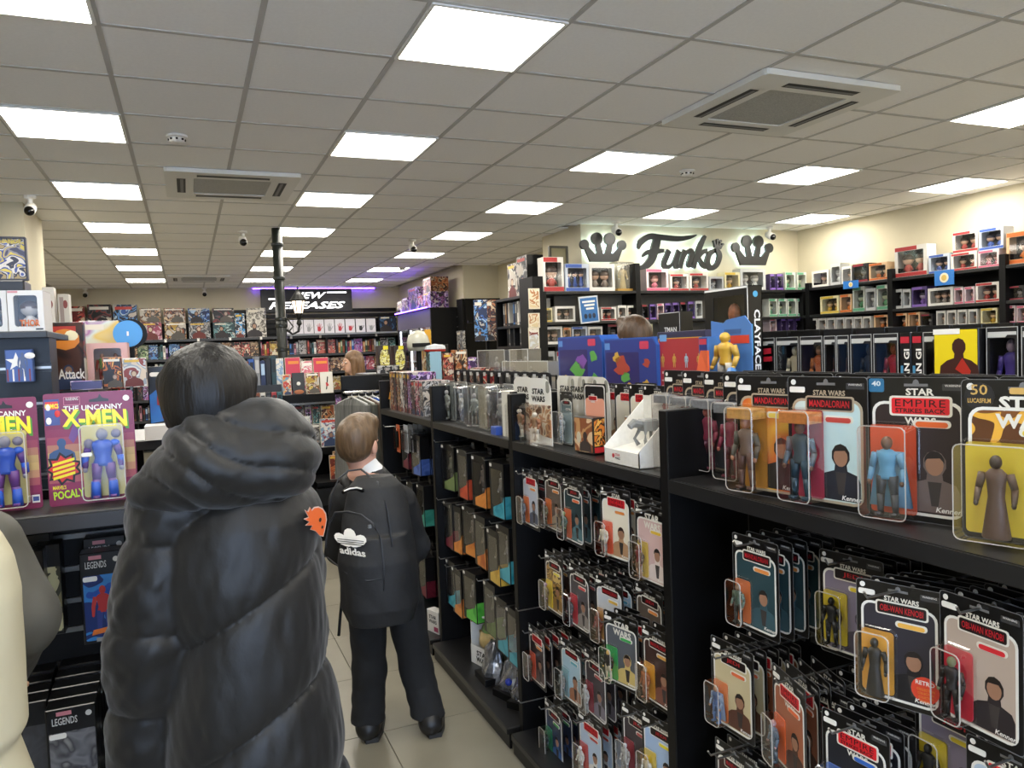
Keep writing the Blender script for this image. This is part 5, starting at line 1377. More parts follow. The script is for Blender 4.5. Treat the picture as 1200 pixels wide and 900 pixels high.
t.location.z = ZL
R_ = (onY(150, 374, 3.7).z - onY(150, 408, 3.7).z) / 2; zc = onY(150, 391, 3.7).z - ZL
b = MB().prism(circ(.012, zc, R_ * 1.02, 32), .002, .03); b.box(-.02, .01, 0, .02, .03, zc)
obj('rim', b, BLACKM, t)
obj('disc', MB().prism([q for q in circ(0, zc, R_ * .92, 32)], -.002, .002), mat('#3f8fd0', .35), t)
obj('numeral', MB().text('1', 0, zc, R_ * .12, R_ * .3, -.004, 0), WHITE, t)
P = winbox(onY(149, 402, 3.5).x - onY(101, 402, 3.5).x, onY(120, 402, 3.5).z - ZL, .12, '#d5a7a2', '#c9c4b8', 2, ('#c69a82', '#5a8a4c', '#7a3430', '#8a3b30'), wx=.16, wz0=.1, wz1=.12, big=False)
P.place('window_box', 'pale pink framed window box with two small figures beside the black book', 'toy box', (onY(125, 402, 3.5).x, 3.5, ZL))
onrun(119, 142, 419, 3.35, 'orange', 'dark picture pack with fiery orange creature print', .03, face=art(('#1c1a1c', '#b8642c', '#2c2422', '#e8a850', '#3a3034'), 14), name='picture_pack', cat='toy pack')
onrun(143, 171, 420, 3.34, 'white', 'glossy clear wrapped pale pack with red figure print', .05, face=art(('#b9bcc0', '#8a3a34', '#d5d6d4', '#9aa4b0', '#d8c8b4'), 12), name='picture_pack', cat='toy pack')
onrun(82, 120, 447, 3.33, 'purple', 'low blue violet window carton in front of black book', .06, face=mat('#5a5f94', .4), name='toy_carton', cat='toy box')
# black carton with blue sloping panel behind the head
a, c = onY(172, 430, 3.6), onY(222, 430, 3.6)
w_ = c.x - a.x; zb = onY(190, 512, 3.6).z; h_ = a.z - zb
t = thing('toy_carton', 'large black carton with sloping blue panel and red figure print', 'toy box', ((a.x + c.x) / 2, 3.6, zb), 0)
obj('carton', MB().cbox(-w_ / 2, 0, 0, w_ / 2, .12, h_, .003), CARD, t)
b = MB().prism([(-w_ / 2 + .004, h_ * .2), (w_ / 2 - .003, h_ * .28), (w_ / 2 - .003, h_ * .95), (w_ * .3, h_ * .95), (-w_ / 2 + .004, h_ * .6)], -.001, 0, 0)
g0 = figure_mb(h_ * .5); b._add([(x * 1.2 - w_ * .06, y * .04 - .003, z + h_ * .26) for x, y, z in g0.v], g0.f, 1)
b.text('Sp', w_ * .38, h_ * .09, w_ * .2, h_ * .09, -.001, 2, off=.03); b.box(-w_ * .1, -.001, h_ * .965, w_ * .3, 0, h_ * .978, 2); b.prism(rrect(-w_ * .42, h_ * .04, -w_ * .15, h_ * .1, .002, 1), -.001, 0, 3); b.prism(circ(-w_ * .4, h_ * .14, .012, 12), -.001, 0, 2); b.prism(rrect(-w_ * .45, h_ * .86, -w_ * .2, h_ * .92, .008, 2), -.001, 0, 2)
obj('print', b, [art(('#2f86c8', '#2a6ab8', '#4f4a9a'), 6, sharp=False), mat('#9a3038', .4), WHITE, mat('#55565a', .4)], t)
tb = thing('display_table', 'black display table carrying the large black carton', 'table', ((a.x + c.x) / 2 + .1, 3.6, 0))
obj('table_top', MB().cbox(-.3, -.1, zb - .04, .3, .5, zb, .005), SHM, tb)
for sx in (-.27, .24):
    for sy in (-.08, .44): obj('leg', MB().box(sx, sy, 0, sx + .03, sy + .03, zb - .04), BLACK, tb)
P = printbox(.26, .06, .12, mat('#d8d4d0', .4), WHITE)
P.add('print', MB().box(.0, -.0016, .01, .09, -.001, .045), mat('#b8303a', .4))
P.place('toy_carton', 'low white carton with red mark beside the coat shoulder', 'toy box', ((a.x + c.x) / 2 + .03, 3.47, zb), 0)
# books along the left run
rr = random.Random(3)
for zi, z in enumerate((.475, .875, 1.225)):
    y = LY + .03
    while y < LY + 2.1:
        c = rr.choice(CN); th = rr.uniform(.025, .05)
        book('book', f'book with {c} spine on the {["low", "middle", "upper"][zi]} board of the left shelving run', 'book', (-.37, y + th / 2, z), PI / 2, th, rr.uniform(.2, .27), .18, c, 'spine', f'{c} books, board {zi}, left run')
        y += th + .002 + (.0 if rr.random() < .8 else .1)
# ------------------------------------------------------------------ far wall shelving, sign, pole lamp
BY = 15.25
t = thing('book_shelving', 'long black bookshelf along the far wall under the lettered sign', 'shelving', (-2.1, BY, 0))
WX = 4.0 + 2.1
zsh = [onY(300, 395, BY).z, onY(300, 417, BY).z, onY(300, 439, BY).z]
zsh += [zsh[2] - .37 * k for k in (1, 2, 3)]
obj('back_panel', MB().box(0, .3, 0, WX, .33, zsh[0] + .3), BLACKM, t)
for z in zsh:
    obj('shelf_board', MB().box(0, 0, z - .03, WX, .3, z), SHM, t)
    obj('shelf_rail', MB().box(0, -.012, z - .045, WX, 0, z - .002), mat('#3a3b3e', .35), t)
for x in (0, 1.2, 2.4, 3.35, 4.6, WX - .04): obj('upright', MB().box(x, -.005, 0, x + .04, .3, zsh[0]), BLACK, t)
b = MB()
for k in range(5): obj('slat', MB().box(2.9, .27, zsh[0] + .06 + .1 * k, WX, .3, zsh[0] + .13 + .1 * k), BLACK, t)
for k in range(12):
    x = -2.0 + .55 * k
    tt = thing('shelf_label', 'small white price label clipped under the top board of far shelving', 'label', (x, BY - .016, zsh[0] - .05), 0, 'price labels on far shelving')
    obj('card', MB().box(-.02, 0, 0, .02, .003, .06), WHITE, tt); obj('clip', MB().box(-.012, -.002, .05, .012, .001, .062), STEEL, tt)
rr = random.Random(8)
rown = ['upper', 'second', 'third', 'fourth', 'fifth']
for ri in range(1, 5):
    x = -2.03
    while x < 3.9:
        w_ = rr.uniform(.15, .2)
        c = rr.choice(CN)
        spine = rr.random() < .25
        if spine:
            for q in range(4):
                c = rr.choice(CN)
                book('book', f'book with {c} spine in the {rown[ri - 1]} row of the far wall shelving', 'book', (x + .02 + .042 * q, BY + .04, zsh[ri]), 0, .036, rr.uniform(.2, .27), .2, c, 'spine', f'{c} spines, far wall row {ri}')
        else:
            book('comic', f'comic with mainly {c} cover in the {rown[ri - 1]} row of the far wall shelving', 'comic', (x + w_ / 2, BY + .08, zsh[ri] + .002), 0, .02, .27, w_ - .012, c, 'cover', f'{c} covers, far wall row {ri}', rx=-.12)
        x += w_ if not spine else .18
# boxed sets on the top board
top = [(71, 101, 350 + 9, 395, 'red'), (102, 132, 357, 395, 'black'), (132, 162, 357, 395, 'blue')]
for px0, px1, py0, py1, c in top:
    a, q = onY(px0, py0, BY + .05), onY(px1, py1, BY + .05)
    P = printbox(q.x - a.x, a.z - zsh[0], .2, artc(c, 5), artc(c, 5))
    P.place('boxed_set', f'large mainly {c} boxed set on top of far shelving', 'box set', ((a.x + q.x) / 2, BY + .05, zsh[0]))
cc = [('brown', 'pink'), ('orange', 'yellow'), ('blue', 'grey'), ('black', 'teal')]
for k in range(4):
    x0, x1 = 163 + 28.5 * k, 190 + 28.5 * k
    a, q, m_ = onY(x0, 361, BY + .05), onY(x1, 394, BY + .05), onY(x0, 378, BY + .05)
    for j, c in enumerate(cc[k]):
        zb = zsh[0] if j else m_.z
        h_ = (m_.z - zsh[0]) if j else a.z - m_.z
        P = printbox(q.x - a.x, h_ - .004, .18, artc(c, 8), artc(c, 8))
        P.place('boxed_set', f'{["upper", "lower"][j]} of two stacked boxed sets, mainly {c}, far shelving', 'box set', ((a.x + q.x) / 2, BY + .05, zb))
a, q = onY(275, 367, BY), onY(288, 394, BY)
P = printbox(q.x - a.x, a.z - zsh[0], .03, art(('#1c2430', '#d5d2cc', '#3a8ac0', '#26282c'), 12), CARD); P.place('display_board', 'narrow dark board with white and blue print', 'board', ((a.x + q.x) / 2, BY + .05, zsh[0]))
a, q = onY(288.5, 361, BY), onY(313, 394, BY)
P = printbox(q.x - a.x, a.z - zsh[0], .03, art(('#c9c4b8', '#d8d4c8', '#5a564e', '#b9b3a6', '#3c3a36'), 10), WHITE); P.place('display_board', 'pale board with grey line drawing', 'board', ((a.x + q.x) / 2, BY + .05, zsh[0]))
# white cards with hand shapes
zh = onY(390, 391, BY - .1).z
hc = ['grey', 'grey', 'grey', 'red', 'grey', 'red', 'red', 'black', 'grey']
hm = {'grey': '#9a9a9c', 'red': '#b82a38', 'black': '#232326'}
tt = thing('card_ledge', 'narrow ledge with a row of white hand cards', 'ledge', (1.72, BY - .12, zh - .02))
obj('ledge_board', MB().box(0, 0, 0, 2.2, .12, .02), mat('#5a6068', .4), tt)
obj('ledge_lip', MB().box(0, -.006, 0, 2.2, 0, .035), mat('#8a8f94', .3), tt)
for k in range(9):
    p = onY(338 + 12.2 * k, 391, BY - .1)
    fist = k >= 6
    t = thing('hand_card', f'white card with {hc[k]} {"closed" if fist else "open"} hand shape on the ledge under the sign', 'card', (p.x, BY - .08, zh), 0, f'{hc[k]} {"closed" if fist else "open"} hand cards', rx=-.05)
    obj('card', MB().box(-.092, 0, 0, .092, .01, .28), mat('#dcd9de', .5), t)
    b = MB().prism(rrect(-.03, .05, .03, .14, .02, 3), -.001, 0)
    for j in range(4):
        u = -.024 + .016 * j
        L = (.05, .075, .08, .065)[j] * (.3 if fist else 1)
        b.prism([(u - .006, .13), (u + .006, .13), (u * 1.7 + .004, .13 + L), (u * 1.7 - .004, .13 + L)], -.001, 0)
    b.prism([(.026, .07), (.03, .1), (.062, .15), (.07, .14)], -.001, 0)
    obj('hand_print', b, mat(hm[hc[k]], .5), t)
a, q = onY(443, 371, BY), onY(463, 389, BY)
P = printbox(q.x - a.x, a.z - zh, .1, art(('#141c30', '#1c2c4c', '#0e1220', '#3a5a80'), 8), CARD); P.place('boxed_set', 'dark night blue boxed set beside the hand cards', 'box set', ((a.x + q.x) / 2, BY - .1, zh))
# sign
a, q = onY(305, 338.5, 15.5), onY(413, 364, 15.5)
w_, h_ = q.x - a.x, a.z - q.z
t = thing('shop_sign', 'black sign with slanted white letters reading new releases', 'sign', ((a.x + q.x) / 2, 15.5, q.z))
obj('board', MB().cbox(-w_ / 2, 0, 0, w_ / 2, .09, h_, .005), mat('#1a1a1e', .4), t)
EMW = mat('#ffffff', .5, emit='#ffffff', es=1.3)
b = MB().text('NEW', .02 * w_, h_ * .7, w_ * .38, h_ * .28, -.003, 0, shear=.35, off=.02).text('RELEASES', 0, h_ * .27, w_ * .84, h_ * .3, -.003, 0, shear=.35, off=.02)
b.box(w_ * .22, -.003, h_ * .8, w_ * .44, -.001, h_ * .855); b.box(-w_ * .42, -.003, h_ * .53, -w_ * .3, -.001, h_ * .58)
obj('lettering', b, EMW, t)
PURP = mat('#7a50ff', .5, emit='#6a3cff', es=14.0)
t = thing('led_strip', 'purple light strip on the wall above the lettered sign', 'light strip', (2.4, 15.56, 2.955))
obj('profile', MB().box(-1.2, .01, -.01, 1.2, .03, .0), STEEL, t); obj('tube', MB().tube([(-1.18, 0, .0), (1.18, 0, .0)], .008, 6), PURP, t)
# pole with lantern
PY = 8.4
p = onY(329, 366, PY)
t = thing('lamp_pole', 'black iron pole with rings from floor to ceiling', 'pole', (p.x, PY, 0))
R = .052
obj('shaft', MB().lathe([(R, 0), (R, ZC - .006)], n=20), mat('#1c211f', .35), t, smooth=True)
for z in (.3, 1.2, 1.7, 1.95, 2.02, 2.45, 2.8): obj('ring', MB().lathe([(R, -.02), (R + .012, -.012), (R + .012, .012), (R, .02)], (0, 0, z), 20), mat('#1c211f', .35), t)
obj('base', MB().lathe([(.11, 0), (.11, .05), (.075, .1), (R, .2)], n=20), mat('#1c211f', .35), t)
lp = onY(350, 365, PY)
dx = lp.x - p.x; dz0 = onY(350, 386, PY).z
t = thing('lantern', 'black iron wall lantern with lit pale glass on the pole', 'lantern', (lp.x, PY, dz0))
IR = mat('#161817', .4)
b = MB().tube([(-dx + R, 0, .0), (-dx * .4, 0, -.05), (-.01, 0, -.02), (0, 0, .04)], [.014, .012, .012, .012], 8)
b.tube([(-dx + R, 0, .12), (-dx * .6, 0, .1), (-dx * .35, 0, .03), (-dx * .55, 0, -.01)], .008, 6)
b.tube([(-dx + R, 0, .03), (-dx + R, 0, .17)], .012, 6)
obj('bracket', b, IR, t)
hb = onY(350, 367, PY).z - dz0; ht = onY(350, 353, PY).z - dz0; hf = onY(350, 335, PY).z - dz0
obj('holder', MB().lathe([(.014, .04), (.03, .06), (.018, hb * .6), (.035, hb - .02), (.04, hb)], n=12), IR, t)
obj('glass', MB().lathe([(.04, hb), (.068, ht)], n=6), mat('#e8dccc', .3, emit='#ffe6cc', es=1.2), t)
for k in range(6):
    an = k * PI / 3
    obj('rib', MB().tube([(.043 * math.cos(an), .043 * math.sin(an), hb), (.071 * math.cos(an), .071 * math.sin(an), ht)], .005, 5), IR, t)
obj('roof', MB().lathe([(.085, ht), (.088, ht + .012), (.05, ht + .07), (.025, ht + .1), (.02, hf - .05), (.008, hf - .03), (.012, hf - .02), (.002, hf)], n=12), IR, t)

# ------------------------------------------------------------------ island with tiered books
IY = 7.5
x0, x1 = onY(320, 462, IY).x, onY(392, 462, IY).x
t = thing('book_island', 'black tiered stand of facing books beside the coat', 'shelving', ((x0 + x1) / 2, IY, 0))
W2 = (x1 - x0) / 2
z1, z2 = onY(360, 462, IY).z, onY(360, 526, IY - .25).z
obj('upper_shelf', MB().box(-W2, 0, z1 - .1, W2, .3, z1), BLACK, t)
obj('shelf_rail', MB().box(-W2, -.01, z1 - .1, W2, 0, z1 - .08), STEEL, t)
obj('lower_shelf', MB().box(-W2, -.28, z2 - .06, W2, .3, z2), BLACK, t)
obj('body', MB().box(-W2, .26, 0, W2, .34, z1 + .02), BLACKM, t)
obj('base', MB().box(-W2, -.28, 0, W2, .3, .12), BLACK, t)
for s in (-W2 - .02, W2): obj('side_panel', MB().box(s, -.28, 0, s + .02, .34, z2), BLACK, t)
def facing(px0, px1, py0, py1, y, c, label, face=None, extra=None, zb=None, rx=-.1):
    a, q = onY(px0, py0, y), onY(px1, py1, y)
    zb = q.z if zb is None else zb
    P = printbox(q.x - a.x, a.z - zb, .02, face or artc(c, 14), PAGES if c != 'black' else CARD)
    if extra: extra(P, q.x - a.x, a.z - zb)
    return P.place('book', label, 'book', ((a.x + q.x) / 2, y, zb), 0, rx=rx)
bk = lambda cols: art(cols, 16, cells=True)
facing(320, 334, 420, 455, IY + .14, 'white', 'tall white book with blue ring lettering on the stand', face=art(('#cfd0cc', '#7a9ac0', '#c4c6c2', '#b9bcb8'), 16), zb=z1)
for k, (q0, q1) in enumerate(((334, 353), (367, 386))):
    facing(q0, q1, 419, 440, IY + .16, 'pink', ['crimson book with yellow picture beside the white ring lettered book', 'crimson book with yellow picture behind the white blade book'][k], face=mat('#c0304c', .4), zb=z1, extra=lambda P, w_, h: P.add('print', MB().ell((0, -.002, h * .28), w_ * .36, .002, h * .2, 12, 5, 0).ell((.01, -.003, h * .2), w_ * .22, .002, h * .12, 10, 5, 1).box(-w_ * .3, -.002, h * .82, w_ * .4, -.001, h * .9, 2), [BLACKM, mat('#d8b82c', .4), mat('#d8822c', .4)]))
facing(353, 367, 423, 440, IY + .17, 'white', 'pale pink and white book between the two crimson ones', face=art(('#d8c4c4', '#c86a7a', '#dcd8d4'), 14), zb=z1)
facing(331, 342, 439, 462, IY + .04, 'red', 'small colourful red and white book at the left of the front row', face=bk(('#b83a34', '#d8d0c0', '#d8923c', '#6aa0b8')), zb=z1)
facing(342, 358, 437, 462, IY + .03, 'black', 'dark book with pale moon on its cover, front row of the stand', face=mat('#2c2d32', .4), zb=z1, extra=lambda P, w_, h: P.add('print', MB().ell((0, -.002, h * .5), w_ * .16, .002, w_ * .16, 12, 5, 0).ell((0, -.002, h * .12), w_ * .4, .002, h * .1, 12, 5, 1), [WHITE, mat('#a8643c', .4)]))
facing(358, 375, 437, 461, IY + .03, 'yellow', 'yellow and orange picture book, front row of the stand', zb=z1)
facing(375, 391, 436, 460, IY + .02, 'white', 'white book with slanted black and red blade on its cover', face=mat('#d9d5cc', .4), zb=z1, extra=lambda P, w_, h: P.add('print', MB().prism([(-w_ * .1, h * .15), (.0, h * .2), (w_ * .14, h * .75), (w_ * .06, h * .8)], -.0016, 0, 0).prism([(-w_ * .04, h * .3), (.02, h * .36), (w_ * .06, h * .5), (-.01, h * .5)], -.002, 0, 1), [BLACKM, mat('#b82a2c', .4)]))
for k, (q0, q1, c) in enumerate(((335, 345, 'blue'), (345, 357, 'white'), (357, 366, 'purple'), (366, 376, 'teal'), (376, 393, 'orange'))):
    facing(q0, q1, 475, 498, IY + .1, c, f'book with mainly {c} cover on the back of lower tier of the stand', zb=z2 + .12)
obj('riser', MB().box(-W2, .05, z2, W2, .25, z2 + .12), BLACK, t)
facing(341, 366, 489, 526, IY - .2, 'white', 'white book with faint red spot leaning on the lower tier', face=art(('#c9c9c4', '#d5d4ce', '#b8bcba', '#d8d6d0'), 12), zb=z2, extra=lambda P, w_, h: P.add('print', MB().ell((w_ * .2, -.002, h * .38), w_ * .1, .002, w_ * .09, 10, 5, 0), mat('#d87a80', .4)))
facing(366, 376, 497, 520, IY - .1, 'grey', 'small grey book between two white ones on the lower tier', zb=z2)
facing(375, 399, 491, 524, IY - .22, 'white', 'white book with busy red and blue picture on the lower tier', face=bk(('#c9ccd0', '#8a3c44', '#7a9ab4', '#d8d4d0')), zb=z2)
facing(386, 400, 534, 562, IY - .6, 'orange', 'orange picture book in a pale frame beside the boy', face=bk(('#a8502c', '#c87a4c', '#6a2c20')), zb=onY(390, 562, IY - .6).z)
zz = onY(390, 562, IY - .6).z
tt = thing('comic_bin', 'low black bin of comics beside the boy', 'bin', (onY(396, 562, IY - .6).x, IY - .6, 0))
b = MB().box(-.2, -.1, 0, .25, .35, zz - .02); b.box(-.2, -.12, zz - .03, .25, .37, zz)
obj('bin_body', b, BLACK, tt); obj('bin_front', MB().box(-.21, -.13, zz - .2, .26, -.12, zz - .05), SHM, tt)
for k in range(7):
    c = ['brown', 'black', 'red', 'grey', 'purple', 'white', 'black'][k]
    book('comic', f'{c} comic filed upright in the low bin beside the boy', 'comic', (onY(404, 562, IY - .6).x + .02 * k, IY - .5 + .03 * k, zz), 0, .01, .24, .16, c, 'cover', f'{c} comics in the bin')
# spinner of tall books between head and island
xs = onY(300, 450, 7.0).x
t = thing('magazine_stand', 'black stepped magazine stand behind the coat collar', 'shelving', (xs, 7.0, 0))
zq = onY(308, 458, 7.0).z
obj('body', MB().box(-.25, .0, 0, .2, .4, zq), BLACK, t)
obj('front_board', MB().box(-.26, -.02, 0, .21, 0, zq + .05), SHM, t)
obj('step', MB().box(-.26, -.2, 0, .21, -.02, zq - .25), BLACK, t)
rr = random.Random(4)
for k in range(9):
    c = ['white', 'white', 'black', 'orange', 'blue', 'grey', 'blue', 'black', 'teal'][k]
    book('magazine', f'{c} magazine spine in the stepped stand behind the coat collar', 'magazine', (xs - .21 + .046 * k, 7.03, zq), 0, .04, .26 + .02 * (k % 3), .2, c, 'spine', f'{c} magazines in the stand')
for k in range(7):
    c = ['red', 'brown', 'orange', 'white', 'black', 'red', 'teal'][k]
    book('magazine', f'{c} magazine spine on the lower step of the stand', 'magazine', (xs - .1 + .046 * k, 6.84, zq - .25), 0, .04, .24, .1, c, 'spine', f'{c} magazines on the lower step')

# ------------------------------------------------------------------ clothes rail at the gondola end
RY = 5.45
xa, xb = onY(403, 445, RY).x, onY(452, 445, RY).x
zt, zb_ = onY(425, 440, RY).z, onY(425, 456, RY).z
t = thing('clothes_rail', 'black clothes rail with header board at the gondola end', 'clothes rail', ((xa + xb) / 2, RY, 0))
W2 = (xb - xa) / 2
obj('header_board', MB().cbox(-W2, .1, zb_ - .05, W2, .14, zt, .004), BLACK, t)
for s in (-W2, W2 - .04): obj('post', MB().box(s, .1, 0, s + .04, .14, zb_), BLACK, t)
obj('foot', MB().box(-W2, -.2, 0, W2, .16, .03), BLACK, t)
obj('rail', MB().tube([(-W2, .0, zb_ - .02), (W2, .0, zb_ - .02)], .01, 8), CHROME, t)
for s in (-W2 + .01, W2 - .01): obj('arm', MB().tube([(s, .1, zb_ - .02), (s, 0, zb_ - .02)], .008, 6), CHROME, t)
gc = ['grey', 'grey striped', 'brown', 'blue', 'grey']
for k in range(5):
    x = (xa + xb) / 2 - W2 + .05 + k * (2 * W2 - .1) / 4
    t = thing('hanging_shirt', f'{gc[k]} shirt on a pale hanger on the clothes rail', 'shirt', (x, RY, zb_ - .03), .5, f'{gc[k]} shirts on the rail')
    obj('hanger', MB().tube([(0, 0, .02), (0, 0, -.02), (0, -.16, -.07)], .006, 6).tube([(0, 0, -.02), (0, .16, -.07)], .006, 6), mat('#cfcfcc', .3), t)
    b = MB().loft([[(sx * wdt, yy, z) for sx, yy in ((-1, -L), (1, -L), (1, L), (-1, L))] for z, wdt, L in ((-.035, .008, .05), (-.08, .02, .17), (-.3, .022, .18), (-.62, .025, .2))])
    cl = {'grey': '#6a6a66', 'grey striped': '#55564f', 'brown': '#5a4a40', 'blue': '#2a4fa0'}[gc[k]]
    obj('cloth', b, mat(cl, .85, noise=.4, nscale=14, stretch=(1, 6, .4)), t)
# dark cartons with yellow print on top of the header
zt2 = zt
for k, (q0, q1) in enumerate(((443, 459), (461, 477))):
    a, q = onY(q0, 405, RY + .3), onY(q1, 441, RY + .3)
    P = printbox(q.x - a.x, a.z - zt2, .1, mat('#2a1d18', .4), mat('#2a1d18', .4))
    w_, h_ = q.x - a.x, a.z - zt2
    P.add('print', MB().prism(circ(0, h_ * .5, w_ * .4, 14, h_ * .4), -.0016, -.0008, 0).box(-w_ * .1, -.0018, h_ * .85, w_ * .3, -.001, h_ * .98, 1), [art(('#d8d27a', '#e4e0a8', '#6a5a2c', '#d8cc50'), 40), mat('#e0d020', .4)])
    P.place('toy_carton', 'dark brown carton with yellow patterned oval near the clothes rail', 'toy box', ((a.x + q.x) / 2, RY + .3, zt2), 0, 'brown cartons with yellow ovals')
t = thing('side_cabinet', 'black cabinet behind the clothes rail carrying yellow printed cartons', 'cabinet', ((xa + xb) / 2 + .25, RY + .28, 0))
obj('body', MB().cbox(-.15, 0, 0, .15, .5, zt2 - .02, .005), BLACK, t); obj('top_board', MB().cbox(-.16, -.01, zt2 - .02, .16, .51, zt2, .004), SHM, t)
rr = random.Random(2)
for k in range(3):
    book('comic', 'grey crumpled bag comic lying by the yellow printed cartons', 'comic', ((xa + xb) / 2 + .2 + .06 * k, RY + .29, zt2), .3 * k, .012, .06, .08, 'grey', 'cover', 'grey comics on the side cabinet')

# ------------------------------------------------------------------ purple lit cabinet
CX = 3.62
yn = onX(504, 362, CX).y
yf = min(15.2, onX(466, 369, CX).y)
zc_ = onX(504, 362, CX).z
t = thing('glass_cabinet', 'tall black display cabinet with white lit glass front', 'cabinet', (CX, yn, 0))
L = yf - yn
obj('side_panel', MB().box(0, -.03, 0, .48, 0, zc_), BLACKM, t)
obj('side_panel', MB().box(0, L, 0, .48, L + .03, zc_), BLACKM, t)
obj('back_panel', MB().box(.44, 0, 0, .46, L, zc_), mat('#b9c4d0', .6), t)
obj('fascia', MB().box(-.005, 0, zc_ - .28, .02, L, zc_), mat('#4a4658', .4), t)
obj('top_board', MB().box(-.01, -.03, zc_, .48, L + .03, zc_ + .02), BLACK, t)
obj('base', MB().box(0, 0, 0, .46, L, .4), BLACK, t)
n = 3
for k in range(n + 1): obj('mullion', MB().box(-.005, L * k / n - .02, .4, .02, L * k / n + .02, zc_ - .28), BLACK, t)
for k in range(n):
    obj('pane', MB().box(.004, L * k / n + .02, .4, .008, L * (k + 1) / n - .02, zc_ - .28), CLEARW, t)
    obj('led_tube', MB().tube([(.03, L * (k + 1) / n - .06, .45), (.03, L * (k + 1) / n - .06, zc_ - .3)], .012, 6), mat('#ffffff', .5, emit='#eef4ff', es=5.0), t)
for z in (.4, .75, 1.1, 1.45, 1.8):
    obj('glass_shelf', MB().box(.03, 0, z, .44, L, z + .01), mat('#aebcc4', .2), t)
rr = random.Random(21)
for zi, z in enumerate((1.11, 1.46, 1.81)):
    for k in range(10):
        c = rr.choice(['white', 'grey', 'blue', 'red', 'teal', 'purple'])
        P = printbox(L / 12, rr.uniform(.2, .3), .12, artc(c, 16), artc(c, 12))
        P.place('toy_carton', f'mainly {c} carton on the {["lower", "middle", "upper"][zi]} glass shelf of the lit cabinet', 'toy box', (CX + .16, yn + L * (k + .6) / 10.4, z + .001), FACE_L, f'{c} cartons, cabinet shelf {zi}')
zt = zc_ + .02
def oncab(px0, px1, py0, c, label, zb=zt, d_=.2):
    a, q = onX(px0, py0, CX + .02), onX(px1, py0, CX + .02)
    P = printbox(abs(a.y - q.y), max(.1, a.z - zb), d_, artc(c, 10), artc(c, 10))
    return P.place('toy_carton', label, 'toy box', (CX + .04, (a.y + q.y) / 2, zb), FACE_L), max(.1, a.z - zb)
oncab(464, 470, 354, 'white', 'narrow white carton at the far end of cabinet top')
oncab(470, 476, 350, 'purple', 'purple and red carton on the cabinet top')
oncab(477, 487, 339, 'purple', 'tall dark violet carton on the cabinet top')
oncab(488, 493, 347, 'pink', 'small pink carton on the cabinet top')
_, hh = oncab(494, 503, 344, 'purple', 'violet picture carton at the near end of cabinet top', d_=.3)
oncab(494, 503, 327, 'orange', 'yellow picture carton stacked on a violet one on cabinet top', zb=zt + hh, d_=.3)
t = thing('led_strip', 'purple light strip along the top edge of the lit cabinet', 'light strip', (CX - .05, yn + L / 2, zc_ + .03))
obj('profile', MB().box(.01, -L / 2, -.01, .03, L / 2, 0), STEEL, t); obj('tube', MB().tube([(0, -L / 2, 0), (0, L / 2, 0)], .008, 6), PURP, t)
# slatwall on the corner block
zb_ = onY(545, 350, 11.58).z
t = thing('slat_wall', 'black slatted board on the corner wall block', 'slatwall', (4.1, 11.55, 0))
obj('board', MB().box(0, 0, 0, .6, .04, zb_), BLACKM, t)
obj('board', MB().box(-.04, .02, 0, 0, yn - 11.58, zb_), BLACKM, t)
for k in range(7):
    z = zb_ - .12 - .16 * k
    obj('metal_slat', MB().box(-.05, .3, z, -.04, yn - 11.62, z + .012), STEEL, t)
for k, (px, py, c, lb) in enumerate(((524, 386, 'brown', 'small brown pack hanging on the black slatted board'), (537, 388, 'grey', 'grey pack hanging on the black slatted board'))):
    p = onX(px, py, 4.03)
    P = printbox(.3, .42, .04, artc(c, 10), artc(c, 8)); P.place('toy_pack', lb, 'toy pack', (4.0, p.y - .15, p.z - .42), FACE_L)
# ------------------------------------------------------------------ display wall: shelving, lettering, window boxes
DY, DX0 = 7.27, 3.42
ZF = [onY(700, 341, DY).z, onY(660, 377, DY).z, onY(660, 403, DY).z, 1.22, .85, .48, .1]
t = t_wall = thing('display_shelving', 'black wall shelving under the crown sign', 'shelving', (DX0, DY, 0))
WX = XR - DX0
for z in ZF: obj('shelf_board', MB().cbox(0, 0, z - .028, WX, .3, z, .003), SHM, t)
obj('back_panel', MB().box(.3, .3, 0, WX, .32, ZF[0] - .03), mat('#6a675f', .6), t)
for px in (634, 748, 943):
    x = onY(px, 345, DY).x - DX0
    obj('upright', MB().box(max(0, x - .03), -.004, 0, max(.06, x + .03), .3, ZF[0] + (.3 if px == 748 else .0)), BLACK, t)
# end unit turned to the aisle
t = thing('display_shelving', 'black book shelving end beside the display wall', 'shelving', (DX0, DY, 0))
for z in ZF: obj('shelf_board', MB().box(.0, .33, z - .028, .5, 1.25, z), SHM, t)
obj('side_panel', MB().box(0, 1.25, 0, .5, 1.29, ZF[0]), BLACK, t)
obj('back_panel', MB().box(.5, .33, 0, .52, 1.25, ZF[0]), BLACKM, t)
obj('post', MB().box(-.12, -.06, 0, .0, .28, ZF[0] + .15), BLACK, t_wall)
for k, (py0, py1) in enumerate(((338, 362), (367, 384), (384, 421))):
    a, q = onY(619, py0, DY - .07), onY(633, py1, DY - .07)
    tt = thing('poster', f'{["large cream", "small cream", "striped pale"][k]} poster on the shelving post', 'poster', ((a.x + q.x) / 2, DY - .066, q.z))
    w_, h_ = q.x - a.x, a.z - q.z
    obj('sheet', MB().box(-w_ / 2, -.004, 0, w_ / 2, 0, h_), mat('#d3c9b4', .6), tt)
    obj('print', MB().plate(rrect(-w_ * .42, h_ * .06, w_ * .42, h_ * .94, .01, 2), -.005), art(('#c9b590', '#d5c9b0', '#a8744c', '#d0c4a8') if k < 2 else ('#b8b4a8', '#c8ccd0', '#7a3a34', '#d5d0c4'), 9), tt)
rr = random.Random(31)
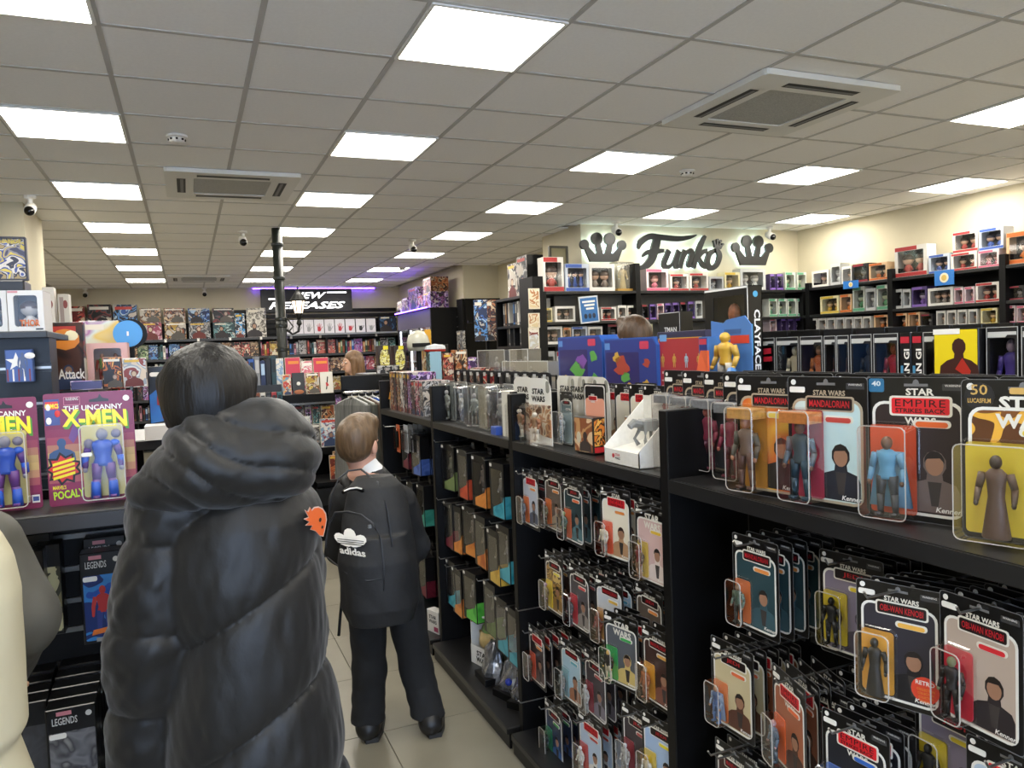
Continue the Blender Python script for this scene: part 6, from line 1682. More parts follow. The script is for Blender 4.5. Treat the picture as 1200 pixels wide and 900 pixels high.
for zi, z in enumerate(ZF[1:5]):
    y = DY + .34
    while y < DY + 1.18:
        c = rr.choice(['white', 'grey', 'black', 'brown', 'blue', 'purple']); w_ = rr.uniform(.04, .07)
        book('book', f'{c} book leaning on board {["one", "two", "three", "four"][zi]} of the shelving end', 'book', (DX0 + .06, y, z), FACE_L, w_ * .7, .27, .2, c, 'spine', f'{c} books on the shelving end {zi}')
        y += w_ * rr.choice((1, 1, 3))
for k, (px, py, c) in enumerate(((594, 309, 'white'), (605, 300, 'grey'))):
    p = onX(px + 4, py, DX0 + .02)
    P = printbox(.28, p.z - ZF[0], .2, artc(c, 6), CARD); P.place('toy_carton', f'tall black carton with {c} artwork on top of shelving end', 'toy box', (DX0 + .04, min(DY + 1.1, p.y), ZF[0]), FACE_L)
a = onY(581, 358, 8.7); 
for k, c in enumerate(('blue', 'orange')):
    P = printbox(.16, .5, .02, artc(c, 8), artc(c, 8)); P.place('poster', f'{c} picture panel hanging behind the shelving end', 'poster', (3.3 + .15 * k, 8.75 + .05 * k, onY(585, 399, 8.75).z), -.4)
tt = thing('poster_rack', 'black rack holding two picture panels', 'rack', (3.42, 8.8, 0)); obj('post', MB().box(-.02, .04, 0, .02, .08, 2.0), BLACK, tt); obj('bar', MB().box(-.25, .04, 1.95, .25, .07, 1.98), BLACK, tt)
# halo lit lettering
HALO = mat('#eefcff', .5, emit='#d8f6ff', es=2.2)
SB = mat('#26292b', .35)
WY = 7.52
def crown_pts(x0, x1, z0, z1):
    W_, H_ = x1 - x0, z1 - z0
    def q(u, v): return (x0 + u * W_, z0 + v * H_)
    base = [q(.2, 0), q(.8, 0), q(.93, .56), q(.86, .6), q(.7, .3), q(.66, .32), q(.7, .7), q(.6, .7), q(.52, .3), q(.48, .3), q(.42, .7), q(.32, .7), q(.35, .32), q(.3, .3), q(.14, .6), q(.07, .56)]
    balls = [(q(.09, .62), .095), (q(.36, .84), .12), (q(.64, .84), .12), (q(.9, .62), .095)]
    return base, [(c, r * W_) for c, r in balls]
def crown(px0, px1, py0, py1, label):
    a, c = onY(px0, py0, WY), onY(px1, py1, WY)
    xc, zb = (a.x + c.x) / 2, c.z
    t = thing('crown_sign', label, 'sign', (xc, WY, zb))
    base, balls = crown_pts(a.x - xc, c.x - xc, 0, a.z - zb)
    b = MB().prism(base, 0, .035)
    for k, (cc, r) in enumerate(balls): b.prism(circ(cc[0], cc[1], r, 18), -.0005 * (k + 1), .035 + .0005 * k)
    obj('face', b, SB, t)
    h = MB()
    h.prism([(x * .95, .01 + z * .95) for x, z in base], .036, .045)
    for cc, r in balls: h.prism(circ(cc[0], cc[1], r * .9, 14), .036, .045)
    obj('backlight', h, HALO, t)
    obj('spacer', MB().box(-.02, .045, .03, .02, .079, .06), STEEL, t)
crown(680, 735, 274, 307, 'black backlit crown sign left of the script lettering')
crown(858, 907, 277, 311, 'black backlit crown sign right of the script lettering')
def cp(x, y):
    p = onY(720 + x / 6, 260 + y / 6, WY); return (p.x, p.z)
def stroke(path, widths, n=7):
    """smooth brush stroke through crop points -> polygon"""
    P = [np.array(cp(*p)) for p in path]
    pts, ws = [], []
    m = len(P)
    for i in range(m - 1):
        p0, p1, p2, p3 = P[max(i - 1, 0)], P[i], P[i + 1], P[min(i + 2, m - 1)]
        for k in range(n):
            t_ = k / n
            pts.append(.5 * ((2 * p1) + (-p0 + p2) * t_ + (2 * p0 - 5 * p1 + 4 * p2 - p3) * t_ ** 2 + (-p0 + 3 * p1 - 3 * p2 + p3) * t_ ** 3))
            ws.append(widths[i] * (1 - t_) + widths[i + 1] * t_)
    pts.append(P[-1]); ws.append(widths[-1])
    return pts, [w_ * .00207 for w_ in ws]
STROKES = [([(172, 190), (190, 140), (250, 103), (330, 108), (450, 118), (530, 108), (580, 92)], [8, 34, 34, 32, 30, 22, 6]),
           ([(305, 115), (292, 170), (270, 250), (235, 300), (195, 322), (165, 312)], [46, 50, 48, 40, 28, 10]),
           ([(200, 243), (235, 215), (300, 207), (352, 202)], [8, 28, 32, 18]),
           ([(388, 200), (362, 262), (352, 300), (372, 318), (410, 298), (440, 240), (458, 203)], [30, 30, 30, 26, 16, 20, 30]),
           ([(458, 203), (436, 270), (436, 312), (455, 316)], [30, 30, 28, 12]),
           ([(502, 200), (478, 265), (462, 322)], [30, 30, 30]), ([(480, 270), (515, 212), (545, 204), (540, 250), (525, 300), (545, 314)], [10, 18, 28, 30, 28, 10]),
           ([(640, 98), (610, 160), (580, 240), (556, 322)], [18, 30, 32, 30]), ([(588, 262), (625, 212), (655, 205)], [12, 24, 28]), ([(600, 258), (622, 300), (652, 322)], [18, 26, 18]),
           ([(712, 200), (672, 225), (655, 285), (680, 324), (722, 300), (742, 240), (726, 202), (700, 204)], [24, 28, 32, 30, 28, 30, 26, 20])]
ox, oz = cp(455, 322)
t = thing('script_sign', 'black backlit script lettering between the two crowns', 'sign', (ox, WY, oz))
f_, h_ = MB(), MB()
for si, (path, wd) in enumerate(STROKES):
    pts, ws = stroke(path, wd)
    for mb_, y0, y1, kx in ((f_, -.0006 * si, .035, .5), (h_, .036 + .0003 * si, .045, .42)):
        rings = []
        for i, p in enumerate(pts):
            d = pts[min(i + 1, len(pts) - 1)] - pts[max(i - 1, 0)]
            d = d / (np.linalg.norm(d) + 1e-9); nn = np.array((-d[1], d[0])) * ws[i] * kx
            a, c = p + nn - (ox, oz), p - nn - (ox, oz)
            rings.append([(a[0], y0, a[1]), (c[0], y0, c[1]), (c[0], y1, c[1]), (a[0], y1, a[1])])
        mb_.loft(rings)
base, balls = crown_pts(-.08, .08, 0, .11)
a, c = cp(728, 185); 
ca, sa = math.cos(-.25), math.sin(-.25)
rt = lambda p: (a - ox + ca * p[0] - sa * p[1], c - oz + sa * p[0] + ca * p[1])
f_.prism([rt(p) for p in base], 0, .03)
for cc, r in balls: f_.prism(circ(*rt(cc), r, 12), -.001, .03)
obj('letters', f_, SB, t); obj('backlight', h_, HALO, t); obj('spacer', MB().box(-.02, .045, .03, .02, .079, .06), STEEL, t)

# window boxes: trim name -> frame colour, inside, toy colours, band
TR = {'white': ('#dcd9d2', '#4a4a4c', ('#c9a58c', '#8a8078', '#4a3a30', '#8a8078'), None), 'red trimmed': ('#dad5ce', '#4c4846', ('#c9a58c', '#a8443c', '#3a2c28', '#a8443c'), '#a82a2c'),
      'pink': ('#d8c4c6', '#5a5052', ('#d8a89c', '#c86a80', '#6a3a34', '#c86a80'), '#c8607a'), 'green': ('#cfd3c8', '#3c4240', ('#b8c0a0', '#4a8a5c', '#2c3a30', '#4a8a5c'), '#5a9a78'),
      'blue': ('#c4ccd8', '#3c4250', ('#c9a58c', '#3a5aa8', '#2a2c40', '#3a5aa8'), '#3c5aa8'), 'yellow': ('#dcd3a8', '#5a5444', ('#d8b890', '#c9a030', '#5a4a28', '#c9a030'), '#d0b040'),
      'purple': ('#4a3a6a', '#2a2440', ('#b8a8c8', '#7a5aa8', '#2a2238', '#7a5aa8'), '#7a5aa8'), 'orange': ('#d8b48c', '#3a3230', ('#c9a58c', '#c8702c', '#3a2c28', '#c8702c'), '#c8662c'),
      'grey': ('#b4b6b6', '#55585a', ('#c4c4c0', '#a8aaa8', '#6a6c6c', '#a8aaa8'), None), 'black': ('#232326', '#101012', ('#8a8a8c', '#55555a', '#2a2a2e', '#55555a'), '#8a2a34')}
def wbox(name, trim, x0, x1, h_, d_, loc, rz, label, group=None, figs=1, big=True):
    fr, ins, fc, bd = TR[trim]
    P = winbox(x1 - x0, h_, d_, fr, ins, figs, fc, band=bd, top=bd, wx=.1, wz0=.15, wz1=.15, big=big)
    return P.place(name, label, 'toy box', loc, rz, group)
def onwall(row, rowname, zb, lst, y=DY + .06, d_=.14):
    for e in lst:
        px0, px1, py, trim = e[:4]
        zb2 = zb if len(e) < 6 else e[5]
        a, c = onY(px0, py, y), onY(px1, py, y)
        h_ = max(.07, a.z - zb2) if row is None else row
        wbox('window_box', trim, 0, c.x - a.x - .004, h_, d_, ((a.x + c.x) / 2, y, zb2), 0, f'{trim} window box on the {rowname} of the display wall under the crown sign', f'{trim} boxes, {rowname}, display wall', e[4] if len(e) > 4 else 1)
onwall(None, 'top board', ZF[0], [(636, 660, 301, 'red trimmed'), (662, 690, 309, 'blue', 3), (690, 720, 309, 'white', 2), (757, 783, 315, 'pink'), (785, 807, 321, 'red trimmed'), (808, 830, 320, 'red trimmed'), (831, 848, 324, 'grey'), (849, 867, 319, 'yellow'), (867, 897, 315, 'grey', 2), (902, 909, 321, 'purple'), (910, 918, 321, 'purple'), (920, 932, 319, 'green'), (934, 945, 319, 'green')])
onwall(None, 'second board', ZF[1], [(637, 647, 361, 'yellow'), (650, 674, 359, 'white', 2), (704, 722, 360, 'red trimmed', 2), (724, 734, 358, 'white'), (735, 745, 358, 'white')] + [(752 + 9 * k, 760 + 9 * k, 357 - .6 * k, ['black', 'purple', 'pink', 'purple', 'purple', 'black', 'purple', 'grey'][k]) for k in range(8)] + [(901 + 11 * k, 911 + 11 * k, 350, 'green') for k in range(4)])
onwall(None, 'third board', ZF[2], [(637, 659, 383, 'white', 2), (660, 669, 384, 'orange'), (670, 688, 383, 'blue'), (689, 706, 383, 'white'), (712, 740, 380, 'black', 2), (745, 765, 380, 'yellow'), (902, 910, 373, 'pink'), (915, 922, 373, 'purple'), (923, 931, 373, 'purple'), (932, 940, 373, 'purple')])
onwall(None, 'fourth board', ZF[3], [(636 + 16 * k, 650 + 16 * k, 412, ['grey', 'red trimmed', 'white', 'purple'][k % 4]) for k in range(8)])
# statue in a clear case and a carrying case on the top board
a, c = onY(723, 306, DY + .06), onY(744, 341, DY + .06)
t = thing('statue_case', 'clear case with pale gold statue beside the first crown', 'figure case', ((a.x + c.x) / 2, DY + .06, ZF[0]))
w_, h_ = c.x - a.x, a.z - ZF[0]
obj('base', MB().cbox(-w_ / 2, 0, 0, w_ / 2, .15, .03, .004), mat('#a8843c', .35), t)
b = MB(); g0 = figure_mb(h_ * .8, robe=True); b.v = [(x, y + .07, z + .03) for x, y, z in g0.v]; b.f = g0.f; b.m = g0.m
obj('statue', b, [mat(q, .4) for q in ('#d5d0c4', '#b8a470', '#8a7a54', '#a89460')], t, smooth=True)
obj('case', MB().cbox(-w_ / 2, 0, .03, w_ / 2, .15, h_ - .01, .004), plastic_clear('clam_plastic'), t); obj('lid', MB().cbox(-w_ / 2 - .005, -.005, h_ - .012, w_ / 2 + .005, .155, h_, .003), mat('#b9b29a', .4), t)
a, c = onY(643, 288, DY + .2), onY(667, 341, DY + .2)
t = thing('framed_plaque', 'dark gold framed plaque leaning on the wall above the shelving', 'picture', ((a.x + c.x) / 2, DY + .2, ZF[0]))
w_, h_ = c.x - a.x, a.z - ZF[0]
obj('frame', MB().ring(rrect(-w_ / 2, 0, w_ / 2, h_, .01, 2), rrect(-w_ / 2 + .025, .025, w_ / 2 - .025, h_ - .025, .008, 2), -.01, .02), mat('#2c2a20', .4), t); obj('panel', MB().plate(rrect(-w_ / 2 + .02, .02, w_ / 2 - .02, h_ - .02, .006, 1), .0), mat('#6a6448', .4), t)
# blue notice hanging from the top board
a, c = onY(680, 347, DY - .02), onY(703, 378, DY - .02)
t = thing('notice', 'blue notice with white lines in a white frame hanging on the shelving', 'notice', ((a.x + c.x) / 2, DY - .02, c.z), 0, ry=-.08)
w_, h_ = c.x - a.x, a.z - c.z
obj('frame', MB().box(-w_ / 2, 0, 0, w_ / 2, .012, h_), mat('#d5d9dc', .4), t)
b = MB().box(-w_ * .44, -.002, h_ * .05, w_ * .44, -.0005, h_ * .94, 0)
for k in range(3): b.box(-w_ * .34 + .02 * k, -.004, h_ * (.76 - .13 * k), w_ * .34 - .01 * k, -.002, h_ * (.83 - .13 * k), 1)
for k in range(3): b.ell((-w_ * .22 + w_ * .22 * k, -.003, h_ * .26), w_ * .09, .002, h_ * .1, 10, 5, 2)
obj('print', b, [mat('#2f6aa8', .4), WHITE, mat('#1c2c44', .4)], t)
# boxes lying below: low display with black cartons
t = thing('carton_stack_shelf', 'black floor shelf in front of the display wall', 'shelving', (4.05, 6.25, 0))
for z in (.5, 1.0, 1.38): obj('shelf_board', MB().box(-.5, 0, z, 2.4, .4, z + .025), SHM, t)
for x in (-.5, 1.0, 2.38): obj('upright', MB().box(x, 0, 0, x + .03, .4, 1.4), BLACK, t)
rr = random.Random(12)
x = 3.6
while x < 6.3:
    w_ = rr.uniform(.12, .2); trim = rr.choice(['black', 'white', 'yellow', 'grey', 'black', 'purple'])
    wbox('window_box', trim, 0, w_, rr.uniform(.2, .26), .14, (x + w_ / 2, 6.3, 1.405), 0, f'{trim} window box on the floor shelf in front of the display wall', f'{trim} boxes on the floor shelf')
    x += w_ + .015

# ------------------------------------------------------------------ right wall shelving
RX = 6.86
ZW = [onX(1046, 326, RX).z, onX(1046, 362, RX).z, onX(1046, 386, RX).z, 1.2, .8, .4, .08]
t = thing('display_shelving', 'black shelving along the right wall full of window boxes', 'shelving', (RX, 7.2, 0))
LN = 4.6
for z in ZW: obj('shelf_board', MB().cbox(0, -LN, z - .03, .32, 0, z, .003), SHM, t)
obj('back_panel', MB().box(.31, -LN, 0, .325, 0, ZW[0] + .05), BLACKM, t)
for px in (946, 1043, 1175):
    y = onX(px, 340, RX).y - 7.2
    obj('upright', MB().box(-.006, y - .03, 0, .32, y + .03, ZW[0] + (.1 if px > 1000 else .06)), BLACK, t)
obj('upright', MB().box(-.006, -LN, 0, .32, -LN + .06, ZW[0] + .1), BLACK, t)
def onright(rowname, zb, lst, x=RX + .05, d_=.14):
    for e in lst:
        px0, px1, py, trim = e[:4]
        a, c = onX(px0, py, x), onX(px1, py, x)
        zb2 = zb if len(e) < 6 else e[5]
        h_ = max(.07, (a.z + c.z) / 2 - zb2)
        wbox('window_box', trim, 0, abs(a.y - c.y) - .004, h_, d_, (x, (a.y + c.y) / 2, zb2), FACE_L, f'{trim} window box on the {rowname}, right wall shelving', f'{trim} boxes, {rowname}, right wall', e[4] if len(e) > 4 else 1)
onright('top board', ZW[0], [(951, 971, 317, 'white'), (973, 985, 309, 'grey'), (986, 998, 312, 'white'), (999, 1017, 309, 'black'), (1018, 1040, 308, 'orange', 2), (1048, 1086, 288, 'red trimmed', 2), (1088, 1113, 298, 'blue', 2), (1114, 1145, 296, 'red trimmed', 2), (1146, 1171, 293, 'pink', 2), (1179, 1215, 271, 'orange'), (1216, 1250, 280, 'white')])
z2 = onX(1130, 294, RX).z
onright('upper tier', z2, [(1116, 1146, 271, 'red trimmed', 2, onX(1130, 295, RX).z), (1147, 1176, 267, 'blue', 2, onX(1160, 292, RX).z)], x=RX + .052)
onright('second board', ZW[1], [(961, 983, 347, 'yellow', 2), (984, 998, 345, 'orange'), (999, 1013, 336, 'green'), (1014, 1026, 338, 'grey'), (1027, 1041, 334, 'green'), (1048, 1057, 339, 'grey'), (1058, 1067, 339, 'grey'), (1068, 1086, 336, 'purple'), (1087, 1117, 337, 'white', 3), (1118, 1129, 337, 'pink'), (1130, 1142, 336, 'pink'), (1143, 1171, 331, 'red trimmed', 2), (1180, 1200, 335, 'black'), (1201, 1230, 335, 'black')])
onright('third board', ZW[2], [(948 + 10.5 * k, 957.5 + 10.5 * k, 373 - .4 * k, 'white') for k in range(7)] + [(1024, 1041, 369, 'orange', 2), (1048, 1063, 367, 'orange'), (1064, 1078, 366, 'orange'), (1079, 1093, 368, 'black')] + [(1097 + 12.5 * k, 1108 + 12.5 * k, 364 - .6 * k, 'white') for k in range(4)] + [(1149, 1169, 361, 'yellow'), (1178, 1190, 358, 'pink'), (1191, 1203, 358, 'pink'), (1204, 1220, 358, 'white')])
for zi in (3, 4):
    onright(['fourth board', 'fifth board'][zi - 3], ZW[zi], [(950 + 26 * k, 974 + 26 * k, 420 + 40 * (zi - 3), ['white', 'grey', 'blue', 'red trimmed'][k % 4], 2) for k in range(10)])
for px0, px1, py0, py1, lb in ((1095, 1118, 318, 333, 'blue card with yellow badge hanging on the right wall shelving edge'), (988, 1006, 330, 337, 'small blue card on the right wall shelving edge')):
    a, c = onX(px0, py0, RX - .02), onX(px1, py1, RX - .02)
    t = thing('badge_card', lb, 'card', (RX - .02, (a.y + c.y) / 2, c.z), FACE_L)
    w_, h_ = abs(a.y - c.y), a.z - c.z
    obj('card', MB().box(-w_ / 2, 0, 0, w_ / 2, .004, h_), mat('#2f78c8', .4), t)
    b = MB().prism(circ(0, h_ * .5, h_ * .33, 16), -.002, 0, 0); b.prism(circ(0, h_ * .5, h_ * .2, 14), -.003, 0, 1)
    obj('badge', b, [mat('#e4dcc0', .4), mat('#d8b860', .4)], t)
# ------------------------------------------------------------------ people
class Field:
    """smooth union of rounded shapes on a grid, turned into one continuous surface"""
    def __init__(s, lo, hi, h):
        s.h = h; s.lo = np.array(lo, float)
        s.n = np.ceil((np.array(hi) - s.lo) / h).astype(int) + 1
        s.F = np.full(s.n, 0.2, np.float32)
    def _sub(s, lo, hi):
        i0 = np.clip(np.floor((lo - s.lo) / s.h).astype(int), 0, s.n); i1 = np.clip(np.ceil((hi - s.lo) / s.h).astype(int) + 1, 0, s.n)
        if (i1 <= i0).any(): return None
        ax = [s.lo[k] + s.h * np.arange(i0[k], i1[k]) for k in range(3)]
        sl = tuple(slice(i0[k], i1[k]) for k in range(3))
        return sl, np.meshgrid(*ax, indexing='ij')
    def _mix(s, sl, d, k, cut=False):
        a = s.F[sl]
        if cut:
            s.F[sl] = np.maximum(a, -d); return
        if k <= 0: s.F[sl] = np.minimum(a, d); return
        hh = np.clip(.5 + .5 * (a - d) / k, 0, 1)
        s.F[sl] = a * (1 - hh) + d * hh - k * hh * (1 - hh)
    def cap(s, a, b, ra, rb, k=.02, mod=None, cut=False):
        a, b = np.array(a, float), np.array(b, float)
        m = max(ra, rb) + k + 3 * s.h + .02
        r = s._sub(np.minimum(a, b) - m, np.maximum(a, b) + m)
        if r is None: return s
        sl, (X, Y, Z) = r
        d = b - a; L = d @ d
        t = np.clip(((X - a[0]) * d[0] + (Y - a[1]) * d[1] + (Z - a[2]) * d[2]) / L, 0, 1)
        q = np.sqrt((X - a[0] - t * d[0]) ** 2 + (Y - a[1] - t * d[1]) ** 2 + (Z - a[2] - t * d[2]) ** 2) - (ra + (rb - ra) * t)
        if mod is not None: q = q - mod(X, Y, Z, t)
        s._mix(sl, q, k, cut); return s
    def ell(s, c, r, k=.02, rz=0.0, tilt=0.0, mod=None, cut=False):
        c, r = np.array(c, float), np.array(r, float)
        m = r.max() + k + 3 * s.h + .02
        w_ = s._sub(c - m, c + m)
        if w_ is None: return s
        sl, (X, Y, Z) = w_
        x, y, z = X - c[0], Y - c[1], Z - c[2]
        if rz:
            ca, sa = math.cos(rz), math.sin(rz); x, y = ca * x + sa * y, -sa * x + ca * y
        if tilt:
            ca, sa = math.cos(tilt), math.sin(tilt); x, z = ca * x + sa * z, -sa * x + ca * z
        q = np.sqrt((x / r[0]) ** 2 + (y / r[1]) ** 2 + (z / r[2]) ** 2)
        q2 = np.sqrt((x / r[0] ** 2) ** 2 + (y / r[1] ** 2) ** 2 + (z / r[2] ** 2) ** 2) + 1e-6
        d = q * (q - 1) / q2
        if mod is not None: d = d - mod(X, Y, Z, 0)
        s._mix(sl, d, k, cut); return s
    def column(s, prof, k=.03, mod=None, rz=0.0):
        """upright body of oval slices: rows (z, cx, cy, rx, ry)"""
        P = np.array(sorted(prof), float)
        lo = np.array([(P[:, 1] - P[:, 3]).min(), (P[:, 2] - P[:, 4]).min(), P[0, 0]]) - .08
        hi = np.array([(P[:, 1] + P[:, 3]).max(), (P[:, 2] + P[:, 4]).max(), P[-1, 0]]) + .08
        w_ = s._sub(lo, hi)
        sl, (X, Y, Z) = w_
        zz = Z[0, 0]
        f = lambda i: np.interp(zz, P[:, 0], P[:, i])[None, None, :]
        x, y = X - f(1), Y - f(2)
        if rz:
            ca, sa = math.cos(rz), math.sin(rz); x, y = ca * x + sa * y, -sa * x + ca * y
        q = np.sqrt((x / f(3)) ** 2 + (y / f(4)) ** 2)
        d = (q - 1) * np.minimum(f(3), f(4))
        if mod is not None: d = d - mod(X, Y, Z, 0)
        e = np.maximum(P[0, 0] - Z, Z - P[-1, 0])
        d = np.where(e > -.02, np.maximum(d, 0) + np.maximum(e, 0) + np.where(d < 0, np.maximum(d, e), 0) * 1.0, d)
        s._mix(sl, d.astype(np.float32), k); return s
    def at(s, x, y, z):
        i = np.clip(((np.array((x, y, z)) - s.lo) / s.h).round().astype(int), 0, s.n - 1)
        return s.F[tuple(i)]
    def front(s, x, z, y0, y1):
        """first y on the way from y0 to y1 where the surface is met"""
        n = 120; prev = None
        for k in range(n):
            y = y0 + (y1 - y0) * k / n
            f = s.at(x, y, z)
            if f < 0: return y + (y0 - y1) / n * min(1, abs(f) / (abs(f) + abs(prev or f)))
            prev = f
        return y1
    def mesh(s, name, m, root=(0, 0, 0)):
        F = s.F; F[0] = F[-1] = .1; F[:, 0] = F[:, -1] = .1; F[:, :, 0] = F[:, :, -1] = .1
        ins = F < 0
        n = s.n
        c = ins[:-1, :-1, :-1].astype(np.int8)
        C8 = [ins[i:n[0] - 1 + i, j:n[1] - 1 + j, k:n[2] - 1 + k] for i in (0, 1) for j in (0, 1) for k in (0, 1)]
        sm = sum(q.astype(np.int8) for q in C8)
        act = (sm > 0) & (sm < 8)
        idx = np.full(act.shape, -1, np.int64)
        I = np.argwhere(act)
        idx[act] = np.arange(len(I))
        acc = np.zeros((len(I), 3)); cnt = np.zeros(len(I))
        offs = [(i, j, k) for i in (0, 1) for j in (0, 1) for k in (0, 1)]
        for a in range(8):
            for b in range(a + 1, 8):
                if sum(p != q for p, q in zip(offs[a], offs[b])) != 1: continue
                A, B = I + offs[a], I + offs[b]
                fa, fb = F[tuple(A.T)], F[tuple(B.T)]
                m_ = (fa < 0) != (fb < 0)
                t = np.where(m_, fa / (fa - fb + 1e-12), 0)[:, None]
                acc += np.where(m_[:, None], A + t * (B - A), 0); cnt += m_
        V = s.lo + s.h * acc / np.maximum(cnt, 1)[:, None]
        faces = []
        for ax in range(3):
            o = [a for a in range(3) if a != ax]
            A = np.take(ins, range(0, n[ax] - 1), ax); B = np.take(ins, range(1, n[ax]), ax)
            E = np.argwhere(A != B)
            E = E[(E[:, o[0]] > 0) & (E[:, o[1]] > 0) & (E[:, o[0]] < n[o[0]] - 1) & (E[:, o[1]] < n[o[1]] - 1)]
            u, v = np.zeros(3, int), np.zeros(3, int); u[o[0]] = 1; v[o[1]] = 1
            q = np.stack([idx[tuple((E - u - v).T)], idx[tuple((E - v).T)], idx[tuple(E.T)], idx[tuple((E - u).T)]], 1)
            fl = A[tuple(E.T)]
            if ax == 1: fl = ~fl
            q = np.where(fl[:, None], q, q[:, ::-1])
            faces.append(q)
        Q = np.concatenate(faces)
        Q = Q[(Q >= 0).all(1)]
        me = bpy.data.meshes.new(name)
        V = V - np.array(root)
        me.vertices.add(len(V)); me.vertices.foreach_set('co', V.astype(np.float32).ravel())
        me.loops.add(Q.size); me.loops.foreach_set('vertex_index', Q.astype(np.int32).ravel())
        me.polygons.add(len(Q)); me.polygons.foreach_set('loop_start', np.arange(0, Q.size, 4, dtype=np.int32)); me.polygons.foreach_set('loop_total', np.full(len(Q), 4, np.int32))
        me.polygons.foreach_set('use_smooth', np.ones(len(Q), bool))
        me.update(); me.validate()
        me.materials.append(m)
        return me
_FO = {}
def folds(seed, amp, freq, n=5, zs=1.0):
    if (seed, amp, freq, n, zs) in _FO: return _FO[(seed, amp, freq, n, zs)]
    r = np.random.RandomState(seed)
    W = [(r.uniform(-1, 1, 3) * freq * np.array([1, 1, zs]), r.uniform(0, 6), r.uniform(.4, 1)) for _ in range(n)]
    def f(X, Y, Z, t):
        o = 0
        wx = .35 * np.sin(9 * Z + seed) + .35 * np.sin(11 * X + 2)
        for v, ph, a in W: o = o + a * (1 - np.abs(np.sin(v[0] * X + v[1] * Y + v[2] * Z + ph + wx)) * 2)
        return -amp * o / n
    _FO[(seed, amp, freq, n, zs)] = f
    return f
def puff(sfun, sp, amp, extra=None):
    def f(X, Y, Z, t):
        q = np.abs(np.sin(PI * sfun(X, Y, Z, t) / sp))
        o = amp * (q ** .4 - .5)
        return o + (extra(X, Y, Z, t) if extra else 0)
    return f
def v3(p): return np.array(tuple(p), float)

def hand(F, wrist, d, up, s=1.0):
    """palm and five bent fingers; d = direction of the fingers, up = back of the hand"""
    wrist, d, up = v3(wrist), v3(d) / np.linalg.norm(v3(d)), v3(up)
    up = up - d * (up @ d); up /= np.linalg.norm(up)
    sd = np.cross(d, up)
    P = lambda a, b, c: wrist + s * (a * d + b * sd + c * up)
    for q in (-.024, -.008, .008, .024): F.cap(P(.01, q * .7, 0), P(.075, q * 1.1, 0), .014 * s, .013 * s, .008)
    for q, L in ((-.031, .062), (-.0105, .075), (.0105, .08), (.031, .07)):
        a, b, c, e = P(.078, q, 0), P(.078 + L * .42, q * 1.1, -.004), P(.078 + L * .72, q * 1.12, -.02), P(.078 + L * .9, q * 1.12, -.038)
        F.cap(a, b, .0092 * s, .0085 * s, .004); F.cap(b, c, .0085 * s, .008 * s, .004); F.cap(c, e, .008 * s, .007 * s, .004)
    a, b, c = P(.025, .026, -.006), P(.055, .052, -.014), P(.085, .058, -.024)
    F.cap(a, b, .013 * s, .0105 * s, .008); F.cap(b, c, .0105 * s, .0085 * s, .005)
def head(F, c, fw, s=1.0, neck=None):
    """skull, jaw, nose, ears; c = centre of the head, fw = facing direction in plan"""
    c = v3(c); fw = v3((fw[0], fw[1], 0)); fw /= np.linalg.norm(fw)
    rt = np.array((fw[1], -fw[0], 0)); up = np.array((0, 0, 1.0))
    P = lambda r, f, u: c + s * (r * rt + f * fw + u * up)
    ang = math.atan2(-fw[0], fw[1])
    F.ell(P(0, -.012, .025), np.array((.074, .094, .088)) * s, .02, rz=ang)
    F.ell(P(0, .022, -.04), np.array((.058, .066, .07)) * s, .03, rz=ang)
    F.ell(P(0, .05, -.085), np.array((.03, .03, .025)) * s, .03)
    F.cap(P(0, .086, .005), P(0, .104, -.028), .009 * s, .014 * s, .014)
    F.cap(P(-.022, .08, .02), P(.022, .08, .02), .012 * s, .012 * s, .015)
    F.cap(P(-.016, .079, -.06), P(.016, .079, -.06), .008 * s, .008 * s, .008)
    for q in (-1, 1):
        F.ell(P(q * .076, -.012, -.012), np.array((.012, .022, .034)) * s, .008, rz=ang)
        F.ell(P(q * .034, .088, .004), np.array((.014, .012, .009)) * s, .006, cut=False)
    if neck is not None: F.cap(P(0, -.012, -.06), neck, .052 * s, .058 * s, .03)
    return P
def face_parts(t, P, root, s=1.0, brow='#2a2018'):
    for q in (-1, 1):
        c = P(q * .034, .093, .004) - np.array(root)
        o = obj('eye', MB().ell(tuple(c), .009 * s, .009 * s, .0065 * s, 10, 8), mat('#e8e4de', .2), t, smooth=True)
        c2 = P(q * .034, .1005, .004) - np.array(root)
        obj('iris', MB().ell(tuple(c2), .0055 * s, .0035 * s, .0055 * s, 8, 6), mat('#2a1c14', .2), o, smooth=True)
        a, b = P(q * .018, .098, .027) - np.array(root), P(q * .05, .086, .026) - np.array(root)
        obj('eyebrow', MB().tube([tuple(a), tuple((a + b) / 2 + (0, 0, .004)), tuple(b)], [.003 * s, .004 * s, .002 * s], 6), mat(brow, .7), t)
    a, b = P(-.02, .083, -.06) - np.array(root), P(.02, .083, -.06) - np.array(root)
    m_ = P(0, .089, -.06) - np.array(root)
    obj('lips', MB().tube([tuple(a), tuple(m_), tuple(b)], [.003, .006 * s, .003], 8), mat('#a8645a', .5), t, smooth=True)
def hair_field(c, fw, s, h, long=0.0, fringe=True, seed=1):
    c = v3(c); fw = v3((fw[0], fw[1], 0)); fw /= np.linalg.norm(fw)
    rt = np.array((fw[1], -fw[0], 0)); up = np.array((0, 0, 1.0))
    P = lambda r, f, u: c + s * (r * rt + f * fw + u * up)
    F = Field(c - .2 * s - np.array((.05, .05, long)), c + .22 * s, h)
    ang = math.atan2(-fw[0], fw[1])
    return F, P, ang
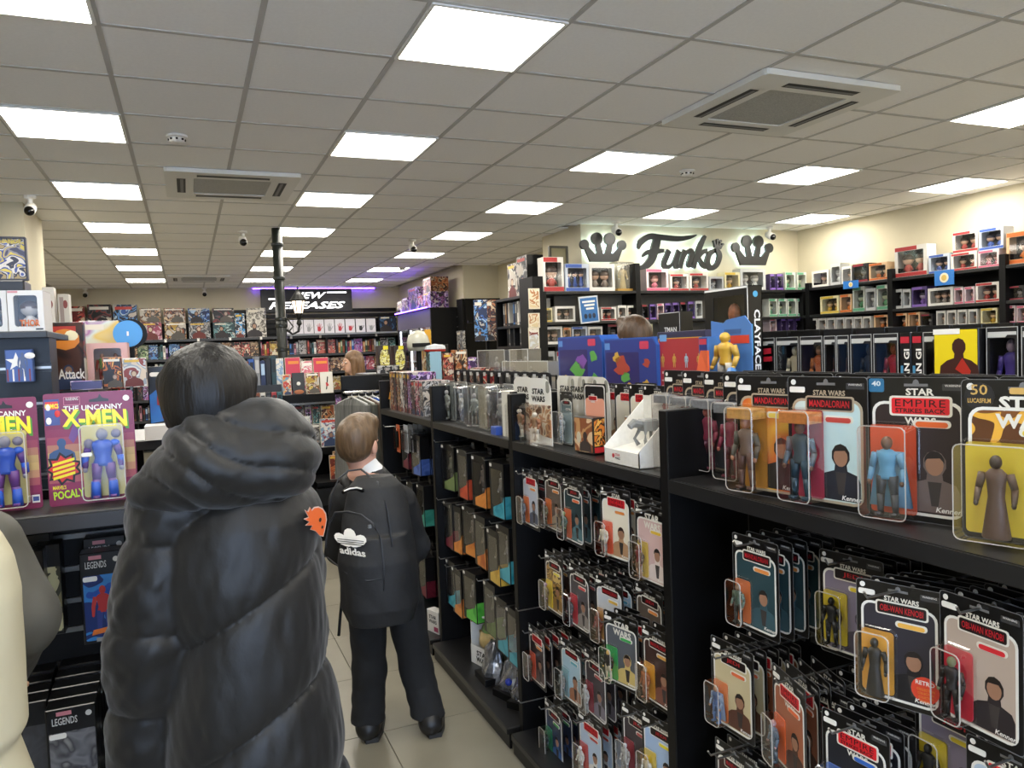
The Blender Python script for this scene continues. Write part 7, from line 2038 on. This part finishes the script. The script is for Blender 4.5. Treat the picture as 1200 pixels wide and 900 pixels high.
def person_std(name, label, x, y, h_, fw, top_col, leg_col, hair_col, long=False, res=.009, stripes=False, skin='#c99f88'):
    root = np.array((x, y, 0.0))
    k = h_ / 1.72
    fw = v3((fw[0], fw[1], 0)); fw /= np.linalg.norm(fw); rt = np.array((fw[1], -fw[0], 0)); up = np.array((0, 0, 1.0))
    P = lambda r, f, u: root + k * (r * rt + f * fw + u * up)
    t = thing(name, label, 'person', tuple(root))
    lo, hi = root + np.array((-.45, -.45, -.02)), root + np.array((.45, .45, h_ + .06))
    sk = mat(skin, .55)
    F = Field(lo, hi, res)
    hc = P(0, .03, 1.6)
    HP = head(F, hc, fw, k, P(0, -.01, 1.44))
    F.column([(k * z, *(P(0, f, 0)[:2]), k * a, k * b) for z, f, a, b in ((.88, 0, .15, .11), (1.02, 0, .135, .1), (1.2, .0, .155, .11), (1.34, 0, .17, .1), (1.42, -.01, .12, .08))], .05, rz=math.atan2(-fw[0], fw[1]))
    arms = []
    for q in (-1, 1):
        F.cap(P(q * .085, 0, .92), P(q * .1, .01, .5), .085 * k, .055 * k, .04); F.cap(P(q * .1, .01, .5), P(q * .105, -.02, .09), .055 * k, .036 * k, .02)
        F.cap(P(q * .105, -.02, .05), P(q * .115, .16, .03), .038 * k, .03 * k, .02)
        sh, el, wr = P(q * .19, -.01, 1.37), P(q * .24, .0, 1.1), P(q * .2, .2, 1.02)
        F.cap(sh, el, .05 * k, .04 * k, .03); F.cap(el, wr, .04 * k, .026 * k, .015); arms.append((sh, el, wr))
        hand(F, wr, fw * .9 + rt * -q * .25, up, k)
    link('body', F.mesh('body', sk, root), t)
    face_parts(t, HP, root, k, hair_col)
    G = Field(lo, hi, res)
    wf = folds(7, .006, 26)
    G.column([(k * z, *(P(0, f, 0)[:2]), k * a, k * b) for z, f, a, b in ((.84, 0, .18, .14), (1.02, 0, .165, .13), (1.2, .0, .178, .132), (1.36, 0, .185, .12), (1.43, -.01, .1, .085))], .05, wf, rz=math.atan2(-fw[0], fw[1]))
    for sh, el, wr in arms: G.cap(sh, el, .068 * k, .055 * k, .04, wf); G.cap(el, wr, .055 * k, .042 * k, .02, wf)
    G.cap(P(0, -.01, 1.42), P(0, -.008, 1.46), .072 * k, .066 * k, .02)
    cm = mat(top_col, .85, noise=.1, nscale=20)
    if stripes:
        cm = stripe_mat('#d8d0c0', '#16161a')
    link('top', G.mesh('top', cm, root), t)
    L = Field(lo, root + np.array((.45, .45, 1.02 * k)), res)
    for q in (-1, 1):
        L.cap(P(q * .085, 0, .93), P(q * .1, .01, .5), .1 * k, .072 * k, .05, wf); L.cap(P(q * .1, .01, .5), P(q * .105, -.02, .1), .072 * k, .06 * k, .03, wf)
    link('trousers', L.mesh('trousers', mat(leg_col, .85), root), t)
    for q in (-1, 1):
        S = Field(P(q * .11, .05, 0) - .2, P(q * .11, .05, .1) + .2, res)
        S.cap(P(q * .105, -.03, .05), P(q * .117, .17, .035), .05 * k, .038 * k, .02)
        link('shoe', S.mesh('shoe', mat('#1c1c1e', .5), root), t)
    H = Field(hc - .22 - np.array((0, 0, .4 if long else 0)), hc + .22, res * .8)
    sf = folds(5, .006, 60, 6, .2)
    a_ = math.atan2(-fw[0], fw[1])
    H.ell(HP(0, -.022, .04), np.array((.087, .1, .095)) * k, .02, rz=a_, mod=sf)
    H.ell(HP(0, -.045, -.02), np.array((.08, .075, .09)) * k, .03, rz=a_, mod=sf)
    if long:
        for q in (-1, 0, 1): H.cap(HP(q * .05, -.05, 0), HP(q * .07, -.08, -.28), .06 * k, .04 * k, .03, sf)
        for q in (-1, 1): H.cap(HP(q * .076, .02, .03), HP(q * .085, .02, -.2), .03 * k, .028 * k, .02, sf)
    else: H.cap(HP(-.03, .05, .1), HP(.04, .05, .095), .025 * k, .025 * k, .03, sf)
    link('hair', H.mesh('hair', hairmat(hair_col), root), t)
    return t
def hairmat(c): return mat(c, .42, noise=.35, nscale=60, bump=.6, stretch=(1, 1, .15))
def stripe_mat(c1, c2):
    m = bpy.data.materials.new('striped_cloth'); m.use_nodes = True; nt = m.node_tree; p = nt.nodes['Principled BSDF']; p.inputs['Roughness'].default_value = .85
    tc = nt.nodes.new('ShaderNodeTexCoord'); wv = nt.nodes.new('ShaderNodeTexWave'); wv.bands_direction = 'Z'; wv.inputs['Scale'].default_value = 5.5; r = nt.nodes.new('ShaderNodeValToRGB'); r.color_ramp.interpolation = 'CONSTANT'
    r.color_ramp.elements[0].color = lin(c1); r.color_ramp.elements[1].color = lin(c2); r.color_ramp.elements[1].position = .5
    nt.links.new(tc.outputs['Object'], wv.inputs['Vector']); nt.links.new(wv.outputs['Fac'], r.inputs[0]); nt.links.new(r.outputs[0], p.inputs['Base Color'])
    return m

# ---- person in the long black quilted coat
CY = 1.87
J = lambda px, py, dy=0.0: v3(onY(px, py, CY + dy))
root = np.array((J(275, 450)[0], CY, 0.0))
t = thing('person', 'person with short black hair in a long black quilted hooded coat', 'person', tuple(root))
lo, hi = root + np.array((-.48, -.42, -.02)), root + np.array((.42, .48, 1.72))
SK2 = mat('#c69c80', .55)
hc = J(244, 462)
F = Field(lo, hi, .0065)
fw = np.array((.12, 1.0, 0))
HP = head(F, hc, fw, 1.0, J(262, 545, .0))
xc = J(285, 620)[0]
F.column([(z, xc, CY, a, b) for z, a, b in ((.8, .15, .11), (.95, .135, .1), (1.1, .15, .11), (1.25, .165, .1), (1.34, .12, .08))], .05)
armL = [J(203, 600), J(180, 745), J(172, 885, .04)]
armR = [J(334, 604, .03), J(338, 740, .1), J(325, 830, .28)]
for A in (armL, armR):
    F.cap(A[0], A[1], .05, .04, .03); F.cap(A[1], A[2], .04, .027, .02)
    hand(F, A[2], A[2] - A[1] + np.array((0, .05, -.02)), np.array((-1.0 if A is armL else 1.0, 0, 0)))
for q in (-1, 1):
    F.cap((xc + q * .085, CY, .86), (xc + q * .095, CY + .02, .47), .08, .052, .04); F.cap((xc + q * .095, CY + .02, .47), (xc + q * .1, CY - .02, .08), .052, .035, .02)
    F.cap((xc + q * .1, CY - .03, .045), (xc + q * .11, CY + .16, .03), .036, .03, .02)
link('body', F.mesh('body', SK2, root), t)
face_parts(t, HP, root)
G = Field(lo, hi, .0065)
xs = J(285, 705)
seam = lambda X, Y, Z, t_: (Z - xs[2]) - .42 * (X - xs[0]) - .03 * np.sin(6 * X)
_f1, _f2 = folds(3, .007, 34, 6, .55), folds(33, .0045, 80, 7, .4)
wf = lambda X, Y, Z, t_: _f1(X, Y, Z, t_) + _f2(X, Y, Z, t_)
_g1, _g2 = folds(9, .008, 40, 6, 1.0), folds(19, .005, 85, 7, 1.0)
wf2 = lambda X, Y, Z, t_: _g1(X, Y, Z, t_) + _g2(X, Y, Z, t_)
tm = puff(seam, .262, .024, wf)
prof = [(.42, xc, CY, .225, .18), (.7, xc - .0, CY - .005, .195, .165), (.95, xc - .0, CY, .165, .155), (1.12, xc - .005, CY, .165, .15), (1.25, xc - .01, CY, .165, .135), (1.33, xc - .02, CY + .005, .14, .115), (1.42, J(262, 545)[0], CY, .09, .085)]
G.column(prof, .05, tm)
sl = puff(lambda X, Y, Z, t_: Z - J(240, 728)[2] + .12 * (X - J(240, 728)[0]), .19, .017, wf2)
G.cap(armL[0], armL[1], .086, .092, .014, sl); G.cap(armL[1], armL[2], .092, .074, .014, sl)
G.cap(armR[0], armR[1], .08, .082, .02, sl); G.cap(armR[1], armR[2], .082, .065, .03, sl)
COATM = mat('#111111', .5, spec=.4, noise=.08, nscale=16, sheen=.15, bump=.4, stretch=(1, 1, .6))
G.cap(J(262, 600, .12), J(262, 540, .1), .09, .085, .05, wf)
coat = link('coat', G.mesh('coat', COATM, root), t)
Hd = Field(root + np.array((-.36, -.36, 1.15)), root + np.array((.36, .24, 1.62)), .0065)
hs = puff(lambda X, Y, Z, t_: (Z - J(270, 520)[2]) + .5 * (X - J(270, 520)[0]) + .02 * np.sin(20 * X), .075, .013, lambda X, Y, Z, t_: folds(12, .0045, 46, 6)(X, Y, Z, t_) + folds(13, .003, 95, 6)(X, Y, Z, t_))
Hd.cap(J(243, 548, -.1), J(325, 541, -.1), .082, .084, .05, hs)
Hd.cap(J(182, 577, -.04), J(243, 543, -.1), .046, .076, .04, hs)
Hd.cap(J(168, 585, .04), J(190, 570, -.05), .034, .045, .04, hs)
Hd.cap(J(248, 512, -.08), J(312, 501, -.075), .06, .068, .05, hs)
Hd.cap(J(338, 528, -.06), J(335, 520, .06), .06, .05, .04, hs)
Hd.cap(J(222, 530, -.03), J(215, 540, .07), .055, .045, .04, hs)
link('hood', Hd.mesh('hood', COATM, root), t)
Hr = Field(hc - .2, hc + .2, .005)
sf = folds(5, .004, 75, 6, .12)
ang = math.atan2(-fw[0], fw[1])
Hr.ell(HP(0, -.018, .026), (.096, .106, .092), .02, rz=ang, mod=sf)
Hr.ell(HP(0, -.045, -.02), (.091, .08, .085), .03, rz=ang, mod=sf)
for q in (-1, 1): Hr.cap(HP(q * .082, .01, .03), HP(q * .078, .0, -.06), .026, .014, .02, sf)
Hr.cap(HP(-.04, .06, .08), HP(.04, .06, .08), .024, .024, .04, sf)
link('hair', Hr.mesh('hair', mat('#0c0b0b', .48, spec=.35, noise=.3, nscale=55, bump=.7, stretch=(1, 1, .12)), root), t)
for q in (-1, 1):
    L = Field(np.array((xc + q * .1 - .18, CY - .2, -.02)), np.array((xc + q * .1 + .18, CY + .3, .9)), .009)
    L.cap((xc + q * .085, CY, .84), (xc + q * .095, CY + .02, .47), .095, .07, .03, wf); L.cap((xc + q * .095, CY + .02, .47), (xc + q * .1, CY - .02, .09), .07, .055, .03, wf)
    link('trouser_leg', L.mesh('trouser_leg', mat('#1d1e22', .85), root), t)
    S = Field(np.array((xc + q * .1 - .15, CY - .2, -.02)), np.array((xc + q * .1 + .15, CY + .32, .2)), .008)
    S.cap((xc + q * .1, CY - .03, .05), (xc + q * .112, CY + .17, .036), .05, .038, .02)
    link('shoe', S.mesh('shoe', mat('#d5d2cc', .5), root), t)
def drape_flat(F, polys, y0, y1, off, root, mats, name, parent):
    al = [p for pts, m in polys for p in pts]
    A = np.array([(x, z, 1.0) for x, z in al]); Y = np.array([F.front(x, z, y0, y1) for x, z in al])
    ok = Y < y1 - .01
    co = np.linalg.lstsq(A[ok], Y[ok], rcond=None)[0]
    sh = (Y[ok] - A[ok] @ co).min() * 1.7
    b = MB()
    for pts, m in polys:
        f0 = [(x - root[0], x * co[0] + z * co[1] + co[2] + sh * .6 - off * (1 + m) - root[1], z - root[2]) for x, z in pts]
        b.loft([f0, [(x, y + .004, z) for x, y, z in f0]], m)
    return obj(name, b, mats, parent)
def drape(F, polys, y0, y1, off, root, mats, name, parent, n=10):
    """flat marks laid on a cloth surface; polys = (list of world (x, z) points, slot)"""
    b = MB()
    for pts, m in polys:
        cx = sum(p[0] for p in pts) / len(pts); cz = sum(p[1] for p in pts) / len(pts)
        rings = []
        for f in (1.0, .66, .33):
            rings.append([(cx + f * (x - cx), cz + f * (z - cz)) for x, z in pts])
        R3 = [[(x - root[0], F.front(x, z, y0, y1) - off * (1 + .25 * m) - root[1], z - root[2]) for x, z in r] for r in rings]
        b.loft(R3, m)
    return obj(name, b, mats, parent)
def pxz(px, py, y): p = onY(px, py, y); return (p.x, p.z)
fl = [(356, 588), (360, 591), (363, 587), (365, 591), (369, 589), (375, 590), (381, 594), (385, 600), (386, 607), (384, 615), (381, 623), (376, 621), (370, 614), (363, 610), (366, 607), (357, 604), (362, 602), (355, 597), (361, 597)]
big_ = [(372 + (x - 372) * 1.1, 604 + (y - 604) * 1.08) for x, y in fl]
eyes = [[(377 + 2 * math.cos(a), 604 + 2.4 * math.sin(a)) for a in np.linspace(0, 5.6, 8)], [(380 + 1.6 * math.cos(a), 613 + 1.8 * math.sin(a)) for a in np.linspace(0, 5.6, 8)]]
mv = lambda p: pxz(p[0] - 6, p[1], CY)
drape_flat(G, [([mv(p) for p in big_], 0), ([mv(p) for p in fl], 1)] + [([mv(p) for p in e], 2) for e in eyes], CY - .4, CY + .1, .002, root, [mat('#c9b0a8', .6), mat('#d8632c', .6), mat('#2a1a14', .6)], 'flame_patch', t)

# ---- school boy with backpack
CY = 3.14
J = lambda px, py, dy=0.0: v3(onY(px, py, CY + dy))
root = np.array((J(455, 450)[0], CY, 0.0))
t = thing('person', 'boy in black school uniform with black backpack looking at the shelves', 'person', tuple(root))
lo, hi = root + np.array((-.36, -.4, -.02)), root + np.array((.36, .42, 1.45))
fw = np.array((.62, .78, 0)); s = .95
hc = J(421, 520)
F = Field(lo, hi, .006)
HP = head(F, hc, fw, s, J(432, 562))
xc = J(440, 600)[0]
F.column([(z, xc + dx, CY, a, b) for z, dx, a, b in ((.66, .03, .115, .09), (.8, .025, .105, .085), (.95, .0, .12, .09), (1.05, -.01, .125, .085), (1.13, -.02, .08, .065))], .05, rz=-.6)
armR = [J(472, 588), J(488, 640, .02), J(474, 662, .2)]
armL = [J(404, 585, .05), J(398, 645, .12), J(425, 668, .25)]
for A, q in ((armR, 1), (armL, -1)):
    F.cap(A[0], A[1], .04, .032, .03); F.cap(A[1], A[2], .032, .022, .015)
    hand(F, A[2], A[2] - A[1], np.array((.3 * q, .2, 1.0)), .82)
hipL, hipR = J(431, 715), J(474, 715)
knL, knR = J(433, 785, .03), J(488, 785, .03)
anL, anR = J(431, 848, .06), J(504, 846, -.02)
for A in ((hipL, knL, anL), (hipR, knR, anR)):
    F.cap(A[0], A[1], .06, .045, .03); F.cap(A[1], A[2], .045, .03, .02)
    F.cap(A[2] + (0, -.01, -.02), A[2] + (.05, .13, -.04), .032, .024, .02)
link('body', F.mesh('body', mat('#cf9f8a', .55), root), t)
face_parts(t, HP, root, s, '#5a4232')
bm = mat('#1b1c1e', .8, noise=.12, nscale=40)
G = Field(lo, hi, .006)
wf = folds(21, .006, 38, 6)
G.column([(z, xc + dx, CY, a, b) for z, dx, a, b in ((.575, .035, .145, .115), (.7, .03, .14, .11), (.85, .012, .138, .11), (1.0, -.0, .15, .11), (1.08, -.012, .125, .09), (1.15, -.022, .062, .058))], .05, wf, rz=-.5)
for A in (armR, armL): G.cap(A[0], A[1], .06, .052, .05, wf); G.cap(A[1], A[2], .052, .042, .03, wf)
link('blazer', G.mesh('blazer', bm, root), t)
C_ = Field(hc - .2, hc + .16, .005)
C_.cap(J(427, 549), J(431, 556), .062, .07, .01)
link('shirt_collar', C_.mesh('shirt_collar', mat('#d9dadb', .7), root), t)
for A in ((hipL, knL, anL), (hipR, knR, anR)):
    L = Field(np.minimum(A[0], A[2]) - .16, np.maximum(A[0], A[2]) + .16, .006)
    L.cap(A[0] + (0, 0, .03), A[1], .083, .066, .03, folds(4, .006, 30, 5)); L.cap(A[1], A[2] + (0, 0, .0), .066, .07, .03, folds(14, .008, 42, 6, 1.6))
    zi = int((.075 - L.lo[2]) / L.h)
    if zi > 0: L.F[:, :, :zi] = .1
    link('trouser_leg', L.mesh('trouser_leg', mat('#17181a', .85, noise=.1, nscale=30), root), t)
    S = Field(A[2] - .2, A[2] + .24, .006)
    S.cap((A[2][0] - .005, A[2][1] - .03, .052), (A[2][0] + .06, A[2][1] + .14, .04), .052, .04, .02); S.cap((A[2][0], A[2][1], .06), (A[2][0], A[2][1], .12), .048, .045, .02)
    sh = link('shoe', S.mesh('shoe', mat('#1a1a1b', .45), root), t)
    b = MB().loft([[(A[2][0] - root[0] + u * 1.0 * .052 * (1 if k < 2 else .98) + .028 + .0, A[2][1] - root[1] + v, z) for u, v in ((-1, -.065), (0, -.07), (.7, .0), (1.5, .13), (1.3, .175), (.5, .18), (-.4, .1), (-1.1, .0))] for k, z in enumerate((0.0, .014, .02))])
    obj('sole', b, mat('#262627', .6), sh)
Hr = Field(hc - .2, hc + .2, .005)
sf = lambda X, Y, Z, t_: folds(5, .003, 90, 6, .3)(X, Y, Z, t_) + folds(6, .004, 45, 5, .5)(X, Y, Z, t_)
ang = math.atan2(-fw[0], fw[1])
Hr.ell(HP(0, -.02, .037), np.array((.083, .101, .088)) * s, .02, rz=ang, mod=sf)
Hr.ell(HP(0, -.05, -.012), np.array((.07, .058, .062)) * s, .03, rz=ang, mod=sf); Hr.ell(HP(.02, .0, .1), np.array((.05, .06, .03)) * s, .03, rz=ang, mod=sf)
Hr.cap(HP(-.04, .045, .09), HP(.04, .045, .09), .02, .02, .04, sf)
link('hair', Hr.mesh('hair', hairmat('#5f4a34'), root), t)
# backpack
t2 = thing('backpack', 'black school backpack with white trefoil mark worn by the boy', 'backpack', tuple(root))
B = Field(lo, hi, .006)
wb_ = folds(31, .006, 24, 5)
bx = J(431, 640)[0]; by = CY - .2
def bz(py): return J(430, py)[2]
B.column([(bz(712), bx + .005, by + .02, .125, .085), (bz(690), bx, by, .15, .105), (bz(640), bx - .005, by, .148, .1), (bz(590), bx + .005, by + .03, .128, .085), (bz(562), bx + .01, by + .05, .1, .07), (bz(552), bx + .012, by + .06, .07, .05)], .03, wb_, rz=-.2)
B.column([(bz(708), bx - .012, by - .05, .11, .055), (bz(690), bx - .015, by - .06, .122, .065), (bz(640), bx - .015, by - .06, .12, .06), (bz(612), bx - .008, by - .045, .1, .05)], .012, wb_, rz=-.2)
bag = link('bag_body', B.mesh('bag_body', mat('#1d1e20', .7, noise=.15, nscale=60, bump=.1), root), t2)
def tre(cx, cy, r):
    out = []
    for a, L, wd in ((PI / 2, 1.0, .36), (PI / 2 + .92, .98, .32), (PI / 2 - .92, .98, .32)):
        pts = []
        for k in range(14):
            u = k / 13 * 2 * PI
            x, y = .42 * wd * 2 * math.sin(u) * (1 - .25 * math.cos(u)), L * .5 * (1 - math.cos(u))
            pts.append((cx + r * (x * math.cos(a - PI / 2) - y * math.sin(a - PI / 2)), cy - r * (x * math.sin(a - PI / 2) + y * math.cos(a - PI / 2))))
        out.append(pts)
    return out
yb = by - .1
tl = 3.0   # pixels of slope
pol = [([pxz(x, y - .12 * (x - 413), yb) for x, y in q], 0) for q in tre(414, 643.5, 19)]

gap = []
for k in range(3): gap.append(([pxz(x, y - .12 * (x - 413), yb) for x, y in ((401, 636.5 + 2.2 * k), (427, 636.5 + 2.2 * k), (427, 637.2 + 2.2 * k), (401, 637.2 + 2.2 * k))], 0))
drape_flat(B, pol + [(g, 1) for g, _ in gap], by - .35, by + .1, .0015, root, [WHITE, mat('#101112', .7)], 'trefoil_mark', t2)
def drape_text(F, s_, px, py, wpx, hpx, rot, y0, y1, off, root, m, name, parent, yref):
    vs, fs = text2d(s_, 0, .03)
    b = MB(); c, n_ = math.cos(rot), math.sin(rot)
    XZ = [pxz(px + c * u * wpx + n_ * v * hpx, py + n_ * u * wpx - c * v * hpx, yref) for u, v in vs]
    A = np.array([(x, z, 1.0) for x, z in XZ]); Y = np.array([F.front(x, z, y0, y1) for x, z in XZ]); ok = Y < y1 - .01
    co = np.linalg.lstsq(A[ok], Y[ok], rcond=None)[0]; sh = (Y[ok] - A[ok] @ co).min()
    V_ = [(x - root[0], x * co[0] + z * co[1] + co[2] + sh - off - root[1], z - root[2]) for x, z in XZ]
    b._add(V_, fs, 0)
    return obj(name, b, m, parent)
drape_text(B, 'adidas', 415, 649, 24, 8, -.12, by - .35, by + .1, .004, root, WHITE, 'lettering', t2, yb)
# straps, handle, zip
def seam_line(pts, r, m, name):
    P_ = []
    for px, py in pts:
        x, z = pxz(px, py, yb); P_.append((x - root[0], B.front(x, z, by - .35, by + .1) - root[1] - r * .3, z - root[2]))
    obj(name, MB().tube(P_, r, 6), m, t2, smooth=True)
seam_line([(391, 668), (393, 645), (397, 625), (404, 612), (415, 606), (428, 607), (440, 616), (446, 632), (448, 660), (448, 690)], .004, mat('#33353a', .5), 'pocket_piping')
seam_line([(394, 668), (410, 676), (430, 680), (447, 676)], .003, mat('#2c2e32', .5), 'pocket_seam')
seam_line([(396, 615), (400, 590), (408, 570), (420, 560), (436, 558), (450, 570), (457, 600), (459, 640)], .004, mat('#33353a', .5), 'zip_line')
wz = lambda p: tuple(v3(p) - root)
sp = [J(455, 562, -.09), J(447, 551, -.02), J(452, 556, .06), J(468, 600, .1)]
obj('shoulder_strap', MB().tube([wz(p) for p in sp], [.016, .018, .018, .016], 8), mat('#151617', .7), t2, smooth=True)
sp = [J(408, 572, -.1), J(404, 562, -.02), J(402, 568, .08), J(402, 620, .13)]
obj('shoulder_strap', MB().tube([wz(p) for p in sp], [.016, .018, .018, .016], 8), mat('#151617', .7), t2, smooth=True)
hl = obj('grab_handle', MB().tube([wz(J(402, 577, -.22)), wz(J(408, 573, -.24)), wz(J(418, 572, -.24)), wz(J(425, 575, -.22))], .009, 8), BLACKM, t2, smooth=True)
obj('handle_mark', MB().tube([wz(J(403, 575.5, -.245)), wz(J(410, 572.5, -.25)), wz(J(418, 571.5, -.25)), wz(J(424, 573, -.245))], .003, 5), WHITE, hl)
obj('strap_end', MB().tube([wz(J(401, 700, -.12)), wz(J(399, 720, -.13)), wz(J(397, 745, -.13))], .006, 6), BLACKM, t2)
obj('zip_pull', MB().box(*(np.array(wz(J(433, 617, -.3))) - .006), *(np.array(wz(J(433, 617, -.3))) + .006)), STEEL, t2)
lx = [J(468, 622, -.06), J(470, 660, -.07), J(471, 706, -.08)]
ln = obj('lettered_strap', MB().tube([wz(p) for p in lx], .013, 4), mat('#202124', .6), t2)
b = MB()
for k in range(3):
    c0 = J(470.5, 640 + 25 * k, -.1) - root
    vs, fs = text2d('adidas', 0, .03)
    b._add([(c0[0] + v * .014 + .004 * 0, c0[1], c0[2] - u * .055) for u, v in vs], fs, 0)
obj('strap_lettering', b, WHITE, ln)

# ---- visitor in the cream and grey jacket, mostly outside the picture
CY = 1.42
J = lambda px, py, dy=0.0: v3(onY(px, py, CY + dy))
xe = J(27, 720)[0]
root = np.array((xe - .21, CY, 0.0))
t = thing('person', 'person in cream jacket with dark grey sleeves beside the black coat', 'person', tuple(root))
lo, hi = root + np.array((-.42, -.36, -.02)), root + np.array((.44, .5, 1.82))
F = Field(lo, hi, .0075)
fw = np.array((-.3, 1.0, 0))
hc = root + (-.02, .02, 1.6)
HP = head(F, hc, fw, 1.0, root + (0, 0, 1.42))
F.column([(z, root[0], CY, a, b) for z, a, b in ((.85, .15, .11), (1.0, .14, .1), (1.15, .15, .11), (1.32, .16, .1), (1.4, .1, .08))], .05)
armR = [J(-24, 640, .27), J(18, 726, .27), J(-2, 790, .45)]
armL = [root + (-.19, .02, 1.34), root + (-.25, .06, 1.06), root + (-.15, .28, 1.0)]
for A, q in ((armR, 1), (armL, -1)):
    F.cap(A[0], A[1], .05, .04, .03); F.cap(A[1], A[2], .04, .027, .02); hand(F, A[2], A[2] - A[1], np.array((0, 0, 1.0)))
for q in (-1, 1):
    a = root + (q * .09, 0, .88); k_ = root + (q * .1, .02, .48); an = root + (q * .1, -.02, .08)
    F.cap(a, k_, .08, .052, .04); F.cap(k_, an, .052, .035, .02); F.cap(an + (0, -.01, -.035), an + (0, .18, -.05), .035, .028, .02)
link('body', F.mesh('body', SK2, root), t)
face_parts(t, HP, root)
wf = folds(41, .006, 22, 6)
G = Field(lo, hi, .0075)
G.column([(z, root[0], CY, a, b) for z, a, b in ((J(10, 868)[2], .19, .17), (J(10, 850)[2], .205, .18), (.95, .21, .18), (J(10, 690)[2], .208, .175), (J(10, 650)[2], .2, .16), (J(10, 622)[2], .183, .13), (J(10, 603)[2], .15, .11), (1.46, .08, .08))], .03, wf)
link('jacket', G.mesh('jacket', mat('#b9b39a', .75, noise=.03, nscale=12), root), t)
for A in (armR, armL):
    S = Field(np.minimum(np.minimum(A[0], A[1]), A[2]) - .16, np.maximum(np.maximum(A[0], A[1]), A[2]) + .16, .0075)
    S.cap(A[0], A[1], .072, .068, .04, folds(43, .008, 30, 6)); S.cap(A[1], A[2], .068, .055, .03, folds(44, .008, 30, 6))
    link('sleeve', S.mesh('sleeve', mat('#4c4b45', .6, noise=.08, nscale=20), root), t)
L = Field(lo, root + np.array((.42, .4, 1.0)), .009)
for q in (-1, 1):
    L.cap(root + (q * .09, 0, .88), root + (q * .1, .02, .48), .1, .075, .04, wf); L.cap(root + (q * .1, .02, .48), root + (q * .1, -.02, .1), .075, .06, .03, wf)
link('trousers', L.mesh('trousers', mat('#232327', .85), root), t)
for q in (-1, 1):
    S = Field(root + (q * .1 - .15, -.2, -.02), root + (q * .1 + .15, .35, .2), .008)
    S.cap(root + (q * .1, -.03, .05), root + (q * .1, .18, .036), .05, .038, .02)
    link('shoe', S.mesh('shoe', mat('#b9b6b0', .5), root), t)
Hr = Field(hc - .2, hc + .2, .007)
Hr.ell(HP(0, -.02, .035), (.09, .104, .094), .02, mod=sf); Hr.ell(HP(0, -.045, -.01), (.083, .078, .08), .03, mod=sf)
link('hair', Hr.mesh('hair', hairmat('#2a211c'), root), t)

# ---- two visitors further back
person_std('person', 'person with brown hair standing behind the blue picture cartons', 2.33, 3.72, 1.77, (-.3, 1.0), '#3a3c42', '#24262c', '#4a3524')
person_std('person', 'woman with long brown hair and striped top beyond the clothes rail', 1.58, 7.9, 1.655, (-1.0, -.25), '#d8d0c0', '#2c2e34', '#6e5238', long=True, stripes=True, skin='#d0a48c')
